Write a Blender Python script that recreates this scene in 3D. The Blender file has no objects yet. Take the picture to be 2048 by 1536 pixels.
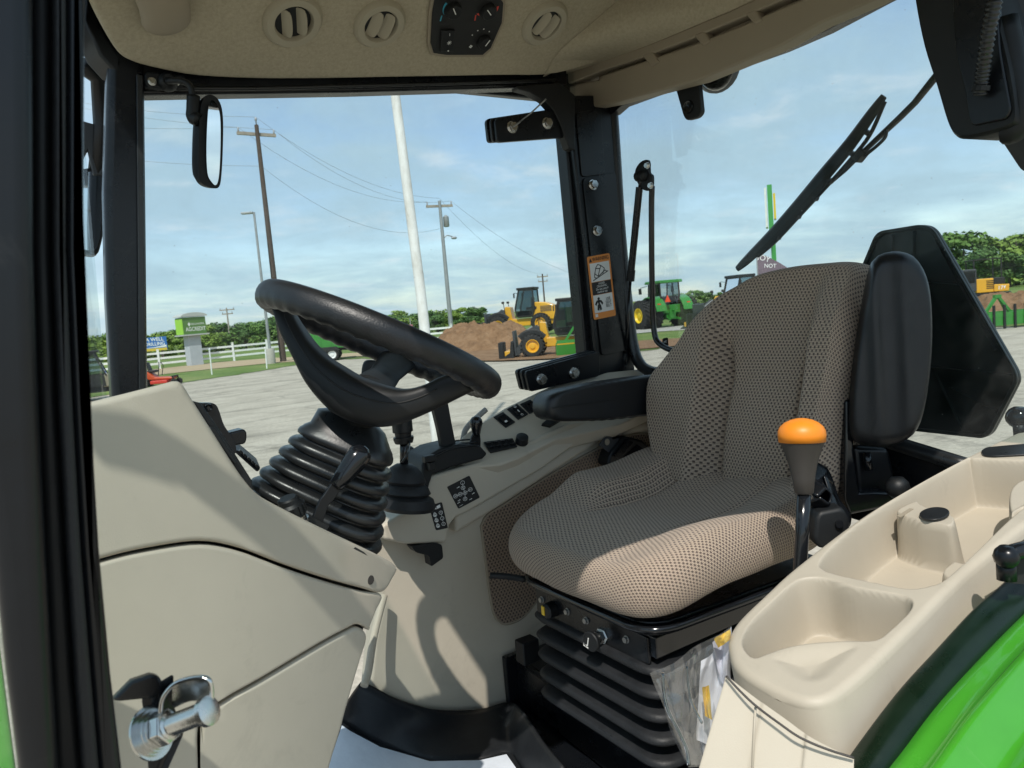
import bpy, bmesh, math, random
import numpy as np
from math import sin, cos, tan, pi, radians, atan, sqrt
from mathutils import Vector, Matrix, noise
random.seed(7)
SC = bpy.context.scene
COL = SC.collection
V = Vector

# ------------------------------------------------------------------ camera
CAM_H = 2.10
FPX = 1500.0
YAW, PITCH, ROLL = radians(33), atan(146/1500), atan(.085)
_F0 = V((sin(YAW), cos(YAW), 0)); _R0 = V((cos(YAW), -sin(YAW), 0)); _Z = V((0, 0, 1))
CF = _F0*cos(PITCH) - _Z*sin(PITCH); _U0 = _F0*sin(PITCH) + _Z*cos(PITCH)
CR = _R0*cos(ROLL) - _U0*sin(ROLL); CU = _R0*sin(ROLL) + _U0*cos(ROLL)
CC = V((0, 0, CAM_H))
cam = bpy.data.cameras.new("camera"); camo = bpy.data.objects.new("camera", cam); COL.objects.link(camo)
m = Matrix((CR, CU, -CF)).transposed().to_4x4(); m.translation = CC
camo.matrix_world = m
cam.sensor_width = 36; cam.lens = FPX/2048*36
cam.clip_start = .02; cam.clip_end = 5000
cam.dof.use_dof = True; cam.dof.focus_distance = 1.6; cam.dof.aperture_fstop = 14
SC.camera = camo

# ------------------------------------------------------------------ sky, sun, exposure
SUN_EL, SUN_AZ = radians(53.6), radians(228.3)    # azimuth of the sun seen from above: 0 = +X, counter-clockwise
sd = V((cos(SUN_EL)*cos(SUN_AZ), cos(SUN_EL)*sin(SUN_AZ), sin(SUN_EL)))
W = bpy.data.worlds.new("World"); SC.world = W; W.use_nodes = True
nt = W.node_tree; nt.nodes.clear()
def N(t, **k):
    n = nt.nodes.new(t)
    for a, b in k.items(): setattr(n, a, b)
    return n
out = N('ShaderNodeOutputWorld'); bg = N('ShaderNodeBackground'); sky = N('ShaderNodeTexSky')
sky.sky_type = 'NISHITA'; sky.sun_disc = False; sky.sun_elevation = SUN_EL
sky.sun_rotation = pi/2 - SUN_AZ; sky.air_density = 1.0; sky.dust_density = .5; sky.ozone_density = 1.6
bg.inputs['Strength'].default_value = .125
tc = N('ShaderNodeTexCoord')
sep = N('ShaderNodeSeparateXYZ'); nt.links.new(tc.outputs['Generated'], sep.inputs[0])
# cloud layer: project the direction on a flat ceiling so clouds shrink towards the horizon
ad = N('ShaderNodeMath', operation='ADD'); ad.inputs[1].default_value = .17; nt.links.new(sep.outputs['Z'], ad.inputs[0])
mx = N('ShaderNodeMath', operation='MAXIMUM'); mx.inputs[1].default_value = .03; nt.links.new(ad.outputs[0], mx.inputs[0])
dv = N('ShaderNodeVectorMath', operation='DIVIDE'); nt.links.new(tc.outputs['Generated'], dv.inputs[0])
cb = N('ShaderNodeCombineXYZ')
for i in range(3): nt.links.new(mx.outputs[0], cb.inputs[i])
nt.links.new(cb.outputs[0], dv.inputs[1])
def cloud(scale, lo, hi, detail, sx, off):
    mp = N('ShaderNodeMapping'); mp.inputs['Scale'].default_value = (sx, 1, 1); mp.inputs['Location'].default_value = off
    mp.inputs['Rotation'].default_value = (0, 0, radians(40))
    nt.links.new(dv.outputs[0], mp.inputs[0])
    n = N('ShaderNodeTexNoise'); n.inputs['Scale'].default_value = scale; n.inputs['Detail'].default_value = detail
    n.inputs['Roughness'].default_value = .56; n.inputs['Distortion'].default_value = .3
    nt.links.new(mp.outputs[0], n.inputs['Vector'])
    r = N('ShaderNodeMapRange', interpolation_type='SMOOTHSTEP'); r.inputs['From Min'].default_value = lo; r.inputs['From Max'].default_value = hi
    nt.links.new(n.outputs['Fac'], r.inputs['Value']); return r.outputs[0]
c1 = cloud(1.7, .10, .66, 9, .8, (3.1, 1.7, 0)); c2 = cloud(3.8, .46, .78, 7, 1.0, (8.2, 4.4, 0))
c3 = cloud(1.6, .42, .62, 6, .8, (1.2, 9.1, 0))
m1 = N('ShaderNodeMixRGB', blend_type='MIX'); m1.inputs[2].default_value = (3.0, 4.05, 4.75, 1)
def mul(a, k):
    n = N('ShaderNodeMath', operation='MULTIPLY'); nt.links.new(a, n.inputs[0])
    if isinstance(k, float): n.inputs[1].default_value = k
    else: nt.links.new(k, n.inputs[1])
    return n.outputs[0]
nt.links.new(sky.outputs[0], m1.inputs[1]); nt.links.new(mul(c1, .95), m1.inputs[0])
m2 = N('ShaderNodeMixRGB', blend_type='MIX'); m2.inputs[2].default_value = (5.3, 5.65, 5.9, 1)
nt.links.new(m1.outputs[0], m2.inputs[1]); nt.links.new(mul(mul(c2, c3), .62), m2.inputs[0])
nt.links.new(m2.outputs[0], bg.inputs['Color']); nt.links.new(bg.outputs[0], out.inputs['Surface'])
sl = bpy.data.lights.new("sun", 'SUN'); sl.energy = 3.0; sl.angle = radians(.53); sl.color = (1, .95, .87)
so = bpy.data.objects.new("sun", sl); COL.objects.link(so); so.location = sd*60
so.rotation_euler = sd.to_track_quat('Z', 'Y').to_euler()
SC.view_settings.view_transform = 'Standard'; SC.view_settings.look = 'None'
SC.view_settings.exposure = .5; SC.view_settings.gamma = 1; SC.view_settings.use_curve_mapping = False
SC.cycles.max_bounces = 10; SC.cycles.diffuse_bounces = 5; SC.cycles.transparent_max_bounces = 24
SC.cycles.use_denoising = True
SC.cycles.sample_clamp_indirect = 6; SC.cycles.caustics_reflective = False; SC.cycles.caustics_refractive = False

# ------------------------------------------------------------------ helpers
def ray(x, y): return CF + CR*((x-1024)/FPX) + CU*((768-y)/FPX)
def PD(x, y, d): return CC + ray(x, y)*d                    # at a distance along the view axis
def PL(x, y, ax, v):
    k = ray(x, y); return CC + k*((v-CC[ax])/k[ax])
def PX(x, y, v): return PL(x, y, 0, v)
def PY(x, y, v): return PL(x, y, 1, v)
def PZ(x, y, v): return PL(x, y, 2, v)
def PG(x, y): return PL(x, y, 2, 0.0)
def PP(x, y, o, n):                                         # on a plane through o with normal n
    k = ray(x, y); return CC + k*((V(o)-CC).dot(V(n))/k.dot(V(n)))
def proj(p):
    q = V(p)-CC; d = q.dot(CF); return (1024+FPX*q.dot(CR)/d, 768-FPX*q.dot(CU)/d, d)
def crv(pts, n=6, closed=False):                            # Catmull-Rom through points of any dimension
    pts = [V(p) for p in pts]; L = len(pts); r = []
    for i in range(L if closed else L-1):
        if closed: a, b, c, d = pts[i-1], pts[i], pts[(i+1) % L], pts[(i+2) % L]
        else:
            b, c = pts[i], pts[i+1]; a = pts[i-1] if i else b*2-c; d = pts[i+2] if i+2 < L else c*2-b
        for k in range(n):
            t = k/n
            r.append(.5*((2*b)+(c-a)*t+(2*a-5*b+4*c-d)*t*t+(3*b-a-3*c+d)*t**3))
    if not closed: r.append(pts[-1])
    return r
def rnd_poly(pts, rad, n=5):                                # round the corners of a closed polygon
    pts = [V(p) for p in pts]; L = len(pts); r = []
    for i in range(L):
        p = pts[i]; a = pts[i-1]-p; b = pts[(i+1) % L]-p
        k = rad[i] if isinstance(rad, (list, tuple)) else rad
        k = min(k, a.length*.48, b.length*.48)
        if k <= 1e-6: r.append(p); continue
        A = p+a.normalized()*k; B = p+b.normalized()*k
        for j in range(n+1):
            t = j/n; r.append(A*(1-t)**2+p*2*t*(1-t)+B*t*t)
    return r
def frame(d, up=(0, 0, 1)):
    d = V(d).normalized(); u = V(up)
    if abs(d.dot(u)) > .98: u = V((1, 0, 0))
    s = d.cross(u).normalized(); return s, s.cross(d).normalized(), d

class MB:
    def __init__(s): s.bm = bmesh.new(); s.uv = None
    def face(s, vs):
        try: return s.bm.faces.new(vs)
        except ValueError: return None
    def poly(s, pts): s.face([s.bm.verts.new(p) for p in pts]); return s
    def prism(s, pts, vec):
        vec = V(vec); a = [s.bm.verts.new(p) for p in pts]; b = [s.bm.verts.new(V(p)+vec) for p in pts]
        s.face(a[::-1]); s.face(b); n = len(a)
        for i in range(n): s.face([a[i], a[(i+1) % n], b[(i+1) % n], b[i]])
        return s
    def box(s, c, size, ax=None, rz=0):
        c = V(c); x, y, z = ax if ax else (V((cos(rz), sin(rz), 0)), V((-sin(rz), cos(rz), 0)), V((0, 0, 1)))
        x, y, z = V(x)*size[0]/2, V(y)*size[1]/2, V(z)*size[2]/2
        return s.prism([c-x-y-z, c+x-y-z, c+x+y-z, c-x+y-z], z*2)
    def bar(s, a, b, w, h, up=(0, 0, 1)):
        a, b = V(a), V(b); p, q, d = frame(b-a, up); p *= w/2; q *= h/2
        return s.prism([a-p-q, a+p-q, a+p+q, a-p+q], b-a)
    def rings(s, rings, cap=True, closed=True, loop=False):
        R = [[s.bm.verts.new(p) for p in r] for r in rings]
        n = len(R[0]); m_ = len(R)
        for i in range(m_ if loop else m_-1):
            A, B = R[i], R[(i+1) % m_]
            for j in range(n if closed else n-1): s.face([A[j], A[(j+1) % n], B[(j+1) % n], B[j]])
        if cap and not loop: s.face(R[0][::-1]); s.face(R[-1])
        return s
    def tube(s, pts, r, n=10, cap=True, up=(0, 0, 1), loop=False, sq=(1, 1)):
        pts = [V(p) for p in pts]; L = len(pts); rings = []
        pa = None
        for i, p in enumerate(pts):
            if loop: d = pts[(i+1) % L]-pts[i-1]
            else: d = pts[min(i+1, L-1)]-pts[max(i-1, 0)]
            d.normalize()
            if pa is None: pa, pb, _ = frame(d, up)
            else:
                pa = (pa-d*pa.dot(d)).normalized(); pb = pa.cross(d).normalized()*1
            k = r[i] if isinstance(r, (list, tuple)) else r
            rings.append([p+pa*(cos(2*pi*j/n)*k*sq[0])+pb*(sin(2*pi*j/n)*k*sq[1]) for j in range(n)])
        return s.rings(rings, cap, True, loop)
    def lathe(s, o, axis, prof, n=20, cap=True):               # prof: (height, radius)
        a, b, d = frame(axis); o = V(o)
        return s.rings([[o+d*h+a*(cos(2*pi*j/n)*max(r, 1e-5))+b*(sin(2*pi*j/n)*max(r, 1e-5)) for j in range(n)] for h, r in prof], cap)
    def ball(s, c, r, n=12, sc=(1, 1, 1)):
        c = V(c); rr = []
        for i in range(1, n//2):
            t = pi*i/(n//2); rr.append([c+V((sin(t)*cos(2*pi*j/n)*sc[0], sin(t)*sin(2*pi*j/n)*sc[1], -cos(t)*sc[2]))*r for j in range(n)])
        return s.rings(rr)
    def grid(s, f, nu, nv, uvf=None, wrap=False):
        Vt = [[s.bm.verts.new(f(i/(nu-1), j/(nv-1))) for j in range(nv)] for i in range(nu)]
        if uvf and not s.uv: s.uv = s.bm.loops.layers.uv.new("UVMap")
        for i in range(nu-1):
            for j in range(nv-1):
                fc = s.face([Vt[i][j], Vt[i+1][j], Vt[i+1][j+1], Vt[i][j+1]])
                if uvf and fc:
                    for lp, (a, b) in zip(fc.loops, ((i, j), (i+1, j), (i+1, j+1), (i, j+1))): lp[s.uv].uv = uvf(a/(nu-1), b/(nv-1))
        return s
    def addmesh(s, me, mat):
        k = len(s.bm.verts); s.bm.from_mesh(me); s.bm.verts.ensure_lookup_table()
        bmesh.ops.transform(s.bm, matrix=mat, verts=s.bm.verts[k:]); return s
    def xf(s, mat): bmesh.ops.transform(s.bm, matrix=mat, verts=s.bm.verts); return s
    def mesh(s, name, mat, off=None, smooth=False, weld=False):
        if weld: bmesh.ops.remove_doubles(s.bm, verts=s.bm.verts, dist=1e-5)
        bmesh.ops.recalc_face_normals(s.bm, faces=s.bm.faces)
        me = bpy.data.meshes.new(name)
        if off is not None:
            for v in s.bm.verts: v.co -= off
        s.bm.to_mesh(me); s.bm.free()
        me.materials.append(mat)
        if smooth:
            me.shade_smooth()
            if smooth is not True: me.set_sharp_from_angle(angle=radians(smooth))
        return me

class Thing:
    def __init__(s, name, label, cat, loc=(0, 0, 0), rz=0, group=None, local=False, sc=1):
        s.o = bpy.data.objects.new(name, None); COL.objects.link(s.o); s.o.empty_display_size = .05
        s.loc = V(loc); s.o.location = loc; s.o.rotation_euler = (0, 0, rz); s.o.scale = (sc,)*3
        s.o['label'] = label; s.o['category'] = cat; s.local = local
        if group: s.o['group'] = group
    def part(s, name, mb, mat, parent=None, smooth=False, bev=0, seg=3, label=None, weld=False, sub=0, lim=35, stuff=False):
        me = mb if isinstance(mb, bpy.types.Mesh) else mb.mesh(name, mat, None if s.local else s.loc, smooth or bool(bev), weld)
        o = bpy.data.objects.new(name, me); COL.objects.link(o); o.parent = parent or s.o
        fin(o, bev, seg, sub, lim)
        if label: o['label'] = label
        if stuff: o['kind'] = 'stuff'
        return o
def fin(o, bev=0, seg=3, sub=0, lim=35):
    if bev:
        b = o.modifiers.new('bevel', 'BEVEL'); b.width = bev; b.segments = seg; b.limit_method = 'ANGLE'
        b.angle_limit = radians(lim); b.harden_normals = True; b.use_clamp_overlap = True
    if sub:
        b = o.modifiers.new('sub', 'SUBSURF'); b.levels = sub; b.render_levels = sub
def single(name, mb, mat, label, cat, group=None, smooth=False, bev=0, seg=3, weld=False, sub=0, lim=35, kind=None):
    me = mb.mesh(name, mat, None, smooth or bool(bev), weld); o = bpy.data.objects.new(name, me); COL.objects.link(o)
    fin(o, bev, seg, sub, lim)
    if kind: o['kind'] = kind
    if label: o['label'] = label; o['category'] = cat
    if group: o['group'] = group
    return o
def struct(name, mb, mat, smooth=False):
    return single(name, mb, mat, None, None, smooth=smooth, kind='structure')
def dup(root, loc, rz=None, label=None, sc=None):
    r = root.copy(); COL.objects.link(r); r.location = loc
    if rz is not None: r.rotation_euler = (0, 0, rz)
    if sc is not None: r.scale = sc if isinstance(sc, (tuple, list)) else (sc,)*3
    if label: r['label'] = label
    for ch in list(root.children):
        c = ch.copy(); COL.objects.link(c); c.parent = r
        for g in list(ch.children):
            d = g.copy(); COL.objects.link(d); d.parent = c
    return r
_tc = {}
def text_into(mb, s, o, right, up, size, lift=.0006, align='CENTER', bold=0, squeeze=1):
    """flat lettering: size = cap height"""
    k = (s, align, bold)
    if k not in _tc:
        cu = bpy.data.curves.new("t", 'FONT'); cu.body = s; cu.align_x = align; cu.align_y = 'CENTER'; cu.size = 1.4
        cu.offset = bold; cu.resolution_u = 3
        ob = bpy.data.objects.new("t", cu); COL.objects.link(ob)
        bpy.context.view_layer.update()
        _tc[k] = bpy.data.meshes.new_from_object(ob.evaluated_get(bpy.context.evaluated_depsgraph_get()))
        bpy.data.objects.remove(ob); bpy.data.curves.remove(cu)
    right, up = V(right).normalized(), V(up).normalized(); nrm = right.cross(up).normalized(); up = nrm.cross(right)
    M = Matrix((right*size*squeeze, up*size, nrm*size)).transposed().to_4x4(); M.translation = V(o)+nrm*lift
    return mb.addmesh(_tc[k], M)

def mat(name, col, rough=.5, metal=0, bump=0, bscale=200, var=0, vscale=8, spec=.5, coat=0, alpha=None, det=3, coatr=.05, wear=0):
    mt = bpy.data.materials.new(name); mt.use_nodes = True; t = mt.node_tree; p = t.nodes['Principled BSDF']
    p.inputs['Base Color'].default_value = (*col, 1); p.inputs['Roughness'].default_value = rough; p.inputs['Metallic'].default_value = metal
    p.inputs['Specular IOR Level'].default_value = spec; p.inputs['Coat Weight'].default_value = coat; p.inputs['Coat Roughness'].default_value = coatr
    def nn(x): return t.nodes.new(x)
    co = nn('ShaderNodeTexCoord')
    if var:
        n = nn('ShaderNodeTexNoise'); n.inputs['Scale'].default_value = vscale; n.inputs['Detail'].default_value = 6; n.inputs['Roughness'].default_value = .65
        t.links.new(co.outputs['Object'], n.inputs['Vector'])
        mr = nn('ShaderNodeMapRange'); mr.inputs['From Min'].default_value = .3; mr.inputs['From Max'].default_value = .7
        mr.inputs['To Min'].default_value = 1-var; mr.inputs['To Max'].default_value = 1+var
        t.links.new(n.outputs['Fac'], mr.inputs['Value'])
        mm = nn('ShaderNodeVectorMath'); mm.operation = 'SCALE'; mm.inputs[0].default_value = col
        t.links.new(mr.outputs[0], mm.inputs['Scale']); t.links.new(mm.outputs[0], p.inputs['Base Color'])
        mr2 = nn('ShaderNodeMapRange'); mr2.inputs['From Min'].default_value = .3; mr2.inputs['From Max'].default_value = .7
        mr2.inputs['To Min'].default_value = max(rough-.08, .02); mr2.inputs['To Max'].default_value = min(rough+.1, 1)
        t.links.new(n.outputs['Fac'], mr2.inputs['Value']); t.links.new(mr2.outputs[0], p.inputs['Roughness'])
    if wear:
        n4 = nn('ShaderNodeTexNoise'); n4.inputs['Scale'].default_value = wear[1]; n4.inputs['Detail'].default_value = 9; n4.inputs['Roughness'].default_value = .72; n4.inputs['Distortion'].default_value = 1.2
        mpw = nn('ShaderNodeMapping'); mpw.inputs['Scale'].default_value = (1, .45, 1); mpw.inputs['Rotation'].default_value = (.4, .3, .6); t.links.new(co.outputs['Object'], mpw.inputs[0]); t.links.new(mpw.outputs[0], n4.inputs['Vector'])
        mrw = nn('ShaderNodeMapRange'); mrw.inputs['From Min'].default_value = .58; mrw.inputs['From Max'].default_value = .74; mrw.inputs['To Max'].default_value = wear[0]; t.links.new(n4.outputs['Fac'], mrw.inputs['Value'])
        mxw = nn('ShaderNodeMixRGB'); mxw.inputs[2].default_value = (*wear[2], 1); t.links.new(mrw.outputs[0], mxw.inputs[0])
        src = p.inputs['Base Color'].links
        if src: t.links.new(src[0].from_socket, mxw.inputs[1])
        else: mxw.inputs[1].default_value = (*col, 1)
        t.links.new(mxw.outputs[0], p.inputs['Base Color'])
    if bump:
        n2 = nn('ShaderNodeTexNoise'); n2.inputs['Scale'].default_value = bscale; n2.inputs['Detail'].default_value = det
        t.links.new(co.outputs['Object'], n2.inputs['Vector'])
        b = nn('ShaderNodeBump'); b.inputs['Strength'].default_value = bump; b.inputs['Distance'].default_value = .6/bscale
        t.links.new(n2.outputs['Fac'], b.inputs['Height']); t.links.new(b.outputs[0], p.inputs['Normal'])
    return mt
def ramp_mat(name, stops, scale, rough=.9, bump=.4, bscale=None, stretch=(1, 1, 1), detail=8, dist=.05, extra=None):
    mt = bpy.data.materials.new(name); mt.use_nodes = True; t = mt.node_tree; p = t.nodes['Principled BSDF']
    p.inputs['Roughness'].default_value = rough; p.inputs['Specular IOR Level'].default_value = .2
    co = t.nodes.new('ShaderNodeTexCoord'); mp = t.nodes.new('ShaderNodeMapping'); mp.inputs['Scale'].default_value = stretch
    t.links.new(co.outputs['Object'], mp.inputs[0])
    n = t.nodes.new('ShaderNodeTexNoise'); n.inputs['Scale'].default_value = scale; n.inputs['Detail'].default_value = detail; n.inputs['Roughness'].default_value = .7
    t.links.new(mp.outputs[0], n.inputs['Vector'])
    cr = t.nodes.new('ShaderNodeValToRGB'); e = cr.color_ramp.elements
    while len(e) < len(stops): e.new(.5)
    for i, (pos, c) in enumerate(stops): e[i].position = pos; e[i].color = (*c, 1)
    t.links.new(n.outputs['Fac'], cr.inputs[0]); last = cr.outputs[0]
    if extra:
        last = extra(t, co, last)
    t.links.new(last, p.inputs['Base Color'])
    if bump:
        n2 = t.nodes.new('ShaderNodeTexNoise'); n2.inputs['Scale'].default_value = bscale or scale*4; n2.inputs['Detail'].default_value = 6
        t.links.new(co.outputs['Object'], n2.inputs['Vector'])
        b = t.nodes.new('ShaderNodeBump'); b.inputs['Strength'].default_value = bump; b.inputs['Distance'].default_value = dist
        t.links.new(n2.outputs['Fac'], b.inputs['Height']); t.links.new(b.outputs[0], p.inputs['Normal'])
    return mt
def glass_mat(name, tint, refl, dust=0.0, rough=0.0, dcol=(.8, .8, .78)):
    mt = bpy.data.materials.new(name); mt.use_nodes = True; t = mt.node_tree; t.nodes.clear()
    o = t.nodes.new('ShaderNodeOutputMaterial'); tr = t.nodes.new('ShaderNodeBsdfTransparent'); tr.inputs[0].default_value = (*tint, 1)
    g = t.nodes.new('ShaderNodeBsdfGlossy'); g.inputs['Roughness'].default_value = rough; g.inputs[0].default_value = (1, 1, 1, 1)
    lw = t.nodes.new('ShaderNodeFresnel'); lw.inputs['IOR'].default_value = 1.45
    k = t.nodes.new('ShaderNodeMath'); k.operation = 'MULTIPLY'; k.inputs[1].default_value = refl; t.links.new(lw.outputs[0], k.inputs[0])
    mx_ = t.nodes.new('ShaderNodeMixShader'); t.links.new(k.outputs[0], mx_.inputs[0]); t.links.new(tr.outputs[0], mx_.inputs[1]); t.links.new(g.outputs[0], mx_.inputs[2])
    last = mx_.outputs[0]
    if dust:
        df = t.nodes.new('ShaderNodeBsdfDiffuse'); df.inputs[0].default_value = (*dcol, 1)
        co = t.nodes.new('ShaderNodeTexCoord'); n = t.nodes.new('ShaderNodeTexNoise'); n.inputs['Scale'].default_value = 6; n.inputs['Detail'].default_value = 10; n.inputs['Roughness'].default_value = .7
        t.links.new(co.outputs['Object'], n.inputs['Vector'])
        r = t.nodes.new('ShaderNodeMapRange'); r.inputs['From Min'].default_value = .35; r.inputs['From Max'].default_value = .8; r.inputs['To Max'].default_value = dust
        t.links.new(n.outputs['Fac'], r.inputs['Value'])
        vo = t.nodes.new('ShaderNodeTexVoronoi'); vo.inputs['Scale'].default_value = 38; t.links.new(co.outputs['Object'], vo.inputs['Vector'])
        n3 = t.nodes.new('ShaderNodeTexNoise'); n3.inputs['Scale'].default_value = 9; t.links.new(co.outputs['Object'], n3.inputs['Vector'])
        sub = t.nodes.new('ShaderNodeMapRange'); sub.inputs['From Min'].default_value = .055; sub.inputs['From Max'].default_value = .04; sub.inputs['To Min'].default_value = 0; sub.inputs['To Max'].default_value = .38
        t.links.new(vo.outputs['Distance'], sub.inputs['Value'])
        mk = t.nodes.new('ShaderNodeMath'); mk.operation = 'GREATER_THAN'; mk.inputs[1].default_value = .52; t.links.new(n3.outputs['Fac'], mk.inputs[0])
        mm = t.nodes.new('ShaderNodeMath'); mm.operation = 'MULTIPLY'; t.links.new(sub.outputs[0], mm.inputs[0]); t.links.new(mk.outputs[0], mm.inputs[1])
        a_ = t.nodes.new('ShaderNodeMath'); a_.operation = 'ADD'; a_.use_clamp = True; t.links.new(r.outputs[0], a_.inputs[0]); t.links.new(mm.outputs[0], a_.inputs[1])
        m3 = t.nodes.new('ShaderNodeMixShader'); t.links.new(a_.outputs[0], m3.inputs[0]); t.links.new(last, m3.inputs[1]); t.links.new(df.outputs[0], m3.inputs[2]); last = m3.outputs[0]
    t.links.new(last, o.inputs[0]); return mt

# interior materials
TAN = mat('tan_plastic', (.51, .46, .375), .50, bump=.16, bscale=620, var=.055, vscale=3.5, spec=.35, wear=(.22, 6, (.20, .18, .14)))
TAN_CONSOLE = mat('warm_tan_plastic', (.455, .405, .325), .46, bump=.16, bscale=620, var=.06, vscale=5, spec=.35, wear=(.25, 9, (.22, .19, .15)))
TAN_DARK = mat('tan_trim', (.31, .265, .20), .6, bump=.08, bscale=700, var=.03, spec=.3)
BLK = mat('black_plastic', (.007, .008, .009), .5, bump=.12, bscale=700, var=.12, vscale=12, spec=.4)
BLK_GLOSS = mat('gloss_black', (.008, .009, .011), .12, var=.05, vscale=20, spec=.5)
BLK_PAINT = mat('black_paint', (.005, .006, .008), .28, var=.15, vscale=6, spec=.38, bump=.02, bscale=60, wear=(.5, 10, (.035, .036, .036)))
RUBBER = mat('black_rubber', (.015, .016, .017), .32, bump=.10, bscale=350, var=.2, vscale=25, spec=.5)
RUBBER_MATT = mat('matt_rubber', (.011, .012, .014), .55, bump=.22, bscale=260, var=.25, vscale=20, spec=.4)
VINYL = mat('black_vinyl', (.008, .009, .011), .40, bump=.30, bscale=420, var=.08, vscale=20, spec=.5)
CHROME = mat('zinc_steel', (.62, .62, .60), .22, metal=1, bump=.05, bscale=60, var=.12, vscale=30)
DULL = mat('dull_steel', (.35, .35, .34), .45, metal=1, var=.2, vscale=40)
ORANGE = mat('orange_plastic', (.80, .245, .012), .44, bump=.03, bscale=200, var=.03)
GREY_KNOB = mat('dark_grey_plastic', (.045, .040, .036), .55, bump=.08, bscale=500, var=.06)
GREEN_PAINT = mat('green_fender_paint', (.05, .29, .02), .22, var=.09, vscale=5, coat=.7, bump=.015, bscale=14, wear=(.35, 7, (.30, .42, .22)))
GREEN_DARK = mat('dark_green_paint', (.004, .013, .006), .30, var=.2, vscale=16, spec=.4)
WHITE_INK = mat('white_print', (.78, .78, .76), .6)
PAPER = mat('grey_white_paper', (.62, .66, .72), .8, var=.05, vscale=12, bump=.1, bscale=30)
GLASS = glass_mat('cab_glass', (.90, .935, .935), .16, .05)
GLASS_CLEAR = glass_mat('vehicle_glass', (.45, .55, .58), 1.0)
GLASS_DARK = glass_mat('tinted_cover', (.10, .14, .12), .5, .03)
def mirror_mat():
    return mat('mirror_silver', (.80, .84, .86), .02, metal=1)
MIRROR = mirror_mat()
# ================================================================== OUTDOORS
def lot_extra(t, co, last):
    # dark tyre streaks and pale scuffs along the driving direction
    mp = t.nodes.new('ShaderNodeMapping'); mp.inputs['Scale'].default_value = (.07, .9, 1); mp.inputs['Rotation'].default_value = (0, 0, radians(28))
    t.links.new(co.outputs['Object'], mp.inputs[0])
    n = t.nodes.new('ShaderNodeTexNoise'); n.inputs['Scale'].default_value = 1.6; n.inputs['Detail'].default_value = 7; n.inputs['Roughness'].default_value = .7; n.inputs['Distortion'].default_value = .6
    t.links.new(mp.outputs[0], n.inputs['Vector'])
    r = t.nodes.new('ShaderNodeMapRange'); r.inputs['From Min'].default_value = .52; r.inputs['From Max'].default_value = .72; r.inputs['To Min'].default_value = 1; r.inputs['To Max'].default_value = .50
    t.links.new(n.outputs['Fac'], r.inputs['Value'])
    s = t.nodes.new('ShaderNodeVectorMath'); s.operation = 'SCALE'; t.links.new(last, s.inputs[0]); t.links.new(r.outputs[0], s.inputs['Scale'])
    # cracks and grit
    dn_ = t.nodes.new('ShaderNodeTexNoise'); dn_.inputs['Scale'].default_value = .8; dn_.inputs['Detail'].default_value = 5; t.links.new(co.outputs['Object'], dn_.inputs['Vector'])
    va = t.nodes.new('ShaderNodeVectorMath'); va.operation = 'MULTIPLY_ADD'; va.inputs[1].default_value = (2.2, 2.2, 0); t.links.new(dn_.outputs['Color'], va.inputs[0]); t.links.new(co.outputs['Object'], va.inputs[2])
    vo = t.nodes.new('ShaderNodeTexVoronoi'); vo.feature = 'DISTANCE_TO_EDGE'; vo.inputs['Scale'].default_value = .24; t.links.new(va.outputs[0], vo.inputs['Vector'])
    cr = t.nodes.new('ShaderNodeMapRange'); cr.inputs['From Max'].default_value = .022; cr.inputs['To Min'].default_value = .74; cr.inputs['To Max'].default_value = 1; t.links.new(vo.outputs['Distance'], cr.inputs['Value'])
    gn = t.nodes.new('ShaderNodeTexNoise'); gn.inputs['Scale'].default_value = 14; gn.inputs['Detail'].default_value = 5; gn.inputs['Roughness'].default_value = .8; t.links.new(co.outputs['Object'], gn.inputs['Vector'])
    gr = t.nodes.new('ShaderNodeMapRange'); gr.inputs['From Min'].default_value = .3; gr.inputs['From Max'].default_value = .7; gr.inputs['To Min'].default_value = .72; gr.inputs['To Max'].default_value = 1.2; t.links.new(gn.outputs['Fac'], gr.inputs['Value'])
    mm = t.nodes.new('ShaderNodeMath'); mm.operation = 'MULTIPLY'; t.links.new(cr.outputs[0], mm.inputs[0]); t.links.new(gr.outputs[0], mm.inputs[1])
    s2 = t.nodes.new('ShaderNodeVectorMath'); s2.operation = 'SCALE'; t.links.new(s.outputs[0], s2.inputs[0]); t.links.new(mm.outputs[0], s2.inputs['Scale']); return s2.outputs[0]
LOT = ramp_mat('worn_lot', [(.25, (.31, .272, .218)), (.5, (.43, .38, .31)), (.75, (.51, .455, .375))], .9, bump=.5, bscale=9, dist=.03, extra=lot_extra)
GRASS = ramp_mat('grass', [(.3, (.07, .12, .025)), (.5, (.13, .19, .045)), (.7, (.24, .24, .09))], .35, bump=.8, bscale=6, dist=.06)
DIRT_ROAD = ramp_mat('dirt_road', [(.3, (.34, .25, .15)), (.7, (.46, .36, .24))], .8, bump=.4)
DIRT = ramp_mat('red_dirt', [(.25, (.12, .066, .036)), (.5, (.23, .132, .072)), (.75, (.32, .20, .118))], 1.6, bump=1, bscale=5, dist=.12)
GRAVEL = ramp_mat('gravel', [(.3, (.30, .28, .25)), (.7, (.5, .48, .44))], 2.5, bump=.5)
struct('ground', MB().poly([(-900, -900, 0), (1200, -900, 0), (1200, 1500, 0), (-900, 1500, 0)]), LOT)
def g(x, y, z=0.0): return PZ(x, y, z)
lot_edge = [(-80, 842), (150, 800), (360, 766), (470, 750), (560, 735), (640, 724), (720, 717), (880, 723), (1000, 722), (1100, 718), (1170, 712), (1270, 702), (1400, 690), (1900, 657), (2048, 652), (2300, 634)]
ed = [g(p.x, p.y, .02) for p in crv([V(q+(0,)) for q in lot_edge], 14)]
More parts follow.
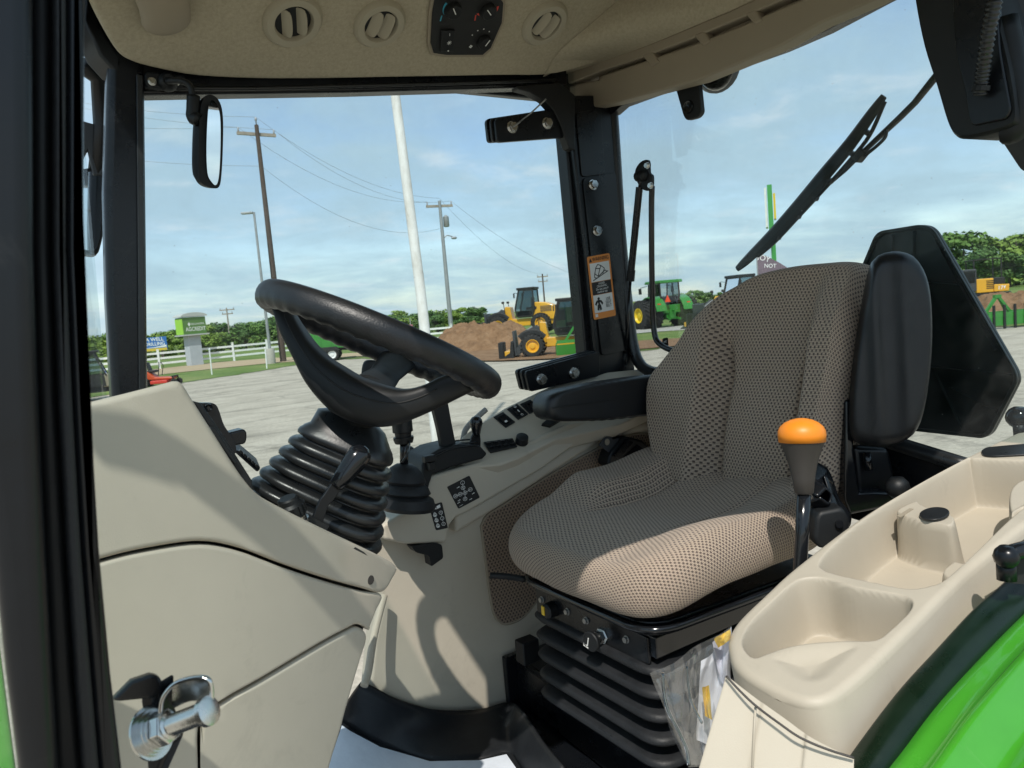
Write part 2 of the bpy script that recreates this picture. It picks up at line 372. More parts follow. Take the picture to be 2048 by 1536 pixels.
ed = [p+V((noise.noise(p*.8)*.5+noise.noise(p*3)*.2, noise.noise(p*.8+V((7, 0, 0)))*.5+noise.noise(p*3.3)*.2, 0)) for p in ed]
far = [V((900, 100, .02)), V((900, 1300, .02)), V((-700, 1300, .02)), V((-700, 120, .02))]
struct('grass', MB().poly(ed+far), GRASS)
rd = [g(x, y, .045) for x, y in [(120, 783), (300, 751), (430, 737), (540, 726), (620, 721), (700, 713), (800, 709)]]
ru = [g(x, y, .045) for x, y in [(800, 701), (700, 706), (620, 712), (540, 716), (430, 725), (300, 739), (120, 768)]]
struct('dirt_road', MB().poly(rd+ru), DIRT_ROAD)
yd = [g(x, y, .06) for x, y in [(830, 722), (1000, 721), (1100, 717), (1170, 711), (1290, 697), (1500, 678), (1500, 668), (1290, 680), (1170, 690), (1060, 690), (900, 694), (850, 700)]]
struct('dirt_yard', MB().poly(yd), DIRT)
rl = [g(x, y, .05) for x, y in [(1180, 676), (1290, 665), (1500, 650), (1900, 622), (1900, 612), (1500, 640), (1290, 657), (1180, 668)]]
struct('road', MB().poly(rl), GRAVEL)
rr_ = [g(x, y, .055) for x, y in [(1860, 640), (1960, 632), (2150, 615), (2300, 600), (2300, 585), (2100, 592), (1960, 604), (1860, 612)]]
struct('dirt_bank_ground', MB().poly(rr_), DIRT)

# ---- white rail fence
WHITE_VINYL = mat('white_vinyl', (.80, .80, .78), .5, var=.06, vscale=2)
fp = []
for (xa, ya, xb, yb) in [(150, 757, 600, 708), (600, 708, 905, 684)]:
    A, B = g(xa, ya), g(xb, yb); n = max(2, round((B-A).length/3.0))
    fp += [A.lerp(B, i/n) for i in range(n)]
fp.append(g(905, 684))
fen = Thing('rail_fence', 'long white three rail fence along the far edge of the lot', 'fence', fp[0])
for i, p in enumerate(fp):
    fen.part('post', MB().box(p+V((0, 0, .72)), (.14, .14, 1.44)).box(p+V((0, 0, 1.46)), (.17, .17, .04)), WHITE_VINYL)
    if i:
        for z in (.42, .80, 1.18): fen.part('rail', MB().bar(fp[i-1]+V((0, 0, z)), p+V((0, 0, z)), .05, .15), WHITE_VINYL)

# ---- poles
WOOD_DARK = mat('weathered_pole_wood', (.085, .062, .05), .9, bump=.6, bscale=30, var=.25, vscale=4)
WOOD_PALE = mat('pale_pole_wood', (.33, .29, .24), .9, bump=.4, bscale=30, var=.2, vscale=3)
GALV = mat('galvanized', (.36, .37, .37), .5, metal=.6, var=.12, vscale=3)
CERAMIC = mat('insulator_grey', (.35, .36, .38), .3)
WIRE = mat('wire_black', (.30, .33, .36), .6)
CONC = mat('concrete', (.40, .38, .34), .9, bump=.3, bscale=20, var=.1)
def upole(base_px, top_px, r, mt, label, arms, grp='utility poles', rise=0, depth=None):
    b = PG(*base_px) if depth is None else V((PD(*base_px, depth).x, PD(*base_px, depth).y, 0))
    d = (b-CC).dot(CF); top = PD(*top_px, d); h = top.z
    t = Thing('utility_pole', label, 'utility pole', b, 0, grp, local=True)
    t.part('pole', MB().tube([(0, 0, -.3), (0, 0, h*.5), (0, 0, h)], [r*1.25, r, r*.75], 10), mt, smooth=40)
    ends = []
    for (dz, ln, ang, w) in arms:
        dx = V((cos(ang), sin(ang), 0)); c = V((0, 0, h-dz))+V((-sin(ang), cos(ang), 0))*r
        a = t.part('cross_arm', MB().bar(c-dx*ln/2, c+dx*ln/2, w, w*1.2), WOOD_PALE)
        for s in (-1, 1):
            e = c+dx*(s*(ln/2-.1)); t.part('insulator', MB().lathe(e+V((0, 0, w*.6)), (0, 0, 1), [(0, .03), (.05, .07), (.12, .05), (.2, .07), (.28, .03)], 8), CERAMIC, parent=a, smooth=True)
            ends.append(b+e+V((0, 0, w*.6+.28)))
    return t, b, h, ends
perp = YAW  # cross arms roughly across the view
t1, b1, h1, e1 = upole((567, 724), (516, 262), .17, WOOD_DARK, 'tall dark brown wooden utility pole behind the steering wheel with one pale cross arm', [(.55, 2.5, -YAW+.62, .16)])
t1.part('top_pin', MB().lathe((0, 0, h1), (0, 0, 1), [(0, .04), (.25, .04), (.3, .09), (.45, .07), (.5, .02)], 8), CERAMIC, smooth=True)
t2, b2, h2, e2 = upole((903, 664), (875, 406), .16, GALV, 'grey utility pole with transformer and lamp left of the wheel loaders', [(.4, 2.2, -YAW+.3, .16)], depth=62)
t2.part('transformer', MB().lathe((.45, 0, h2-2.1), (0, 0, 1), [(0, .2), (.05, .24), (.8, .24), (.86, .18), (.95, .06)], 12), GALV, smooth=40)
t2.part('lamp_arm', MB().tube(crv([(0, 0, h2-3.1), (.4, 0, h2-2.8), (.9, 0, h2-2.9)], 4), .04, 6), GALV)
t2.part('lamp_head', MB().ball((1.05, 0, h2-3.0), .28, 10, (1, .6, .45)), CERAMIC, smooth=True)
t3, b3, h3, e3 = upole((463, 700), (452, 616), .13, WOOD_PALE, 'small distant wooden utility pole above the white fence right of the green sign', [(.3, 2.2, -YAW, .14), (.9, 1.6, -YAW, .14)], depth=112)
t4, b4, h4, e4 = upole((1092, 640), (1086, 548), .13, WOOD_DARK, 'small distant utility pole rising behind the cab of the farther yellow loader', [(.4, 1.6, -YAW, .14), (1.1, 1.4, -YAW, .12)], depth=110)
# parking lot lamp
lb = PG(543, 728); ld = (lb-CC).dot(CF); lt = PD(497, 430, ld)
lp = Thing('street_lamp', 'slim grey parking lot lamp on a concrete base beside the dark wooden pole', 'street lamp', lb, 0, None, True)
lp.part('base', MB().lathe((0, 0, 0), (0, 0, 1), [(0, .28), (.95, .28), (1.0, .25)], 14), CONC, smooth=40)
lp.part('pole', MB().tube([(0, 0, .9), (0, 0, lt.z)], [.1, .07], 8), GALV, smooth=40)
lp.part('lamp_head', MB().box((-.35, .22, lt.z-.02), (.75, .32, .12), rz=-YAW), GALV, bev=.03)
# white flag pole: stands close to the tractor
fb = PG(881, 945); fd = (fb-CC).dot(CF); ft = PD(772, 60, fd)
RUSTY = ramp_mat('chipped_white_paint', [(.30, (.16, .07, .035)), (.36, (.62, .60, .55)), (.6, (.80, .80, .77))], 7, rough=.6, bump=.2, stretch=(1, 1, .35), dist=.01)
fl = Thing('flagpole', 'white painted steel flagpole with rust chips standing close outside the cab', 'flagpole', fb, 0, None, True)
fl.part('pole', MB().tube([(0, 0, 0), (-.03, .02, 2.5), (-.24, .155, ft.z+4)], [.075, .068, .045], 16), RUSTY, smooth=60)
fl.part('base_plate', MB().box((0, 0, .02), (.32, .32, .04)), GALV)
# wires between poles
def wire(a, b, sag, label, r=.018):
    a, b = V(a), V(b); n = 14
    single('power_line', MB().tube([a.lerp(b, i/n)-V((0, 0, sag*4*(i/n)*(1-i/n))) for i in range(n+1)], r, 4), WIRE, label, 'cable', 'power lines', smooth=True)
tp = b1+V((0, 0, h1+.5))
tp2 = b2+V((0, 0, h2+.2))
lft = (tp-tp2).normalized()*70
for k, (a, c) in enumerate([(tp, tp2), (e1[0], e2[0]), (e1[1], e2[1]), (b1+V((0, 0, h1-2.6)), b2+V((0, 0, h2-2.2)))]):
    wire(a, c, 1.2+.2*k, ('topmost', 'second', 'third', 'lowest')[k]+' power line sagging between the dark brown pole and the grey pole', .012)
for k, (px, py, a) in enumerate([(150, 203, tp), (150, 213, e1[1]), (150, 246, e1[0]), (150, 306, b1+V((0, 0, h1-2.6)))]):
    wire(PD(px, py, 62), a, .25, ('topmost', 'second', 'third', 'lowest')[k]+' power line from the front pillar to the dark brown pole', .013)
wire(tp2, b4+V((0, 0, h4)), 1.5, 'thin power line running from the grey pole to the distant pole behind the loaders', .013)
wire(e2[1], PD(1190, 560, 75), 1.0, 'thin power line running from the grey pole down towards the cab corner post', .012)

# ---- AgCredit pylon sign
SIGN_G = mat('sign_dark_green', (.095, .20, .045), .45, var=.05); SIGN_SUNLIT = mat('sign_sunlit_green', (.33, .62, .06), .45)
SIGN_C = mat('sign_grey_stone', (.42, .45, .48), .7, var=.08, vscale=2); SIGN_T = mat('sign_cap_grey', (.45, .46, .44), .5)
sb = PG(392, 731); sdp = (sb-CC).dot(CF); k_ = sdp/FPX
rz_ = -YAW+radians(50)
sg = Thing('pylon_sign', 'green AgCredit pylon sign on a pale grey column by the fence', 'sign', sb, rz_, None, True)
sg.o.scale = (.84, .9, 1)
hz = lambda y: PD(392, y, sdp).z
sg.part('column', MB().box((-.05, 0, hz(668)/2), (1.15, .85, hz(668))), SIGN_C, bev=.02)
sg.part('cabinet', MB().box((0, 0, (hz(668)+hz(634))/2), (2.15, 1.2, hz(634)-hz(668))), SIGN_G, bev=.02)
sg.part('side_panel', MB().box((-1.10, 0, (hz(668)+hz(636))/2), (.05, 1.16, hz(636)-hz(668)-.06)), SIGN_SUNLIT)  # left face coloured a brighter green for the sun falling on it
sg.part('base_trim', MB().box((0, 0, hz(668)-.04), (2.45, 1.5, .10)), SIGN_T)
arc = [(1.25*cos(pi*t/10)*1.0, hz(634)+.05+.30*sin(pi*t/10)) for t in range(11)]
sg.part('roof_cap', MB().prism([(x, -.72, z) for x, z in arc], (0, 1.44, 0)), SIGN_T)
tm = MB(); text_into(tm, 'AGCREDIT', (.08, -.60, hz(658)), (1, 0, 0), (0, 0, 1), .30, .004, bold=.01, squeeze=.92); sg.part('lettering', tm, WHITE_INK)
tm = MB(); text_into(tm, 'OKLAHOMA', (.28, -.60, hz(648)), (1, 0, 0), (0, 0, 1), .15, .004, squeeze=1.1)
tm.poly([(-.62, -.606, hz(648)), (-.5, -.606, hz(648)+.17), (-.38, -.606, hz(648)), (-.5, -.606, hz(648)-.17)]); sg.part('lettering', tm, WHITE_INK)

# ---- billboard
BB_B = mat('billboard_blue', (.03, .14, .42), .5); BB_Y = mat('billboard_yellow', (.62, .44, .05), .5); BB_W = mat('billboard_white', (.75, .75, .72), .6)
bbd = 82; b0 = PD(302, 700, bbd)
bbz = lambda y: PD(300, y, bbd).z
bb = Thing('billboard', 'blue and yellow AQUA WELL DRILLING billboard partly behind the front post', 'billboard', (b0.x, b0.y, 0), -YAW+radians(14), None, True)
kx = bbd/FPX
bb.part('board', MB().box((0, 0, (bbz(675)+bbz(703))/2), (62*kx, .2, bbz(675)-bbz(703))), BB_B)
bb.part('yellow_band', MB().box((0, -.12, bbz(700)), (61*kx, .04, 5*kx)), BB_Y)
bb.part('white_band', MB().prism([(-20*kx, -.115, bbz(697)), (30*kx, -.115, bbz(696)), (30*kx, -.115, bbz(692)), (8*kx, -.115, bbz(695))], (0, .02, 0)), BB_W)
tm = MB(); text_into(tm, 'AQUA WELL', (-1*kx, -.105, bbz(680)), (1, 0, 0), (0, 0, 1), 6.8*kx, .01, bold=.02, squeeze=1.0); text_into(tm, 'DRILLING', (9*kx, -.105, bbz(689)), (1, 0, 0), (0, 0, 1), 6.8*kx, .01, bold=.02, squeeze=.9)
bb.part('lettering', tm, WHITE_INK)
for s in (-1, 1): bb.part('leg', MB().box((s*20*kx, .15, bbz(703)/2), (.25, .25, bbz(703))), WOOD_DARK)

# ---- marker stakes
for (x, y0, y1, lab) in [(424, 750, 700, 'thin white marker stake in the grass below the green sign'), (534, 738, 697, 'thin white marker stake beside the parking lot lamp')]:
    b = PG(x, y0); h = PD(x-3, y1, (b-CC).dot(CF)).z
    mk = Thing('marker_stake', lab, 'stake', b, 0, 'marker stakes', True)
    mk.part('rod', MB().tube([(0, 0, 0), (.03, 0, h)], .035, 6), WHITE_VINYL); mk.part('cap', MB().lathe((.03, 0, h), (0, 0, 1), [(0, .05), (.08, .05), (.1, .02)], 8), WHITE_VINYL)

# ---- trees
def leaf_mat(name, a, b, c):
    return ramp_mat(name, [(.3, a), (.5, b), (.72, c)], .9, rough=.75, bump=0, detail=3)
LEAF = [leaf_mat('leaves_mid', (.075, .14, .034), (.12, .21, .05), (.18, .28, .07)), leaf_mat('leaves_dark', (.055, .115, .034), (.09, .165, .046), (.14, .22, .065)), leaf_mat('leaves_light', (.12, .19, .038), (.19, .28, .055), (.27, .36, .09))]
BARK = mat('bark', (.10, .08, .06), .95, bump=.8, bscale=12, var=.3)
def crown_mesh(seed, mt, n=2600, lobes=11, leaf=.035, z0=.30):
    rnd = random.Random(seed); bm = bmesh.new()
    L = []
    for i in range(lobes):
        a = rnd.uniform(0, 2*pi); rr = rnd.uniform(.05, .34); z = rnd.uniform(z0, .84); rr *= (1.15-abs(z-.5)*1.1)
        L.append((V((rr*cos(a), rr*sin(a), z)), rnd.uniform(.10, .21)))
    for i in range(n):
        c, r = L[rnd.randrange(lobes)]
        d = V((rnd.gauss(0, 1), rnd.gauss(0, 1), rnd.gauss(0, 1))).normalized()
        p = c+V((d.x, d.y, d.z*.8))*r*(rnd.random()**.33)*rnd.uniform(.85, 1.18)
        nrm = (d+V((rnd.gauss(0, .6), rnd.gauss(0, .6), rnd.gauss(0, .6)+.4))).normalized(); s, u, _ = frame(nrm)
        k = leaf*rnd.uniform(.6, 1.5)
        vs = [bm.verts.new(p+s*k*a_+u*k*b_) for a_, b_ in ((-.6, -.4), (.2, -.75), (.75, .1), (.1, .6))]
        bm.faces.new(vs)
    me = bpy.data.meshes.new('crown'); bm.to_mesh(me); bm.free(); me.materials.append(mt); return me
def trunk_mesh(seed):
    rnd = random.Random(seed); mb = MB()
    mb.tube([(0, 0, -.02), (.01, 0, .2), (.0, .01, .45), (.01, .01, .7)], [.03, .022, .016, .006], 8)
    for i in range(5):
        a = rnd.uniform(0, 2*pi); z = rnd.uniform(.22, .5); mb.tube([(0, 0, z), (.12*cos(a), .12*sin(a), z+.12), (.24*cos(a), .24*sin(a), z+.27)], [.012, .008, .003], 6)
    return mb.mesh('trunk', BARK, None, True)
CROWNS = [crown_mesh(s, LEAF[s % 3]) for s in range(9)]+[crown_mesh(20+s, LEAF[s % 3], 2600, 14, .04, .10) for s in range(9)]; TRUNKS = [trunk_mesh(s) for s in range(3)]
tree_n = [0]
def tree(x, ytop, dist, wpx, kind, label, grp, low=0):
    p = PD(x, 600, dist); b = V((p.x, p.y, 0)); top = PD(x, ytop, dist).z
    o = bpy.data.objects.new('tree', None); COL.objects.link(o); o.location = b; o['label'] = label; o['category'] = 'tree'; o['group'] = grp
    i = tree_n[0]; tree_n[0] += 1; w = wpx/FPX*dist/.9
    o.scale = (w, w, top/.98); o.rotation_euler = (0, 0, i*2.39)
    for nm, me in (('crown', CROWNS[low*9+(i % 3)*3+kind]), ('trunk', TRUNKS[i % 3])):
        c = bpy.data.objects.new(nm, me); COL.objects.link(c); c.parent = o
KN = ['mid green', 'dark green', 'light green']
rt = random.Random(5)
spots = []
def skyline(x, pts):
    for (xa, ya), (xb, yb) in zip(pts, pts[1:]):
        if xa <= x <= xb: return ya+(yb-ya)*(x-xa)/(xb-xa)
    return pts[-1][1]
SKY_L = [(100, 672), (290, 660), (350, 656), (430, 645), (480, 640), (560, 628), (640, 634), (740, 628), (800, 622), (850, 618), (900, 612), (950, 610), (985, 622), (1030, 632), (1170, 640)]
x = 120; i = 0
while x < 1010:
    y = skyline(x, SKY_L)+rt.uniform(-4, 7)
    spots.append((x, y, rt.uniform(104, 122), rt.uniform(62, 86), (1, 0, 1, 2)[i % 4] if x < 700 else (2, 0, 2, 1, 1)[i % 5])); x += rt.uniform(20, 30); i += 1
x = 130
while x < 1000:
    y = skyline(x, SKY_L)+rt.uniform(9, 20)
    spots.append((x, y, rt.uniform(90, 99), rt.uniform(46, 66), rt.choice((0, 1, 2, 2)))); x += rt.uniform(27, 36)
where = lambda x: ('left of the front post' if x < 230 else 'behind the blue billboard' if x < 350 else 'behind the green pylon sign' if x < 440 else 'around the small distant pole' if x < 520 else 'behind the dark wooden pole' if x < 620 else 'seen through the steering wheel opening' if x < 720 else 'beside the white flagpole' if x < 850 else 'behind the grey utility pole' if x < 935 else 'left of the yellow loader')
ORD = 'first second third fourth fifth sixth seventh eighth ninth tenth eleventh twelfth thirteenth fourteenth fifteenth sixteenth seventeenth eighteenth nineteenth twentieth'.split()+['twenty-'+q for q in 'first second third fourth fifth sixth seventh eighth ninth'.split()]+['thirtieth']+['thirty-'+q for q in 'first second third fourth fifth sixth seventh eighth ninth'.split()]+['fortieth']+['forty-'+q for q in 'first second third fourth fifth sixth seventh eighth ninth'.split()]
na = nb = 0
for (x, y, d, w, k) in spots:
    hi = d > 100
    if hi: na += 1
    else: nb += 1
    tree(x, y, d, w, k, KN[k]+(' tree, ' if hi else ' bush, ')+ORD[(na if hi else nb)-1]+' from the left in the '+('tall back' if hi else 'low front')+' row beyond the white fence', 'trees beyond the fence', 0 if hi and x % 3 > 1 else 1)
for j, (x, y, d, w, k) in enumerate([(1260, 608, 150, 40, 0), (1300, 600, 155, 50, 1), (1335, 590, 150, 40, 0), (1362, 581, 150, 44, 2), (1390, 578, 150, 46, 0), (1416, 584, 150, 44, 1), (1445, 580, 150, 40, 0)]):
    tree(x, y, d, w, k, KN[k]+' tree, '+ORD[j]+' from the left in the far row beyond the green tractor', 'trees beyond the tractor', 1)
for j, (x, y, d, w, k) in enumerate([(1893, 488, 96, 90, 0), (1930, 458, 92, 130, 0), (1955, 490, 84, 110, 1), (1985, 444, 95, 150, 2), (2020, 500, 84, 110, 1), (2035, 448, 90, 150, 2), (2075, 450, 96, 130, 0), (2110, 465, 90, 120, 0)]):
    tree(x, y, d, w, k, KN[k]+' tree, '+ORD[j]+' from the left in the clump behind the excavator', 'trees behind the excavator', j % 2)

# ---- dirt mounds
def mound(c_px, half_px, h, label, depth_m, seed, flat=.35):
    c = PG(*c_px); d = (c-CC).dot(CF); a = half_px/FPX*d; mb = MB()
    R_ = CR.copy(); R_.z = 0; R_.normalize(); Fh = V((CF.x, CF.y, 0)).normalized()
    def f(u, v):
        th = 2*pi*v; rr = u; q = R_*(cos(th)*rr*a)+Fh*(sin(th)*rr*depth_m)
        k = min(1, max(0, (1-rr)/(1-flat))); z = h*(k*k*(3-2*k))**.8
        n_ = noise.noise(V((q.x*.9+seed, q.y*.9, 0)))*.26+noise.noise(V((q.x*2.7, q.y*2.7+seed, 3)))*.14+noise.noise(V((q.x*7, q.y*7+seed, 3)))*.08+noise.noise(V((q.x*16, q.y*16+seed, 3)))*.04
        return c+q+V((0, 0, max(z*(1+n_*.8)+n_*.5*(k > .05)*min(1, h), 0)+.01-.06*(rr > .98)))
    mb.grid(f, 60, 160); return single('dirt_mound', mb, DIRT, label, 'dirt mound', 'dirt mounds', smooth=True, weld=True)
mound((968, 697), 138, 1.35, 'red brown dirt mound behind the nearer yellow loader', 3.2, 1)
mound((2035, 628), 110, .9, 'low dirt mound under the excavator at the far edge', 4.0, 8)
# ================================================================== MACHINES OUTSIDE
YEL = mat('machine_yellow', (.70, .36, .02), .35, var=.06, vscale=1.5, coat=.3)
YEL_HUB = mat('hub_yellow', (.78, .55, .02), .4); GRN = mat('machine_green', (.035, .22, .03), .35, var=.06, vscale=2, coat=.3)
DKGREY = mat('machine_dark_grey', (.045, .05, .055), .5, var=.15, vscale=3); TYRE = mat('tyre_rubber', (.022, .021, .020), .85, bump=.3, bscale=30, var=.2)
STEEL_W = mat('worn_steel', (.22, .22, .22), .5, metal=.5, var=.3, vscale=5); RED = mat('mower_red', (.55, .035, .02), .4); ORG = mat('mower_orange', (.50, .07, .015), .4)
WHT = mat('wheel_white', (.75, .75, .73), .45); CAMO = mat('utility_tan', (.20, .19, .13), .6, var=.2, vscale=4); LENS_R = mat('reflector_red', (.75, .05, .02), .35)
INK = mat('black_print', (.01, .01, .01), .6)
def tyre_mb(R, w, hub, lugs=22, lug=.045):
    mb = MB(); mb.lathe((0, -w/2, 0), (0, 1, 0), [(0, hub), (0, R*.86), (w*.10, R*.96), (w*.5, R), (w*.9, R*.96), (w, R*.86), (w, hub)], 28, cap=False)
    for i in range(lugs):
        for s in (-1, 1):
            a = 2*pi*(i+.25*(s > 0)*2)/lugs; a2 = a+.22
            p = V((cos(a)*R, s*w*.49, sin(a)*R)); q = V((cos(a2)*R*1.01, s*w*.03, sin(a2)*R*1.01)); mb.bar(p*1, q, lug*1.2, lug*1.6, up=(cos(a), 0, sin(a)))
    return mb
def rim_mb(R, w, side):
    y = side*w*.5
    return MB().lathe((0, y-side*w*.42, 0), (0, side, 0), [(0, R*.4), (w*.10, R*.55), (w*.12, R*.85), (w*.40, R), (w*.45, R*1.02), (w*.45, R*.93), (w*.2, R*.80), (w*.24, R*.42), (w*.34, R*.38), (w*.36, .01)], 22)
def wheel(T, c, R, w, rim, side=1, hub=.55, lugs=22, lug=.045):
    M = Matrix.Translation(V(c))
    o = T.part('wheel', tyre_mb(R, w, R*hub, lugs, lug).xf(M), TYRE, smooth=35)
    T.part('rim', rim_mb(R*hub, w, side).xf(M), rim, parent=o, smooth=35)
    return o
FACE_LEFT = pi-YAW
def loader(loc, rz, label, sc=1):
    t = Thing('wheel_loader', label, 'wheel loader', loc, rz, 'yellow wheel loaders', True, sc)
    for x in (0, -2.4):
        for s in (-1, 1): wheel(t, (x, s*.68, .52), .52, .40, YEL, s, .56, 20, .04)
    t.part('front_frame', MB().box((-.2, 0, .62), (1.2, .55, .45)), YEL, bev=.03); t.part('front_tower', MB().prism([(-.75, -.34, .6), (-.62, -.34, 1.5), (-.35, -.34, 1.55), (-.1, -.34, 1.1), (-.1, -.34, .6)], (0, .68, 0)), YEL, bev=.03)
    t.part('rear_frame', MB().box((-1.85, 0, .62), (2.5, .85, .4)), YEL, bev=.03)
    hood = [(x-.45, z) for x, z in [(-1.45, .75), (-1.45, 1.45), (-1.65, 1.68), (-2.2, 1.62), (-2.75, 1.40), (-2.85, 1.1), (-2.8, .65)]]
    h = t.part('hood', MB().prism([(x, -.52, z) for x, z in hood], (0, 1.04, 0)), YEL, bev=.05)
    for s in (-1, 1):
        t.part('vent_grille', MB().box((-2.70, s*.525, 1.28), (.62, .02, .30)), DKGREY, parent=h)
        for k in range(4): t.part('louver', MB().box((-2.70, s*.54, 1.17+.07*k), (.58, .02, .02)), YEL, parent=h)
    t.part('counterweight', MB().box((-3.4, 0, .85), (.3, 1.1, .6)), DKGREY, bev=.06)
    cabp = [(x-.45, z) for x, z in [(-.62, .95), (-.52, 1.35), (-.80, 2.38), (-1.58, 2.38), (-1.62, 1.3), (-1.45, .95)]]
    for s in (-1, 1):
        for i in range(len(cabp)):
            a, b = cabp[i], cabp[(i+1) % len(cabp)]; t.part('cab_post', MB().bar((a[0], s*.58, a[1]), (b[0], s*.58, b[1]), .07, .07, up=(0, 1, 0)), INK)
        t.part('cab_window', MB().prism([(x, s*.56, z) for x, z in cabp], (0, s*.01, 0)), GLASS_CLEAR)
        t.part('mirror', MB().bar((-1.2, s*.6, 2.2), (-1.05, s*.85, 2.25), .02, .02).box((-1.05, s*.88, 2.1), (.05, .12, .25)), INK)
    t.part('windscreen', MB().poly([(-.97, -.56, 1.35), (-.97, .56, 1.35), (-1.25, .56, 2.36), (-1.25, -.56, 2.36)]), GLASS_CLEAR)
    t.part('cab_base', MB().box((-1.5, 0, 1.05), (.85, 1.1, .35)), DKGREY, bev=.03)
    t.part('cab_roof', MB().box((-1.63, 0, 2.45), (1.0, 1.26, .13)), INK, bev=.04)
    t.part('seat', MB().box((-1.7, 0, 1.35), (.4, .45, .15)).box((-1.87, 0, 1.65), (.12, .42, .6)), INK, bev=.03)
    for s in (-1, 1):
        arm = [(-.35, 1.35), (-.15, 1.42), (.35, 1.0), (.78, .40), (.74, .16), (.60, .18), (.55, .45), (.15, .92), (-.35, 1.12)]
        a = t.part('lift_arm', MB().prism([(x, s*.42, z) for x, z in arm], (0, s*.10, 0)), DKGREY, bev=.012)
        tm = MB(); text_into(tm, 'DEERE', (.22, s*.53, .98), (s*-.72, 0, s*.62), (.62, 0, .72), .16, .004, bold=.02); t.part('lettering', tm, WHITE_INK, parent=a)
        t.part('fender', MB().tube(crv([(.55, s*.68, .9), (.25, s*.68, 1.1), (-.2, s*.68, 1.12), (-.55, s*.68, .85)], 4), .035, 6, sq=(4, .7), up=(0, 1, 0)), INK)
        t.part('headlamp', MB().bar((-.35, s*.5, 1.3), (-.3, s*.5, 1.72), .03, .03).ball((-.28, s*.5, 1.78), .09, 8), INK)
    for k in range(3): t.part('hose', MB().tube(crv([(-.3, -.28+.06*k, 1.2), (.1, -.3+.06*k, 1.25), (.45, -.28+.06*k, .8)], 4), .02, 5), INK)
    for s in (-1, 1): t.part('emblem', MB().box((-2.1, s*.53, 1.36), (.16, .012, .16)), INK, parent=h, bev=.03); t.part('marker_light', MB().box((-.35, s*.36, .95), (.08, .05, .08)), LENS_R)
    t.part('lift_cylinder', MB().tube([(-.2, 0, .95), (.55, 0, .6)], .06, 8).tube([(0, 0, 1.35), (.7, 0, .95)], .05, 8), STEEL_W)
    c = t.part('coupler', MB().prism([(.72, -.5, .15), (.80, -.5, 1.25), (.90, -.5, 1.22), (.84, -.5, .12)], (0, 1.0, 0)), DKGREY, bev=.01)
    t.part('bucket', MB().prism([(.85, -.9, .04), (.86, -.9, .75), (.95, -.9, .80), (1.02, -.9, .30), (1.42, -.9, .06), (1.42, -.9, .02)], (0, 1.8, 0)).box((1.42, 0, .4), (.25, .16, .74)).box((1.42, .75, .4), (.22, .16, .74)), INK, bev=.01)
    t.part('bucket_frame', MB().box((1.1, 0, .22), (.35, 1.5, .3)), YEL, bev=.03)
    return t
l1 = PG(1070, 713); loader(l1, FACE_LEFT-.12, 'yellow wheel loader nearest the cab, parked in front of the dirt mound', .98)
p = PD(1004, 640, 60); loader((p.x, p.y, .25), FACE_LEFT-.28, 'larger looking yellow wheel loader farther back, raised behind the dirt mound', 1.42)
p = PD(1428, 640, 47); loader((p.x, p.y, 0), FACE_LEFT+.3, 'yellow loader mostly hidden behind the seat back, right of the green tractor', 1.25)

# green tractor seen from behind
tb = PD(1332, 640, 53); tr = Thing('farm_tractor', 'big green tractor with dual rear tyres and orange triangle seen from behind', 'tractor', (tb.x, tb.y, 0), pi/2-YAW+radians(22), None, True, .97)
for y in (2.0, 1.15, -1.15, -2.0):
    s = 1 if y > 0 else -1; wheel(tr, (0, y, 1.03), 1.03, .62, YEL_HUB, s, .52, 22, .07)
for s in (-1, 1):
    wheel(tr, (3.0, s*1.05, .8), .8, .5, YEL_HUB, s, .52, 20, .06)
    fn = [(1.25*cos(a)-.1, 1.03+1.28*sin(a)) for a in [pi*.05+pi*.9*k/10 for k in range(11)]]; fn2 = [(x*.92, 1.03+(z-1.03)*.93) for x, z in fn[::-1]]
    tr.part('fender', MB().prism([(x, s*.72, z) for x, z in fn+fn2], (0, s*.85, 0)), GRN, bev=.03)
    tr.part('tail_lamp', MB().box((-1.12, s*1.25, 1.72), (.06, .28, .12)), LENS_R)
    tr.part('mirror', MB().bar((1.0, s*.8, 3.1), (1.0, s*1.35, 3.0), .04, .04).box((1.0, s*1.4, 2.75), (.06, .22, .42)), INK)
    for (x, z0, x2, z2) in [(-.75, 1.6, -.65, 3.2), (.95, 1.5, .75, 3.2), (.1, 1.6, .1, 3.2)]: tr.part('cab_post', MB().bar((x, s*.8, z0), (x2, s*.8, z2), .08, .08), INK)
    tr.part('cab_window', MB().poly([(-.75, s*.79, 1.7), (.95, s*.79, 1.5), (.75, s*.79, 3.2), (-.65, s*.79, 3.2)]), GLASS_CLEAR)
tr.part('rear_window', MB().poly([(-.76, -.8, 1.8), (-.76, .8, 1.8), (-.66, .8, 3.2), (-.66, -.8, 3.2)]), GLASS_CLEAR)
tr.part('cab_roof', MB().prism([(-1.0, -.95, 3.2), (-.95, -.95, 3.42), (1.0, -.95, 3.42), (1.15, -.95, 3.22)], (0, 1.9, 0)), GRN, bev=.06)
tr.part('hood', MB().prism([(.9, -.48, 1.0), (.9, -.48, 2.05), (3.4, -.48, 1.75), (3.7, -.48, 1.4), (3.6, -.48, .9)], (0, .96, 0)), GRN, bev=.06)
tr.part('cab_body', MB().box((.1, 0, 1.35), (1.8, 1.5, .6)), GRN, bev=.04)
tr.part('rear_axle', MB().tube([(0, -2.2, 1.03), (0, 2.2, 1.03)], .17, 10).box((-.2, 0, 1.0), (1.0, .8, .8)), GRN, bev=.02)
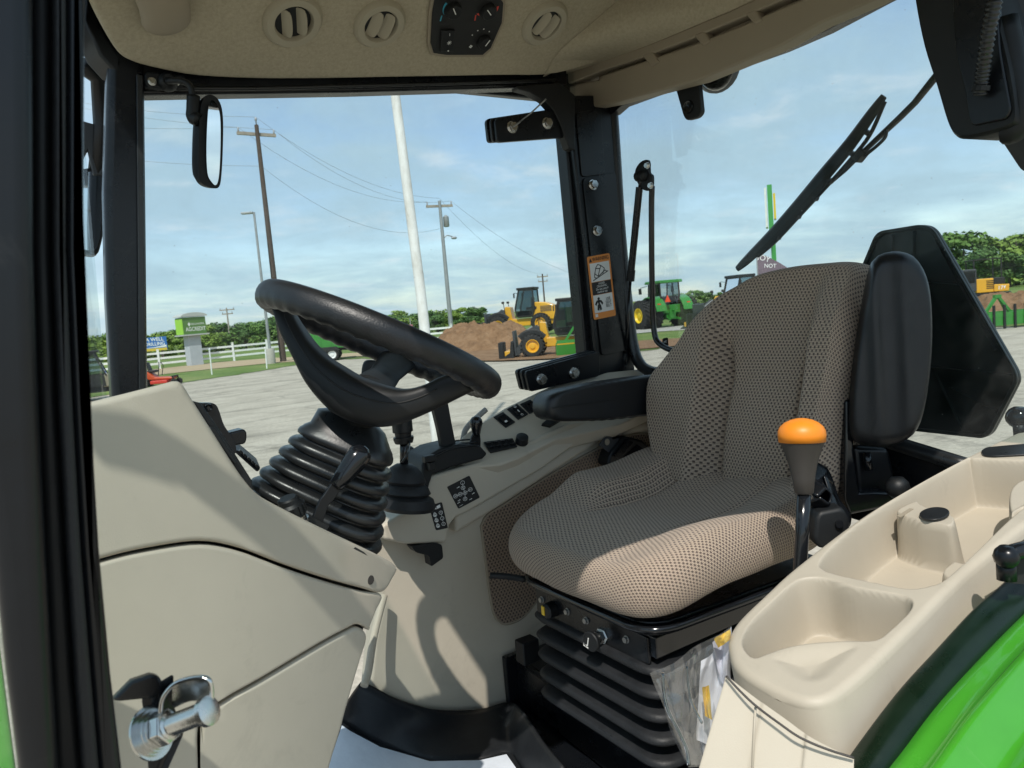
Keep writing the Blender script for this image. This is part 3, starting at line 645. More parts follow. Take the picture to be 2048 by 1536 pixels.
tr.part('hitch', MB().bar((-.6, .4, .7), (-1.2, .45, .6), .1, .14).bar((-.6, -.4, .7), (-1.2, -.45, .6), .1, .14).bar((-.6, 0, 1.3), (-1.2, 0, 1.2), .08, .08).box((-.75, 0, 1.0), (.3, .5, .7)), GRN)
tr.part('slow_triangle', MB().prism([(-1.15, .75, 1.85), (-1.15, .28, 1.85), (-1.15, .515, 2.35)], (.03, 0, 0)), mat('slow_orange', (.9, .08, .02), .4))
tr.part('rear_deck', MB().prism([(-.95, -.7, 1.9), (-.95, .7, 1.9), (-.75, .7, 2.25), (-.75, -.7, 2.25)], (.15, 0, 0)), INK)

# excavator
xb = PD(1972, 596, 47); ex = Thing('excavator', 'yellow tracked excavator with black frame parked by the trees beyond the triangle sign', 'excavator', (xb.x, xb.y, .1), FACE_LEFT-.25, None, True, .86)
xz = .0
ex.part('counterweight', MB().prism([(-1.15, -1.0, .75), (-1.2, -1.0, 1.25), (-.2, -1.0, 1.30), (-.2, -1.0, .75)], (0, 2.0, 0)), YEL, bev=.06)
hd = ex.part('engine_cover', MB().box((.35, 0, 1.25), (1.1, 1.9, 1.0)), YEL, bev=.05)
for k in range(5): ex.part('louver', MB().box((-.0+.02, .96, 1.05+.13*k), (.5, .03, .05)), INK, parent=hd)
ex.part('side_panel', MB().box((-.55, .3, 1.52), (.8, 1.2, .5)), INK, bev=.05)
tm = MB(); text_into(tm, '17', (-.6, 1.0, 1.02), (-1, 0, 0), (0, 0, 1), .26, .01, bold=.02); tm.prism([(-.95, 1.01, 1.16), (-.8, 1.01, 1.12), (-.85, 1.01, .92)], (0, .01, 0)); ex.part('lettering', tm, WHITE_INK)
for (x, y) in [(-.75, .8), (1.0, .8), (-.75, -.8), (1.0, -.8)]: ex.part('canopy_post', MB().bar((x, y, 1.4), (x*1.0, y, 3.1), .07, .07), INK)
ex.part('canopy', MB().box((.12, 0, 3.13), (1.9, 1.75, .07)), INK)
ex.part('cab', MB().box((1.35, .5, 1.7), (.95, .9, 1.6)), DKGREY, bev=.05)
ex.part('cab_window', MB().box((1.35, .97, 1.95), (.75, .03, .85)), GLASS_CLEAR)
ex.part('boom', MB().tube([(1.6, -.2, 1.2), (2.6, -.2, 2.6), (4.2, -.2, 2.4)], .18, 6), YEL); ex.part('stick', MB().tube([(4.2, -.2, 2.4), (4.5, -.2, .9)], .13, 6), YEL)
for s in (-1, 1):
    tk = [(1.5+.32*sin(a), .35-.34*cos(a)) for a in [pi*k/6 for k in range(7)]]+[(-1.1-.32*sin(a), .35+.34*cos(a)) for a in [pi*k/6 for k in range(7)]]
    tkk = ex.part('track', MB().prism([(x, s*.85-.22, z) for x, z in tk], (0, .44, 0)), INK)
    for k in range(14): ex.part('track_shoe', MB().box((-1.2+.21*k, s*.85, .70), (.12, .48, .04)).box((-1.2+.21*k, s*.85, -.01), (.12, .48, .04)), DKGREY, parent=tkk)

# green box blade beside the near loader
bp = PG(1146, 711); bxb = Thing('box_blade', 'green box blade implement with A-frame standing beside the near loader', 'implement', bp, FACE_LEFT, None, True)
bxb.part('blade', MB().prism([(.65, 0, 0), (.65, .08, .5), (-.9, .08, .5), (-.9, 0, 0)], (0, .06, 0)), GRN); bxb.part('side_plate', MB().prism([(.65, -.5, 0), (.65, .1, 0), (.65, .1, .6), (.65, -.5, .4)], (.04, 0, 0)), GRN)
bxb.part('side_plate', MB().prism([(-.9, -.5, 0), (-.9, .1, 0), (-.9, .1, .6), (-.9, -.5, .4)], (.04, 0, 0)), GRN)
bxb.part('top_bar', MB().bar((.65, 0, .62), (-.9, 0, .62), .14, .14), GRN)
bxb.part('mast', MB().bar((.3, 0, .62), (-.25, -.1, 1.35), .1, .08).bar((-.55, 0, .62), (-.25, -.1, 1.35), .1, .08).bar((-.25, -.1, 1.35), (-.25, .4, .6), .08, .08), GRN)
bxb.part('decal', MB().box((.45, .085, .32), (.35, .01, .10)), YEL_HUB)

# green implement by the right edge
ip = PG(2030, 655); ld_ = Thing('land_plane', 'green land plane implement with black teeth in front of the excavator', 'implement', ip, -YAW+.15, None, True)
ld_.part('frame', MB().bar((-1.1, 0, .5), (1.8, 0, .5), .12, .16).bar((-1.1, .9, .5), (1.8, .9, .5), .12, .16).bar((-1.1, 0, .5), (-1.1, .9, .5), .12, .3).bar((1.8, 0, .5), (1.8, .9, .5), .12, .3).box((.35, -.02, .30), (2.9, .06, .34)), GRN)
for k in range(7): ld_.part('tooth', MB().bar((-.9+k*.42, -.08, .85), (-.9+k*.42, -.08, .0), .05, .08), INK)
ld_.part('mast', MB().bar((-.95, .3, .55), (-.45, .3, 1.15), .09, .09).bar((0.1, .3, .55), (-.4, .3, 1.15), .09, .09).bar((-.55, .3, 1.15), (-.3, .3, 1.15), .12, .12).bar((-.4, .3, 1.15), (.4, .8, .5), .06, .06), GRN)
ld_.part('decal', MB().box((.6, -.06, .36), (.22, .02, .12)), WHITE_INK)

# trailer
tp_ = PG(655, 721); tl = Thing('dump_trailer', 'dark green enclosed trailer with tandem white wheels seen through the steering wheel', 'trailer', tp_, FACE_LEFT+.12, None, True)
tl.part('bed', MB().prism([(1.9, -1.0, .75), (1.7, -1.0, 1.75), (-1.2, -1.0, 1.75), (-1.45, -1.0, 1.25), (-1.3, -1.0, .75)], (0, 2.0, 0)), GRN, bev=.03)
for k in range(5): tl.part('stake', MB().box((1.4-.6*k, 1.03, 1.25), (.08, .06, .95)), GRN)
tl.part('frame', MB().bar((2.0, 0, .65), (-2.2, 0, .65), .9, .14).bar((-2.2, 0, .65), (-3.0, 0, .6), .12, .12), INK); tl.part('jack', MB().bar((-2.4, 0, .9), (-2.4, 0, 0), .08, .08), STEEL_W)
for x in (.45, -.45):
    for s in (-1, 1): wheel(tl, (x, s*1.0, .38), .38, .24, WHT, s, .62, 16, .01)
tl.part('fender', MB().prism([(.95, .85, .6), (.75, .85, .85), (-.75, .85, .85), (-.95, .85, .6)], (0, .32, 0)), INK)
tl.part('decal', MB().box((-.95, 1.012, 1.62), (.35, .01, .14)), mat('pink_decal', (.6, .15, .2), .5))
# utility vehicle
up_ = PG(232, 796); ut = Thing('utility_vehicle', 'dark tan side by side utility vehicle seen between the front posts', 'utility vehicle', up_, -YAW+.45, None, True)
for x in (.4, -1.5):
    for s in (-1, 1): wheel(ut, (x, s*.62, .35), .36, .26, DKGREY, s, .55, 16, .03)
ut.part('hood', MB().prism([(-.35, -.62, .5), (-.3, -.62, 1.0), (.55, -.62, .95), (.85, -.62, .75), (.8, -.62, .5)], (0, 1.24, 0)), CAMO, bev=.06)
ut.part('bed', MB().box((-1.6, 0, .8), (1.1, 1.35, .5)), CAMO, bev=.04); ut.part('chassis', MB().box((-.6, 0, .45), (2.2, 1.1, .25)), INK)
for s in (-1, 1):
    for a, b in [((-.2, .95), (-.55, 1.85)), ((-1.2, .95), (-1.1, 1.85)), ((-.55, 1.85), (-1.1, 1.85))]: ut.part('roll_bar', MB().bar((a[0], s*.62, a[1]), (b[0], s*.62, b[1]), .06, .06), INK)
    ut.part('door', MB().prism([(-.25, s*.63, .55), (-.3, s*.63, 1.0), (-1.1, s*.63, 1.0), (-1.1, s*.63, .55)], (0, s*.03, 0)), INK)
    ut.part('window', MB().poly([(-.25, s*.62, 1.0), (-1.15, s*.62, 1.0), (-1.08, s*.62, 1.82), (-.55, s*.62, 1.82)]), GLASS_CLEAR)
ut.part('roof', MB().box((-.85, 0, 1.9), (.95, 1.35, .08)), INK, bev=.03); ut.part('windscreen', MB().poly([(-.2, -.6, .98), (-.2, .6, .98), (-.55, .6, 1.82), (-.55, -.6, 1.82)]), GLASS_CLEAR)
ut.part('seat', MB().box((-.95, 0, .8), (.45, 1.1, .2)).box((-1.12, 0, 1.1), (.14, 1.1, .6)), INK, bev=.03)
# zero turn mower
mp_ = PG(312, 773); mw = Thing('riding_mower', 'orange and red zero turn mower beside the front post', 'mower', mp_, -YAW+.1, None, True)
for s in (-1, 1): wheel(mw, (-.45, s*.45, .28), .28, .24, INK, s, .5, 14, .02); wheel(mw, (.95, s*.35, .15), .15, .12, INK, s, .5, 8, .01)
mw.part('deck', MB().box((.35, 0, .22), (.75, 1.25, .16)), RED, bev=.04); mw.part('body', MB().prism([(-.7, -.35, .35), (-.65, -.35, .78), (-.2, -.35, .72), (.1, -.35, .45), (.9, -.35, .38), (.9, -.35, .3)], (0, .7, 0)), ORG, bev=.04)
mw.part('engine', MB().box((-.62, 0, .75), (.4, .5, .35)), INK, bev=.05); mw.part('seat', MB().box((-.05, 0, .72), (.4, .42, .12)).prism([(-.2, -.2, .75), (-.3, -.2, 1.15), (-.22, -.2, 1.15), (-.1, -.2, .75)], (0, .4, 0)), INK, bev=.04)
for s in (-1, 1): mw.part('control_lever', MB().tube([(.25, s*.25, .5), (.35, s*.27, .95), (.3, s*.1, 1.12)], .02, 6), INK)
mw.part('front_fork', MB().bar((.9, .35, .42), (.95, .35, .2), .05, .05).bar((.9, -.35, .42), (.95, -.35, .2), .05, .05).bar((.9, -.4, .42), (.9, .4, .42), .06, .06), INK)
# banner and dealer pylon
PUR = mat('banner_purple', (.15, .11, .135), .8, var=.15, vscale=3)
bd = 24; bo = PD(1513, 505, bd); bz = PD(1513, 560, bd).z
bn = Thing('feather_banner', 'dark purple printed banner flag behind the seat top', 'banner', (bo.x, bo.y, 0), -YAW, None, True); kb = bd/FPX
bn.part('pole', MB().tube([(0, 0, 0), (0, 0, bo.z+.05)], .02, 6), GALV)
sh = [(0, bo.z), (22*kb, bo.z-10*kb), (45*kb, bo.z-24*kb), (64*kb, bo.z-38*kb), (68*kb, bo.z-60*kb), (60*kb, .9), (0, .9)]
bn.part('cloth', MB().prism([(x, 0, z) for x, z in sh], (0, .012, 0)), PUR)
tm = MB(); text_into(tm, 'JOY', (14*kb, 0, bo.z-13*kb), (1, 0, -.35), (.35, 0, 1), 11*kb, .006); text_into(tm, 'NOT', (26*kb, 0, bo.z-29*kb), (1, 0, -.1), (.1, 0, 1), 8*kb, .006); bn.part('lettering', tm, WHITE_INK)
pd_ = 70; po = PD(1546, 520, pd_); kp = pd_/FPX; pz = lambda y: PD(1544, y, pd_).z
py_ = Thing('dealer_pylon', 'tall narrow green and white dealer pylon sign seen edge on behind the wiper', 'sign', (po.x, po.y, 0), -math.atan2(po.x, po.y), None, True)
py_.part('panel', MB().box((0, 0, (pz(374)+pz(470))/2), (9*kp, 2.4, pz(374)-pz(470))), mat('pylon_green', (.05, .30, .06), .45)); py_.part('post', MB().box((2*kp, .4, pz(470)/2), (9*kp, .5, pz(470))), mat('pylon_post_green', (.04, .28, .05), .5))
py_.part('white_panel', MB().box((-8*kp, .2, (pz(378)+pz(455))/2), (4*kp, 2.0, pz(378)-pz(455))), WHITE_VINYL); py_.part('edge_strip', MB().box((8*kp, .2, (pz(390)+pz(440))/2), (4*kp, 1.6, pz(390)-pz(440))), YEL_HUB)
# small road sign beyond fence
rs = PD(822, 660, 64); rsg = Thing('road_sign', 'small pinkish road sign beyond the fence right of the flagpole', 'sign', (rs.x, rs.y, 0), -YAW, None, True)
rsg.part('post', MB().bar((0, 0, 0), (0, 0, 2.2), .07, .07), GALV); rsg.part('panel', MB().box((0, -.06, PD(822, 655, 64).z), (.38, .03, .5)), mat('sign_pink', (.38, .13, .16), .5))
# ================================================================== CAB SHELL
H = CAM_H
def fabric(name, base=(.20, .165, .125), dark=(.035, .028, .028), period=.0118, uv=True):
    mt = bpy.data.materials.new(name); mt.use_nodes = True; t = mt.node_tree; p = t.nodes['Principled BSDF']
    p.inputs['Roughness'].default_value = .85; p.inputs['Specular IOR Level'].default_value = .25; p.inputs['Sheen Weight'].default_value = .15
    co = t.nodes.new('ShaderNodeTexCoord'); sp = t.nodes.new('ShaderNodeSeparateXYZ')
    wob = t.nodes.new('ShaderNodeTexNoise'); wob.inputs['Scale'].default_value = 28; t.links.new(co.outputs['UV'], wob.inputs['Vector'])
    wv = t.nodes.new('ShaderNodeVectorMath'); wv.operation = 'MULTIPLY_ADD'; wv.inputs[1].default_value = (.004,)*3
    t.links.new(wob.outputs['Color'], wv.inputs[0]); t.links.new(co.outputs['UV'], wv.inputs[2]); t.links.new(wv.outputs[0], sp.inputs[0])
    def M(op, a, b=None, c=None):
        n = t.nodes.new('ShaderNodeMath'); n.operation = op
        for i, v in enumerate((a, b, c)):
            if v is None: continue
            if isinstance(v, (int, float)): n.inputs[i].default_value = v
            else: t.links.new(v, n.inputs[i])
        return n.outputs[0]
    u = M('DIVIDE', sp.outputs['X'], period); v = M('DIVIDE', sp.outputs['Y'], period*.80)
    row = M('FLOOR', v); fv = M('FRACT', v); off = M('MULTIPLY', M('MODULO', M('ABSOLUTE', row), 2.0), .5)
    fu = M('FRACT', M('ADD', u, off))
    du = M('ABSOLUTE', M('SUBTRACT', fu, .5)); dv_ = M('ABSOLUTE', M('SUBTRACT', fv, .5))
    a = t.nodes.new('ShaderNodeMapRange'); a.interpolation_type = 'SMOOTHSTEP'; a.inputs['From Min'].default_value = .25; a.inputs['From Max'].default_value = .17; t.links.new(du, a.inputs['Value'])
    b = t.nodes.new('ShaderNodeMapRange'); b.interpolation_type = 'SMOOTHSTEP'; b.inputs['From Min'].default_value = .40; b.inputs['From Max'].default_value = .28; t.links.new(dv_, b.inputs['Value'])
    mask = M('MULTIPLY', a.outputs[0], b.outputs[0])
    rib = M('ADD', .5, M('MULTIPLY', .5, M('SINE', M('MULTIPLY', v, 4*pi))))           # weft threads
    m1_ = t.nodes.new('ShaderNodeMixRGB'); m1_.inputs[1].default_value = (base[0]*.62, base[1]*.62, base[2]*.62, 1); m1_.inputs[2].default_value = (base[0]*1.22, base[1]*1.22, base[2]*1.22, 1); t.links.new(rib, m1_.inputs[0])
    nz = t.nodes.new('ShaderNodeTexNoise'); nz.inputs['Scale'].default_value = 900; t.links.new(co.outputs['UV'], nz.inputs['Vector'])
    m2_ = t.nodes.new('ShaderNodeMixRGB'); m2_.inputs[2].default_value = (*dark, 1); t.links.new(m1_.outputs[0], m2_.inputs[1]); t.links.new(M('MULTIPLY', mask, .92), m2_.inputs[0])
    m3_ = t.nodes.new('ShaderNodeMixRGB'); m3_.blend_type = 'OVERLAY'; m3_.inputs[0].default_value = .35; t.links.new(m2_.outputs[0], m3_.inputs[1]); t.links.new(nz.outputs['Fac'], m3_.inputs[2])
    t.links.new(m3_.outputs[0], p.inputs['Base Color'])
    hgt = M('ADD', M('MULTIPLY', rib, .35), M('ADD', M('MULTIPLY', mask, -.8), M('MULTIPLY', nz.outputs['Fac'], .3)))
    bp_ = t.nodes.new('ShaderNodeBump'); bp_.inputs['Strength'].default_value = .7; bp_.inputs['Distance'].default_value = .0022; t.links.new(hgt, bp_.inputs['Height']); t.links.new(bp_.outputs[0], p.inputs['Normal'])
    return mt
FABRIC = fabric('woven_seat_fabric', (.47, .37, .285), (.085, .062, .054), .0094); FABRIC_SIDE = fabric('woven_panel_fabric', (.30, .225, .165), (.05, .038, .034), .0105)
HEADL = ramp_mat('headliner_felt', [(.25, (.35, .31, .225)), (.5, (.43, .38, .285)), (.78, (.51, .455, .345))], 130, rough=.95, bump=.35, dist=.002, stretch=(1, 1, 1), detail=9)
YW = 1.75
cab = Thing('tractor_cab', 'open tractor cab shell with black posts, felt headliner and big glass panes', 'tractor cab', (.8, 1.2, 1.0))
# right front post
cab.part('front_post', MB().prism([PY(x, y, 1.72) for x, y in [(218, 60), (290, 110), (291, 190), (294, 480), (297, 790), (226, 830), (213, 600), (208, 380), (213, 200)]], (0, .07, 0)), BLK_PAINT, bev=.018, seg=5)
cab.part('post_seal', MB().bar(PY(279, 150, 1.713), PY(284, 790, 1.713), .006, .012), RUBBER, bev=.002)
# the near post: welded tube with rubber seals, seen out of focus
def post_strip(rows, Yp, dep, mt, name, bev):
    L = [PY(a, y, Yp) for y, a, b in rows]; R_ = [PY(b, y, Yp) for y, a, b in rows[::-1]]
    return cab.part(name, MB().prism(L+R_, (0, dep, 0)), mt, bev=bev, seg=5)
YR = [-500, 0, 500, 800, 1100, 1350, 1536, 1900]
def rows(a, b): return [(y, x, z_) for y, x, z_ in zip(YR, a, b)]
post_strip(rows([-60, -60, -60, -60, -16, 10, 34, 58], [66, 66, 68, 78, 92, 106, 118, 140]), .475, .09, BLK_PAINT, 'near_post', .04)
post_strip(rows([60, 60, 62, 72, 86, 98, 108, 130], [106, 106, 108, 120, 136, 152, 168, 190]), .512, .04, BLK, 'door_seal', .006)
post_strip(rows([104, 104, 105, 116, 132, 148, 162, 185], [132, 132, 132, 145, 162, 182, 198, 222]), .500, .05, RUBBER_MATT, 'door_seal', .007)
post_strip(rows([127, 127, 127, 140, 157, 176, 192, 216], [171, 170, 168, 181, 199, 222, 244, 285]), .508, .06, BLK_PAINT, 'post_lip', .022)
# roof, headliner
A_, B_ = PY(290, 150, 1.70), PY(1100, 150, 1.70)
hn = (B_-A_).cross(V((0, -1, .62))).normalized()
if hn.z > 0: hn = -hn
def PH(x, y): return PP(x, y, A_, hn)
low = [(172, -60), (178, 0), (206, 60), (236, 108), (262, 126), (310, 140), (400, 156), (560, 162), (800, 158), (1000, 154), (1112, 150), (1250, 110), (1400, 60), (1500, 24), (1565, -2), (1680, -60)]
hp = [PH(x, y) for x, y in crv(low, 4)]
cab.part('headliner', MB().prism(hp, -hn*.05), HEADL, bev=.022, seg=5)
sv_ = crv([(1104, 156, 0), (1136, 148, 0), (1300, 92, 0), (1458, 26, 0), (1511, 1, 0), (1640, -60, 0), (1760, -120, 0)], 6)
tv_ = crv([(1085, 153, 0), (1090, 146, 0), (1120, 100, 0), (1190, 40, 0), (1230, 5, 0), (1310, -60, 0), (1380, -120, 0)], 6)
def hside(u, v):
    i = min(int(round(u*(len(sv_)-1))), len(sv_)-1); a = PX(sv_[i].x, sv_[i].y, 1.482); b = PH(tv_[i].x, tv_[i].y)+hn*.0015
    mid = a.lerp(b, .5)+V((.02, .0, .012)); return a*(1-v)**2+mid*2*v*(1-v)+b*v*v
cab.part('headliner', MB().grid(hside, len(sv_), 10), HEADL, smooth=True)
t0, t1_ = hp[0], hp[-1]
cab.part('ceiling_panel', MB().prism([t0-hn*.03, t1_-hn*.03, V((1.62, .50, t1_.z+.06)), V((.13, .52, t0.z+.10))], (0, 0, .02)), HEADL)
zr = H+1.0
ROOF_G = mat('roof_green', (.04, .25, .03), .3, coat=.5)
cab.part('roof', MB().prism([V((-.005, .355, zr)), V((.19, .30, zr)), V((.37, .235, zr)), V((.52, .13, zr)), V((.8, .06, zr)), V((1.72, .04, zr)), V((1.72, 1.86, zr)), V((-.005, 1.86, zr))], (0, 0, .10)), ROOF_G, bev=.03)
cab.part('roof_side', MB().prism([V((.12, .50, H+.62)), V((.38, .50, H+.62)), V((.56, .44, H+.62)), V((.72, .33, H+.62)), V((1.0, .26, H+.62)), V((1.6, .25, H+.62)), V((1.6, .30, H+.62)), V((.74, .38, H+.62)), V((.57, .49, H+.62)), V((.38, .55, H+.62)), V((.12, .55, H+.62))], (0, 0, .385)), BLK_PAINT)
cab.part('roof_side', MB().box((.86, 1.84, H+.81), (1.66, .04, .40)), BLK_PAINT, bev=.012)
cab.part('roof_front', MB().box((.155, 1.12, H+.81), (.03, 1.20, .38)), BLK_PAINT, bev=.012)
cab.part('roof_back', MB().box((1.68, 1.05, H+.84), (.05, 1.55, .34)), BLK_PAINT, bev=.012)
cab.part('roof_lip', MB().prism([PY(x, y, 1.84) for x, y in [(286, 192), (700, 186), (1060, 173), (1060, 166), (700, 178), (286, 184)]], (0, .03, 0)), WHITE_VINYL, bev=.002)
hdr = [(236, 100), (310, 130), (560, 150), (800, 148), (1135, 135), (1135, 172), (1000, 176), (700, 184), (400, 188), (284, 190), (236, 170)]
cab.part('side_header', MB().prism([PY(x, y, 1.73) for x, y in hdr], (0, .05, 0)), BLK_PAINT, bev=.008)
cab.part('header_seal', MB().tube([PY(x, y, 1.722) for x, y in crv([(290, 176), (500, 177), (700, 172), (900, 167), (1110, 160)], 4)], .005, 6), RUBBER, smooth=True)
# windshield header rail at the front
cab.part('front_header', MB().prism([PY(x, y, 1.72) for x, y in [(175, -10), (205, 55), (248, 125), (236, 150), (200, 110), (170, 40)]], (-.02, .06, 0)), BLK, bev=.006)
# rear post
RPY = 1.715
cab.part('rear_post', MB().prism([PY(x, y, RPY) for x, y in [(1138, 190), (1224, 190), (1232, 300), (1243, 470), (1258, 640), (1274, 765), (1197, 775), (1172, 520), (1146, 285)]], (0, .07, 0)), BLK_PAINT, bev=.006)
cab.part('post_trim', MB().prism([PY(x, y, 1.735) for x, y in [(1127, 230), (1143, 230), (1196, 760), (1176, 760)]], (0, .05, 0)), BLK_PAINT, bev=.006)
cab.part('post_plate', MB().prism([PY(p.x, p.y, RPY-.006) for p in rnd_poly([(1166, 357, 0), (1232, 344, 0), (1258, 700, 0), (1204, 712, 0)], 8)], (0, .006, 0)), BLK_PAINT, bev=.0015)
cab.part('post_cover', MB().prism([PY(p.x, p.y, RPY-.005) for p in rnd_poly([(1152, 226, 0), (1202, 216, 0), (1210, 348, 0), (1164, 354, 0)], 8)], (0, .005, 0)), BLK_PAINT, bev=.0015)
def bolt(T, p, n, r=.011, parent=None, mt=None, name='bolt'):
    n = V(n).normalized(); mb = MB(); mb.lathe(p, n, [(0, r*1.35), (r*.25, r*1.35), (r*.25, r), (r*.9, r*.95), (r*1.0, r*.75)], 6 if False else 12)
    a, b, d = frame(n); hx = [V(p)+n*r*.25+a*cos(pi*k/3)*r*1.05+b*sin(pi*k/3)*r*1.05 for k in range(6)]; mb.prism(hx, n*r*.9)
    return T.part(name, mb, mt or CHROME, parent=parent, bev=.0006)
for x, y in [(1185, 370), (1193, 462)]: bolt(cab, PY(x, y, RPY-.006), (0, -1, .1), .0115)
cab.part('hole_plug', MB().lathe(PY(1165, 344, RPY), (0, -1, 0), [(0, .005), (.001, .005)], 10), WHITE_INK)
# rear window frame: inner bead with the rounded lower corner, header, sill
fr = crv([(1224, 214), (1230, 300), (1241, 470), (1256, 620), (1266, 690), (1278, 725), (1300, 742), (1345, 752), (1500, 795), (1700, 858), (1960, 940)], 5)
cab.part('rear_window_frame', MB().tube([PX(p.x, p.y, 1.555) for p in fr], .017, 8), RUBBER, smooth=True)
cab.part('rear_sill', MB().prism([PX(x, y, 1.56) for x, y in [(1262, 745), (1345, 756), (1700, 862), (2060, 975), (2060, 1150), (1262, 900)]], (.05, 0, 0)), BLK_PAINT, bev=.006)
cab.part('rear_header', MB().prism([PX(x, y, 1.535) for x, y in [(1205, 190), (1394, 140), (1559, 75), (1740, -10), (1790, -60), (1880, -60), (1764, 0), (1646, 63), (1559, 101), (1448, 141), (1300, 190), (1240, 212), (1222, 228), (1205, 235)]], (.04, 0, 0)), BLK_PAINT, bev=.006)
# tan trim over the rear window
seam = [(1092, 186), (1112, 150), (1136, 144), (1300, 88), (1458, 22), (1511, -3), (1640, -60)]
gru = [(1830, -60), (1610, -22), (1560, 2), (1488, 33), (1382, 78), (1290, 113), (1203, 142), (1170, 160), (1092, 186)]
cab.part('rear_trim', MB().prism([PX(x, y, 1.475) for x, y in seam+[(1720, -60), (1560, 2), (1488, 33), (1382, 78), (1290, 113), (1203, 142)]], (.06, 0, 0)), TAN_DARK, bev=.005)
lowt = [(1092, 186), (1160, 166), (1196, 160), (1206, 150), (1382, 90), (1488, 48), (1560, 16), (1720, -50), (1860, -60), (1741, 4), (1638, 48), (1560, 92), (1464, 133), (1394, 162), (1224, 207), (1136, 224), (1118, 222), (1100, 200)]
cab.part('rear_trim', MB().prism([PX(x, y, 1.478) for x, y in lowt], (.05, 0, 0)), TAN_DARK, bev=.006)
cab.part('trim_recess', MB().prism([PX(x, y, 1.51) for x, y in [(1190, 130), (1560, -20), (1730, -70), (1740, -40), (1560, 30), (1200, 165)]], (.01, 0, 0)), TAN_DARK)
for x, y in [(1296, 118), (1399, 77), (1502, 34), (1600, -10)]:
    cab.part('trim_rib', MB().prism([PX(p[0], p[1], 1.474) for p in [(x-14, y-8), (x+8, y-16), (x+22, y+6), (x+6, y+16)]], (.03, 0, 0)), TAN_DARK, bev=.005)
# panes
cab.part('side_window', MB().prism([PY(x, y, 1.79) for x, y in [(262, 150), (1150, 140), (1240, 1100), (230, 1100)]], (0, .005, 0)), GLASS)
cab.part('rear_window', MB().prism([PX(x, y, 1.585) for x, y in [(1210, 190), (1470, 110), (1764, -20), (2500, -300), (2500, 1150), (1850, 925), (1330, 770), (1240, 760)]], (.005, 0, 0)), GLASS)
fw = [V((-.05, .60, H-.5)), V((.12, 1.72, H-.5)), V((.17, 1.72, H+.60)), V((-.02, .60, H+.62))]
cab.part('windshield', MB().prism(fw, (-.005, 0, 0)), GLASS)
# the other rear post and door edge, upper right
cab.part('door_frame', MB().prism([PD(x, y, 1.28) for x, y in [(2003, -60), (2120, -60), (2120, 330), (2058, 236), (2040, 150)]], V((.05, .08, 0))), mat('post_grey_black', (.03, .032, .036), .6), bev=.01)

# hinge brackets on the side window
def bracket(quad, bolts, label):
    t = Thing('hinge_bracket', label, 'hinge', PY(*quad[0], 1.70), 0, 'side window hinges')
    q = [PY(x, y, 1.70) for x, y in quad]
    t.part('hinge_plate', MB().prism(rnd_poly(q, .012), (0, .012, 0)), BLK_PAINT, bev=.002)
    t.part('hinge_pad', MB().prism(rnd_poly([p+V((-.006, .014, .003)) for p in q], .012), (0, .01, 0)), RUBBER, bev=.002)
    t.part('hinge_plate', MB().prism(rnd_poly([p+V((-.011, .026, .005)) for p in q], .012), (0, .012, 0)), BLK_PAINT, bev=.002)
    for x, y in bolts: bolt(t, PY(x, y, 1.70), (0, -1, .05), .012)
    return t
hu = bracket([(990, 237), (1142, 214), (1142, 274), (995, 285)], [(1023, 255), (1093, 247)], 'upper black window hinge bracket with steel cable on its bolt')
hu.part('ring_terminal', MB().bar(PY(1023, 255, 1.688), PY(1038, 245, 1.688), .016, .004), DULL, bev=.001)
hu.part('cable', MB().tube([PY(1036, 246, 1.688), PY(1062, 226, 1.66), PY(1092, 198, 1.62)], .0022, 6), DULL, smooth=True)
bracket([(1050, 743), (1200, 702), (1200, 752), (1060, 784)], [(1082, 759), (1147, 746)], 'lower black window hinge bracket above the armrest')
# black corner gusset between side header and rear post
cab.part('corner_gusset', MB().prism([PY(p.x, p.y, 1.69) for p in [V(q+(0,)) for q in [(1034, 172), (1120, 166), (1150, 190), (1150, 300), (1138, 296), (1122, 250), (1108, 222), (1088, 200), (1060, 184), (1036, 178)]]], (0, .03, 0)), BLK, bev=.003)

# warning decal
TL, TR, BR, BL = [PY(x, y, RPY-.0075) for x, y in [(1174, 514), (1219, 506), (1232, 631), (1188, 640)]]
def sq(u, v, k=0): return (TL*(1-u)+TR*u)*(1-v)+(BL*(1-u)+BR*u)*v+V((0, -.0003*k, 0))
dr, du_ = (TR-TL), (TL-BL); wdt = dr.length
dec = Thing('warning_decal', 'orange, white and black WARNING decal on the rear cab post', 'decal', TL)
def quad(u0, u1, v0, v1, k): return [sq(u0, v0, k), sq(u1, v0, k), sq(u1, v1, k), sq(u0, v1, k)]
DO = mat('decal_orange', (.72, .25, .04), .45); DW = mat('decal_white', (.72, .72, .70), .45)
dec.part('backing', MB().prism(rnd_poly(quad(0, 1, 0, 1, 0), .006), (0, .001, 0)), DO)
dec.part('picture_field', MB().poly(quad(.07, .93, .115, .41, 1)), DW); dec.part('text_field', MB().poly(quad(.07, .93, .415, .615, 1)), INK); dec.part('picture_field', MB().poly(quad(.07, .93, .62, .90, 1)), DW)
tm = MB(); text_into(tm, 'WARNING', sq(.57, .058, 1), dr, du_, .0105, bold=.02, squeeze=.9)
tm.poly([sq(.06, .095, 2), sq(.125, .025, 2), sq(.19, .095, 2)])
def stroke(pts, w, k=2):
    for (a, b) in zip(pts, pts[1:]):
        A, B = V((a[0], a[1], 0)), V((b[0], b[1], 0)); n = V((-(B-A).y, (B-A).x, 0)).normalized()*w
        n.x *= 1; n.y *= .4
        tm.poly([sq(*(A+n).xy, k), sq(*(B+n).xy, k), sq(*(B-n).xy, k), sq(*(A-n).xy, k)])
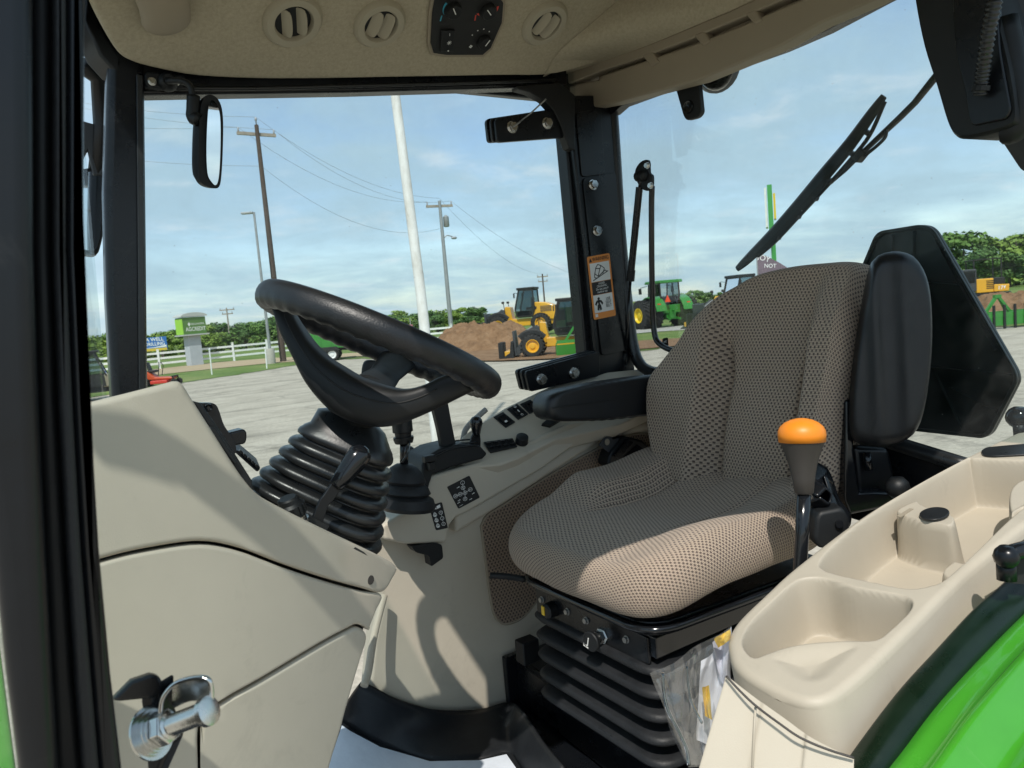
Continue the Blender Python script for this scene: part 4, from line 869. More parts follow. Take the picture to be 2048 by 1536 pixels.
for pts in ([(.30, .20), (.42, .145), (.55, .17), (.50, .215), (.30, .20)], [(.32, .20), (.25, .28), (.38, .33), (.50, .215)], [(.25, .28), (.22, .34), (.35, .36)], [(.40, .33), (.72, .25), (.80, .28)], [(.55, .17), (.70, .22), (.60, .30)], [(.15, .385), (.85, .27)]): stroke(pts, .018)
hc = (.30, .70)
tm.poly([sq(hc[0]+.055*cos(a*pi/5), hc[1]-.02+.022*sin(a*pi/5), 2) for a in range(10)])
for pts in ([(.30, .70), (.30, .79)], [(.14, .775), (.22, .72), (.38, .72), (.46, .775)], [(.27, .78), (.24, .865)], [(.33, .78), (.36, .865)]): stroke(pts, .045)
for i, s in enumerate(('USE', 'SEAT', 'BELT')): text_into(tm, s, sq(.72, .705+.055*i, 2), dr, du_, .0085, bold=.01, squeeze=.85)
dec.part('print', tm, INK)
tm = MB()
for i, s in enumerate(('AVOID', 'CRUSHING', 'Do not jump if', 'machine tips')): text_into(tm, s, sq(.5, .445+.044*i, 2), dr, du_, .0066, bold=.006, squeeze=.85)
tm.poly(quad(.08, .2, .915, .965, 1)); dec.part('print', tm, DW)

# windows stickers: leaping deer badge on the rear glass
tk = Thing('glass_badge', 'small black leaping deer badge on the rear window by the bent rod', 'badge', PX(1331, 684, 1.583))
bc = PX(1331, 684, 1.582); bs = .0135
ex1, ey1 = V((0, -1, 0)), V((0, 0, 1))
tk.part('backing', MB().prism(rnd_poly([bc+ex1*x*bs+ey1*y*bs for x, y in [(-.85, .8), (.85, 1), (.85, -1), (-.85, -.8)]], .006), (-.0008, 0, 0)), INK)
deer = [(-.65, -.1), (-.35, .25), (.1, .3), (.35, .55), (.6, .5), (.4, .25), (.35, 0), (.65, -.35), (.3, -.2), (.0, -.1), (-.3, -.2), (-.5, -.6), (-.5, -.2)]
tk.part('emblem', MB().prism([bc+ex1*x*bs*.85+ey1*y*bs*.85+V((-.0012, 0, 0)) for x, y in deer], (-.0003, 0, 0)), DW)

# ------------------------------------------------ headliner fittings
hu_ = V((1, 0, 0)); hu_ = (hu_-hn*hu_.dot(hn)).normalized(); hv_ = hn.cross(hu_).normalized()
if hv_.z < 0: hv_ = -hv_
VENT = mat('vent_plastic', (.40, .36, .275), .5, bump=.06, bscale=700, spec=.35)
def vent(px, py, rpx, rot, open_, label):
    c = PH(px, py); d = (c-CC).dot(CF); r = rpx/FPX*d
    t = Thing('air_vent', label, 'air vent', c, 0, 'round air vents in the headliner')
    t.part('bezel', MB().lathe(c-hn*.004, hn, [(0, r*1.06), (.008, r*1.05), (.016, r*.93), (.016, r*.70), (.010, r*.64), (-.02, r*.62)], 40, cap=False), VENT, smooth=40)
    t.part('dark_well', MB().lathe(c+hn*.0005, hn, [(0, r*.66), (.001, r*.66)], 30), INK)
    a = hu_*cos(rot)+hv_*sin(rot); b = -hu_*sin(rot)+hv_*cos(rot)
    ca, sa = cos(open_), sin(open_)
    for s in (-.27, .25):
        cc = c+a*(s*r)+hn*.004; w = a*ca+hn*sa; nn = -a*sa+hn*ca
        L = .50*r; pts = [cc+b*(L*y)+w*(r*x) for x, y in [(-.19, -.92), (.19, -1.0), (.27, 0), (.19, 1.0), (-.19, .92), (-.27, 0)]]
        t.part('flap', MB().prism(crv(pts, 3, True), nn*.003), VENT, bev=.001)
vent(585, 41, 58, .25, .75, 'round tan air vent with wide open flaps, leftmost in the headliner')
vent(759, 47, 52, -.1, .55, 'round tan air vent with nearly shut flaps, between the open vent and the dials')
vent(1089, 46, 48, -.25, .8, 'round tan air vent with twisted flaps, right of the climate panel')
# climate panel
cp = Thing('climate_panel', 'black climate control panel with dials and a rocker switch in the headliner', 'control panel', PH(926, 50))
o_ = [(868, -20), (990, -20), (1003, 0), (1000, 40), (978, 90), (962, 104), (890, 104), (864, 100), (858, 80), (861, 20)]
cp.part('bezel', MB().prism([PH(p.x, p.y) for p in [V((926+(x-926)*1.08, 50+(y-50)*1.12, 0)) for x, y in o_]], hn*.008), TAN_DARK, bev=.003)
cp.part('face', MB().prism([PH(*p)+hn*.0082 for p in o_], hn*.002), INK)
def dial(px, py, r, ang):
    c = PH(px, py)+hn*.010; k = cp.part('dial', MB().lathe(c, hn, [(0, r), (.010, r*.95), (.014, r*.85)], 24), BLK, bev=.001, smooth=40)
    a = hu_*cos(ang)+hv_*sin(ang); cp.part('pointer', MB().bar(c+hn*.015-a*r*.15, c+hn*.015+a*r*.8, .0022, .001, up=tuple(hn)), WHITE_INK, parent=k)
dial(902, 12, .020, 2.3); dial(972, 14, .020, 2.5); dial(964, 76, .019, 1.3)
rk = cp.part('rocker_switch', MB().prism([PH(p[0], p[1])+hn*.010 for p in [(878, 52), (905, 52), (902, 94), (876, 94)]], hn*.006), BLK, bev=.002)
pr_ = MB(); oo = lambda x, y: PH(x, y)+hn*.0165
for k in range(4):
    a = k*pi/4; v_ = hu_*cos(a)+hv_*sin(a); pr_.bar(oo(893, 76)-v_*.006, oo(893, 76)+v_*.006, .0009, .0004, up=tuple(hn))
pr_.bar(oo(894, 57), oo(894, 62), .001, .0004, up=tuple(hn)); pr_.lathe(oo(891, 92), hn, [(0, .002), (.0004, .002)], 10)
cp.part('print', pr_, WHITE_INK, parent=rk)
pr_ = MB()
for x, y in [(941, 64), (952, 55), (964, 52), (975, 57)]: pr_.lathe(PH(x, y)+hn*.0104, hn, [(0, .0016), (.0003, .0016)], 10)
for k in range(4):
    a = k*pi/2+.4; v_ = hu_*cos(a)+hv_*sin(a); pr_.lathe(PH(938, 87)+hn*.0104+v_*.0028, hn, [(0, .0020), (.0003, .0020)], 8)
cp.part('print', pr_, WHITE_INK)
CY = mat('cool_blue_print', (.05, .35, .5), .5); RD = mat('warm_red_print', (.6, .06, .04), .5)
def arcp(px, py, r, a0, a1, w, mt):
    c = PH(px, py)+hn*.0104; mb = MB(); q = [a0+(a1-a0)*i/8 for i in range(9)]
    P_ = lambda a, rr: c+(hu_*cos(a)+hv_*sin(a))*rr
    mb.poly([P_(a, r) for a in q]+[P_(a, r+w*(i/8)) for i, a in list(enumerate(q))[::-1]]); cp.part('print', mb, mt)
arcp(902, 12, .023, 4.0, 2.6, .006, CY); arcp(972, 14, .023, -.9, .5, .006, RD); arcp(972, 14, .023, 4.0, 3.6, .006, RD)
cp.part('print', MB().bar(PH(880, 25)+hn*.0104, PH(877, 36)+hn*.0104, .003, .0004, up=tuple(hn)), CY)
cp.part('print', MB().bar(PH(948, 24)+hn*.0104, PH(946, 35)+hn*.0104, .003, .0004, up=tuple(hn)), RD)
# grip moulding by the front corner
gp = Thing('grab_moulding', 'tan moulded grip on the headliner near the front corner', 'grip', PH(345, 5))
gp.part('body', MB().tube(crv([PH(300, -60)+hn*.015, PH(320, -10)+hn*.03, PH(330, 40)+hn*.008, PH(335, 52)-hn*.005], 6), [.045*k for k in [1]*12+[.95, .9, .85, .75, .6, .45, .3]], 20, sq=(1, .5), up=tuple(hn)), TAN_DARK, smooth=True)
# ------------------------------------------------ interior mirror
mi = Thing('interior_mirror', 'black framed rear view mirror hanging from the side header by the front post', 'mirror', PY(425, 290, 1.66))
mi.part('base_plate', MB().prism(rnd_poly([PY(x, y, 1.715) for x, y in [(288, 142), (372, 150), (372, 172), (352, 177), (292, 176)]], .01), (0, .02, 0)), BLK, bev=.004)
for x, y in [(304, 163), (351, 164)]: bolt(mi, PY(x, y, 1.714), (0, -1, 0), .0065, name='screw')
mi.part('boss', MB().lathe(PY(335, 165, 1.715), (0, -1, 0), [(0, .02), (.012, .018), (.018, .012)], 16), BLK, smooth=40)
mi.part('arm', MB().tube(crv([PY(335, 162, 1.69), PY(362, 162, 1.66), PY(380, 172, 1.65), PY(386, 196, 1.65)], 5), .0065, 10), BLK, smooth=True)
mi.part('joint', MB().tube(crv([PY(387, 192, 1.65), PY(386, 220, 1.65), PY(386, 234, 1.65), PY(398, 240, 1.64)], 5), [.013]*11+[.014]*5, 12), BLK, smooth=True)
mo = [PY(x, y, 1.64) for x, y in [(408, 195), (425, 190), (440, 205), (446, 235), (446, 290), (443, 350), (438, 374), (424, 376), (406, 368), (398, 350), (397, 300), (400, 230)]]
mdir = V((.5, -.5, -.02)).normalized()
mrim = crv(mo, 4, True); cen = sum(mrim, V((0, 0, 0)))/len(mrim)
# mirror faces back towards the seat: stretch the outline along its own plane
mi.part('housing', MB().rings([[cen+(p-cen)*.80-V((.012, -.03, 0)) for p in mrim], [cen+(p-cen)*.97-V((.006, -.014, 0)) for p in mrim], mrim, [cen+(p-cen)*.93+V((.001, 0, 0)) for p in mrim]]), BLK, smooth=50)
gl = [PP(p.x, p.y, PY(428, 290, 1.628), V((.02, -1, -.075))) for p in crv([(421, 202, 0), (432, 206, 0), (440, 232, 0), (441, 290, 0), (438, 350, 0), (432, 370, 0), (422, 362, 0), (415, 345, 0), (413, 295, 0), (416, 225, 0)], 4, True)]
mi.part('mirror_glass', MB().prism(gl, (0, .004, 0)), MIRROR)
# outside mirror seen through the windshield
om = Thing('outside_mirror', 'outside mirror on a bracket seen through the windshield behind the near post', 'mirror', PY(190, 430, 1.95))
om.part('bracket', MB().prism([PY(x, y, 1.95) for x, y in [(160, 240), (196, 250), (208, 350), (186, 350), (176, 300), (160, 330)]], (0, .02, 0)), DKGREY, bev=.003)
om.part('bracket', MB().tube([PY(165, 130, 1.92), PY(200, 160, 1.95), PY(206, 250, 1.95), PY(195, 350, 1.97)], .02, 8), BLK, smooth=True)
om.part('housing', MB().prism(rnd_poly([PY(x, y, 1.96) for x, y in [(120, 345), (208, 330), (207, 470), (196, 512), (165, 508), (120, 490)]], .02), (0, .05, 0)), BLK, bev=.006)
om.part('mirror_glass', MB().prism(rnd_poly([PY(x, y, 1.955)+V((0, 0, 0)) for x, y in [(125, 352), (203, 340), (202, 468), (192, 503), (166, 499), (125, 482)]], .018), (0, .003, 0)), MIRROR)
# strut and bent rod on the rear window
gs = Thing('gas_strut', 'black gas strut between the rear window latch and the rear post', 'gas strut', PX(1265, 540, 1.53))
gs.part('barrel', MB().tube([PX(1279, 374, 1.53), PX(1262, 545, 1.53)], .0105, 12), BLK_PAINT, smooth=40)
gs.part('collar', MB().tube([PX(1263, 540, 1.53), PX(1261, 562, 1.53)], .012, 12), BLK, smooth=40)
gs.part('rod', MB().tube([PX(1261, 560, 1.53), PX(1250, 720, 1.53)], .0042, 8), BLK_GLOSS, smooth=True)
gs.part('ball_joint', MB().tube([PX(1250, 706, 1.53), PX(1248, 732, 1.53)], .008, 8).ball(PX(1247, 733, 1.53), .013, 10).tube([PX(1247, 731, 1.535), PX(1222, 722, 1.55)], .009, 8), BLK, smooth=True)
gs.part('rod', MB().tube([PX(1282, 350, 1.53), PX(1279, 380, 1.53)], .005, 8), BLK_GLOSS, smooth=True)
wh_ = Thing('grab_rod', 'bent black grab rod with bolted latch at the rear window edge', 'handle', PX(1300, 560, 1.54))
wh_.part('rod', MB().tube(crv([PX(1304, 372, 1.54), PX(1303, 420, 1.545), PX(1304, 560, 1.55), PX(1308, 660, 1.55), PX(1322, 690, 1.55), PX(1365, 708, 1.55), PX(1420, 728, 1.55)], 6), .0085, 10), BLK_GLOSS, smooth=True)
wh_.part('latch_plate', MB().prism(crv([PX(x, y, 1.54) for x, y in [(1287, 324), (1301, 321), (1303, 345), (1309, 352), (1308, 375), (1298, 382), (1284, 372), (1276, 352), (1277, 338)]], 3, True), (-.012, 0, 0)), BLK, bev=.002)
for x, y in [(1295, 331), (1302, 371)]: bolt(wh_, PX(x, y, 1.527), (-1, 0, 0), .007)
wh_.part('knuckle', MB().ball(PX(1287, 352, 1.525), .016, 12).lathe(PX(1280, 352, 1.53), (0, 1, 0), [(-.012, .014), (.012, .014)], 14), BLK, smooth=40)
# little latch and work lamp at the rear header
lt_ = Thing('window_latch', 'black plastic latch tab hanging from the rear header', 'latch', PX(1380, 200, 1.54))
lt_.part('tab', MB().prism(rnd_poly([PX(x, y, 1.54) for x, y in [(1349, 172), (1395, 158), (1402, 225), (1393, 236), (1372, 241), (1366, 232)]], .01), (.018, 0, 0)), BLK, bev=.004)
lt_.part('button', MB().lathe(PX(1378, 214, 1.54), (-1, 0, 0), [(0, .017), (.006, .015), (.004, .011)], 18), BLK_GLOSS, smooth=40)
wl = Thing('work_lamp', 'round rear work lamp peeking below the roof edge behind the glass', 'lamp', PX(1432, 150, 1.68))
wl.part('housing', MB().lathe(PX(1432, 138, 1.68), (.9, .25, -.1), [(-.05, .03), (-.04, .055), (.01, .062), (.02, .060)], 22), DKGREY, smooth=40); wl.part('lens', MB().lathe(PX(1432, 138, 1.60), (-1, -.1, -.1), [(0, .055), (.012, .045), (.018, .02)], 20), GLASS_DARK, smooth=True)
# wiper motor cover, loom and wiper
wc = Thing('wiper_motor_cover', 'large black wiper motor cover with corrugated cable at the upper right corner', 'motor cover', PX(1935, 120, 1.5))
wo = [PX(x, y, 1.43) for x, y in crv([(1822, -80), (1832, 0), (1850, 90), (1876, 172), (1898, 246), (1912, 271), (1934, 278), (1990, 266), (2026, 254), (2040, 235), (2030, 150), (1995, 0), (1975, -80)], 4)]
cw = sum(wo, V((0, 0, 0)))/len(wo)
wc.part('housing', MB().rings([[p+V((.10, -.01, 0)) for p in wo], wo, [cw+(p-cw)*.95+V((-.008, 0, 0)) for p in wo]]), BLK, smooth=40)
wi = [PX(x, y, 1.415) for x, y in [(1900, -80), (1908, 60), (1912, 110), (1930, 180), (1938, 240), (1946, 252), (2012, 238), (2022, 220), (2000, 100), (1985, -80)]]
wc.part('recess_panel', MB().prism(rnd_poly(wi, .008), (.02, 0, 0)), BLK_PAINT, bev=.004)
lm = crv([PX(1996, -60, 1.37), PX(1990, 0, 1.36), PX(1976, 70, 1.37), PX(1966, 140, 1.39), PX(1960, 190, 1.40)], 22)
wc.part('corrugated_loom', MB().tube(lm, [.0105+.0016*sin(i*1.9) for i in range(len(lm))], 12), RUBBER, smooth=True)
wc.part('loom_tie', MB().tube([PX(1962, 172, 1.395), PX(1960, 182, 1.395)], .0145, 12), BLK)
wc.part('screw', MB().lathe(PX(1868, 102, 1.425), (-1, 0, 0), [(0, .006), (.002, .006), (.001, .003)], 12), BLK_GLOSS)
wc.part('side_lobe', MB().tube(crv([PX(2008, 40, 1.45), PX(2030, 150, 1.45), PX(2044, 215, 1.45), PX(2030, 258, 1.45), PX(2010, 262, 1.45)], 5), .022, 10), BLK, smooth=True)
wp = Thing('rear_wiper', 'rear window wiper with arm, washer hose and slotted blade against the sky', 'wiper', PX(1620, 360, 1.62))
wp.part('arm', MB().tube([PX(x, y, 1.615) for x, y in [(1900, 118), (1866, 160), (1830, 205), (1800, 235), (1722, 308)]], [.012, .012, .011, .011, .009], 8, sq=(1, .5)), BLK, smooth=40)
wp.part('arm', MB().tube([PX(x, y, 1.615) for x, y in [(1730, 300), (1690, 340), (1640, 382), (1612, 410)]], .0055, 8), BLK, smooth=True)
wp.part('clip', MB().bar(PX(1731, 300, 1.612), PX(1713, 322, 1.612), .026, .016), BLK, bev=.003)
wp.part('washer_hose', MB().tube(crv([PX(x, y, 1.61) for x, y in [(1795, 240), (1775, 256), (1770, 275), (1750, 295), (1728, 312)]], 5), .004, 8), RUBBER, smooth=True)
bl = [(1768, 192), (1740, 232), (1700, 288), (1650, 348), (1600, 408), (1550, 464), (1500, 514), (1474, 538)]
wp.part('blade', MB().tube([PX(x, y, 1.60) for x, y in crv(bl, 4)], [.006+.0115*sin(pi*min(1, max(0, (i+.5)/29)))**.6 for i in range(29)], 6, sq=(1.0, .5), up=(1, 0, 0)), BLK, smooth=40)
br = [(1764, 200), (1733, 268), (1690, 322), (1640, 378), (1590, 432), (1545, 480), (1510, 510)]
wp.part('bridge', MB().tube([PX(x+6, y+3, 1.608) for x, y in crv(br, 5)], .0042, 6, sq=(1.2, 1)), BLK, smooth=True)
for x, y in [(1732, 262), (1700, 303), (1655, 357), (1625, 392), (1590, 428), (1550, 470)]: wp.part('claw', MB().bar(PX(x-8, y-3, 1.605), PX(x+9, y+7, 1.606), .018, .010), BLK, bev=.002)
# slow moving vehicle sign, seen from behind
sm = Thing('slow_vehicle_sign', 'black back of the slow moving vehicle sign standing behind the seat', 'sign', PX(1880, 660, 1.80))
so_ = [PX(x, y, 1.78) for x, y in [(1756, 463), (1842, 449), (1862, 452), (1874, 462), (2036, 742), (2040, 762), (1986, 866), (1970, 876), (1690, 846), (1640, 800), (1640, 740)]]
SMV = mat('sign_back_black', (.006, .010, .008), .35, spec=.5, var=.1)
sm.part('plate', MB().prism(rnd_poly(so_, .02), (.012, 0, 0)), SMV, bev=.003)
cs = sum(so_, V((0, 0, 0)))/len(so_)
ins = rnd_poly([cs+(p-cs)*.965 for p in so_], .02); oth = rnd_poly(so_, .02)
sm.part('raised_rim', MB().rings([[p+V((-.001, 0, 0)) for p in oth], [p+V((-.010, 0, 0)) for p in oth], [p+V((-.010, 0, 0)) for p in ins], [p+V((-.001, 0, 0)) for p in ins]], cap=False, loop=True), SMV, bev=.002)
for a, b in [((1862, 735), (2022, 750)), ((1865, 735), (1925, 862)), ((1900, 775), (1992, 822)), ((1785, 470), (1783, 560)), ((1828, 462), (1826, 560)), ((1850, 565), (1915, 570)), ((1870, 480), (1990, 700))]:
    sm.part('rib', MB().bar(PX(*a, 1.775), PX(*b, 1.775), .003, .012, up=(1, 0, 0)), SMV)
sm.part('bracket', MB().box(PX(1770, 900, 1.8)+V((.02, 0, -.1)), (.04, .06, .5)), GREEN_DARK, bev=.004)

# bracket of the outside mirror by the near post (outside the frame); it throws the curved shadow over the dash
ob_ = Thing('mirror_bracket', 'black mirror bracket arm outside the near front post', 'bracket', V((-.2, .5, H+.6)))
ob_.part('arm', MB().tube([V((-.60, .51, H+.755)), V((-.45, .51, H+.735)), V((-.33, .51, H+.709)), V((-.28, .51, H+.688)), V((-.228, .51, H+.642)), V((-.156, .51, H+.58)), V((-.08, .508, H+.50)), V((.0, .505, H+.41))], [.010, .010, .012, .016, .020, .024, .026, .026], 12), BLK_PAINT, smooth=True)
ob_.part('plate', MB().bar(V((-.345, .50, H+.705)), V((-.275, .50, H+.672)), .008, .022, up=(0, 1, 0)), BLK_PAINT, bev=.003)
# ================================================================== INSIDE THE CAB
FLOOR_Z = PY(860, 1522, 1.56).z
# ---------------- dash
YD = .95
dash = Thing('dash_console', 'tall tan steering console with smooth side panels left of the wheel', 'dash console', PY(450, 1100, YD))
up_o = crv([(40, 872, 0), (110, 834, 0), (180, 806, 0), (250, 788, 0), (325, 769, 0), (350, 763, 0), (366, 769, 0), (386, 800, 0), (428, 866, 0), (470, 932, 0), (496, 968, 0), (520, 992, 0), (560, 1015, 0), (640, 1055, 0), (735, 1100, 0), (782, 1124, 0), (797, 1137, 0)], 5)+crv([(792, 1150, 0), (766, 1186, 0), (720, 1177, 0), (640, 1155, 0), (560, 1128, 0), (480, 1098, 0), (400, 1084, 0), (300, 1097, 0), (205, 1119, 0), (40, 1170, 0)], 5)
def dash_y(x, z, base=YD):
    """the side of the dash swells: it turns away towards the wheel and tucks in towards the floor"""
    zr_ = z-H
    return base+.95*max(0, x-.07)**2+.55*max(0, .07-x)**2+.10*max(0, -.30-zr_)**1.5
def PDASH(x, y, base=YD):
    Y_ = base
    for _ in range(12):
        p = PY(x, y, Y_); Y_ = dash_y(p.x, p.z, base)
    return p
def swell_panel(px, base, roll, depth, steps=(0, .03, .12, .28, .55, 1)):
    """flat outline, rolled edge, swelling face, depth behind"""
    P = [PDASH(p.x, p.y, base) for p in px]; n = len(P); bm = bmesh.new()
    P = [p for i, p in enumerate(P) if (p-P[i-1]).length > .0015]; n = len(P)
    ar = sum(P[i].x*P[(i+1) % n].z-P[(i+1) % n].x*P[i].z for i in range(n)); sg = 1 if ar > 0 else -1
    nr = []
    for i in range(n):
        d = P[(i+1) % n]-P[i-1]; d.y = 0; d.normalize(); nr.append(V((-d.z, 0, d.x))*sg)
    loops = [[bm.verts.new(p+V((0, depth, -.14*depth))) for p in P]]
    for t in steps:
        r = roll*t; off = roll-sqrt(max(roll*roll-(roll-r)**2, 0))
        L = []
        for i in range(n):
            q = P[i]+nr[i]*r; q.y = dash_y(q.x, q.z, base)+off; L.append(bm.verts.new(q))
        loops.append(L)
    for A, B in zip(loops, loops[1:]):
        for i in range(n):
            try: bm.faces.new([A[i], A[(i+1) % n], B[(i+1) % n], B[i]])
            except ValueError: pass
    f = bm.faces.new(loops[-1]); bm.normal_update()
    xs = [v.co.x for v in loops[-1]]; zs = [v.co.z for v in loops[-1]]
    def cut(co, no):
        fs = [q for q in bm.faces if len(q.verts) > 4 or q.tag]
        for q in fs: q.tag = True
        ge = list(fs)+list({e for q in fs for e in q.edges})+list({v for q in fs for v in q.verts})
        r = bmesh.ops.bisect_plane(bm, geom=ge, plane_co=co, plane_no=no, dist=1e-6)
        for q in r['geom']:
            if isinstance(q, bmesh.types.BMFace): q.tag = True
    f.tag = True
    x = min(xs)+.02
    while x < max(xs): cut((x, 0, 0), (1, 0, 0)); x += .022
    z_ = min(zs)+.02
    while z_ < max(zs): cut((0, 0, z_), (0, 0, 1)); z_ += .03
    for q in bm.faces:
        if q.tag:
            for v in q.verts: v.co.y = dash_y(v.co.x, v.co.z, base)
    mb = MB(); mb.bm.free(); mb.bm = bm; return mb
dash.part('upper_cover', swell_panel(up_o, YD, .008, .34), TAN, smooth=50)
sd_o = crv([(40, 1178, 0), (205, 1125, 0), (300, 1103, 0), (400, 1090, 0), (480, 1104, 0), (560, 1134, 0), (640, 1161, 0), (720, 1183, 0), (764, 1191, 0), (752, 1225, 0), (738, 1262, 0)], 5)+crv([(728, 1254, 0), (712, 1250, 0), (690, 1260, 0), (640, 1287, 0), (520, 1359, 0), (440, 1404, 0), (404, 1436, 0), (396, 1470, 0), (397, 1536, 0), (398, 1640, 0)], 5)+[V((40, 1640, 0))]
dash.part('side_panel', swell_panel(sd_o, YD+.002, .005, .48), TAN, smooth=50)
lw_o = crv([(402, 1640, 0), (401, 1470, 0), (409, 1439, 0), (444, 1409, 0), (522, 1364, 0), (642, 1292, 0), (692, 1265, 0), (712, 1256, 0), (728, 1262, 0), (734, 1280, 0), (722, 1320, 0), (700, 1395, 0), (660, 1536, 0), (636, 1640, 0)], 5)
dash.part('lower_panel', swell_panel(lw_o, YD+.004, .006, .48), TAN, smooth=50)
dash.part('seam_backing', MB().prism([PDASH(x, y, YD+.022) for x, y in [(40, 1100), (200, 1095), (400, 1070), (560, 1115), (740, 1172), (735, 1230), (680, 1400), (630, 1640), (400, 1640), (40, 1640)]], (0, .3, 0)), INK)
dash.part('screw_hole', MB().lathe(PDASH(741, 1160, YD), (.5, -1, 0), [(-.004, .007), (.0012, .007)], 14), GREY_KNOB)
# instrument housing edge
ins_ = Thing('instrument_cluster', 'black instrument housing with switch stalk on the rear face of the dash', 'instrument cluster', PY(440, 850, 1.1))
ins_.part('bezel', MB().prism([PY(x, y, .985) for x, y in [(384, 802), (402, 806), (440, 860), (505, 962), (508, 985), (500, 985), (430, 875)]], (0, .25, 0)), BLK, bev=.004)
ins_.part('back_plate', MB().prism(rnd_poly([PY(x, y, 1.12) for x, y in [(385, 806), (432, 806), (440, 825), (448, 852), (470, 880), (474, 905), (462, 915)]], .01), (0, .02, 0)), BLK_PAINT, bev=.003)
ins_.part('screw', MB().lathe(PY(417, 815, 1.118), (0, -1, 0), [(0, .006), (.003, .005), (.001, .002)], 12), BLK_GLOSS)
ins_.part('stalk', MB().prism(rnd_poly([PY(x, y, 1.14) for x, y in [(448, 868), (488, 858), (494, 864), (494, 880), (490, 888), (462, 893)]], .008), (0, .03, 0)), BLK_PAINT, bev=.003)
ins_.part('clip', MB().prism([PY(x, y, .975) for x, y in [(420, 853), (432, 856), (476, 926), (470, 931), (418, 862)]], (0, .03, 0)), BLK, bev=.003)
pd = Thing('foot_pedal', 'black ribbed rubber pedal pad behind the steering boot', 'pedal', PY(490, 925, 1.5))
pd.part('pad', MB().prism(rnd_poly([PY(x, y, 1.45) for x, y in [(467, 902), (480, 900), (522, 935), (515, 945)]], .01), (.02, .1, 0)), RUBBER_MATT, bev=.004)
for k in range(5): pd.part('tread', MB().bar(PY(478+k*8, 900+k*7, 1.447), PY(484+k*8, 906+k*7, 1.447), .012, .004), RUBBER, bev=.001)
# ---------------- steering boot (bellows)
bt = Thing('steering_boot', 'glossy black ribbed rubber boot around the steering column', 'boot', PD(650, 960, 1.22))
ND = 1.22
rings = []
def fold_ring(i, k, dn=0):
    L = V((607-18*i, 851+20.2*i, 0)); R_ = V((784-4*i, 921+29.4*i, 0)); c = (L+R_)/2; h = (R_-L)/2*k
    a = PD(c.x+h.x, c.y+h.y, ND)-PD(c.x, c.y, ND); C0 = PD(c.x, c.y, ND)
    yv = V((.25, .95, .03)); b = (yv-a*(yv.dot(a)/a.length_squared)).normalized()*(a.length*.80+.0)
    rr = []
    for j in range(48):
        t = 2*pi*j/48; ca, sa = cos(t), sin(t); e = .62
        x = math.copysign(abs(ca)**e, ca); y = math.copysign(abs(sa)**e, sa)
        rr.append(C0+a*x+b*y)
    return rr
def ring_px(cx, cy, hw, k=.8):
    a = PD(cx+hw*.92, cy+hw*.36, ND)-PD(cx, cy, ND); C0 = PD(cx, cy, ND); yv = V((.25, .95, .03)); b = (yv-a*(yv.dot(a)/a.length_squared)).normalized()*a.length*k
    return [C0+a*cos(2*pi*j/48)+b*sin(2*pi*j/48) for j in range(48)]
rings.append(ring_px(710, 830, 44)); rings.append(ring_px(704, 842, 72)); rings.append(fold_ring(-.62, .90)); rings.append(fold_ring(-.30, .97))
for i in range(7):
    for dz, k in ((-.18, .975), (.0, 1.0), (.22, 1.0), (.40, .975), (.50, .89), (.60, .83), (.74, .88)): rings.append(fold_ring(i+dz, k))
bt.part('bellows', MB().rings(rings), RUBBER, smooth=True)
bt.part('collar', MB().rings([ring_px(708, 812, 40), ring_px(703, 828, 52)]), RUBBER, smooth=40)
# ---------------- steering wheel
sw = Thing('steering_wheel', 'black leather look steering wheel with finger grips on a tilted column', 'steering wheel', PD(765, 690, 1.17))
wc0 = PD(763, 684, 1.17)
w_ax = (PD(1008, 782, 1.15)-PD(520, 590, 1.15)); Rw = w_ax.length/2-.019; w_ax.normalize()
# the wheel is seen nearly edge on, from a little below
vv = (wc0-CC).normalized(); perp_ = w_ax.cross(vv).normalized()
if perp_.z < 0: perp_ = -perp_
OPEN = radians(4.6)
dep = (vv-w_ax*vv.dot(w_ax)).normalized()
b_ax = dep*cos(OPEN)-perp_*sin(OPEN); n_ax = w_ax.cross(b_ax).normalized()
if n_ax.z < 0: n_ax = -n_ax
mb = MB(); rg = []
for i in range(160):
    t = 2*pi*i/160; d = w_ax*cos(t)+b_ax*sin(t); c = wc0+d*Rw; r = []
    for j in range(18):
        q = 2*pi*j/18; k = .0178; under = max(0, -sin(q)*.8+max(0, -cos(q))*.5)
        k += .0013*cos(t*44)*min(1, under)
        r.append(c+d*(cos(q)*k*1.0)+n_ax*(sin(q)*k*1.18))
    rg.append(r)
sw.part('rim', mb.rings(rg, loop=True), VINYL, smooth=True)
inn = [(566, 590), (590, 628), (606, 654), (629, 686), (658, 714), (688, 733), (717, 750), (746, 762), (788, 774), (817, 777), (850, 769), (880, 754), (915, 742)]
outr = [(536, 592), (549, 622), (566, 666), (592, 715), (620, 768), (655, 810), (685, 832), (720, 846), (762, 854), (800, 848), (842, 832), (890, 810), (950, 780)]
def yoke_ring(a, b, thick):
    A, B = PD(*a, 1.155), PD(*b, 1.155); c = (A+B)/2; u = (B-A)/2; rr = []
    for j in range(20):
        q = 2*pi*j/20; e = .55; x = math.copysign(abs(cos(q))**e, cos(q)); y = math.copysign(abs(sin(q))**e, sin(q)); rr.append(c+u*x+dep*(thick*y))
    return rr
ci, co_ = crv([V((x, y, 0)) for x, y in inn], 5), crv([V((x, y, 0)) for x, y in outr], 5)
th = [.016+.034*sin(pi*i/(len(ci)-1))**1.2 for i in range(len(ci))]
sw.part('spoke_yoke', MB().rings([yoke_ring((a.x, a.y), (b.x, b.y), k) for a, b, k in zip(ci, co_, th)]), BLK, smooth=True)
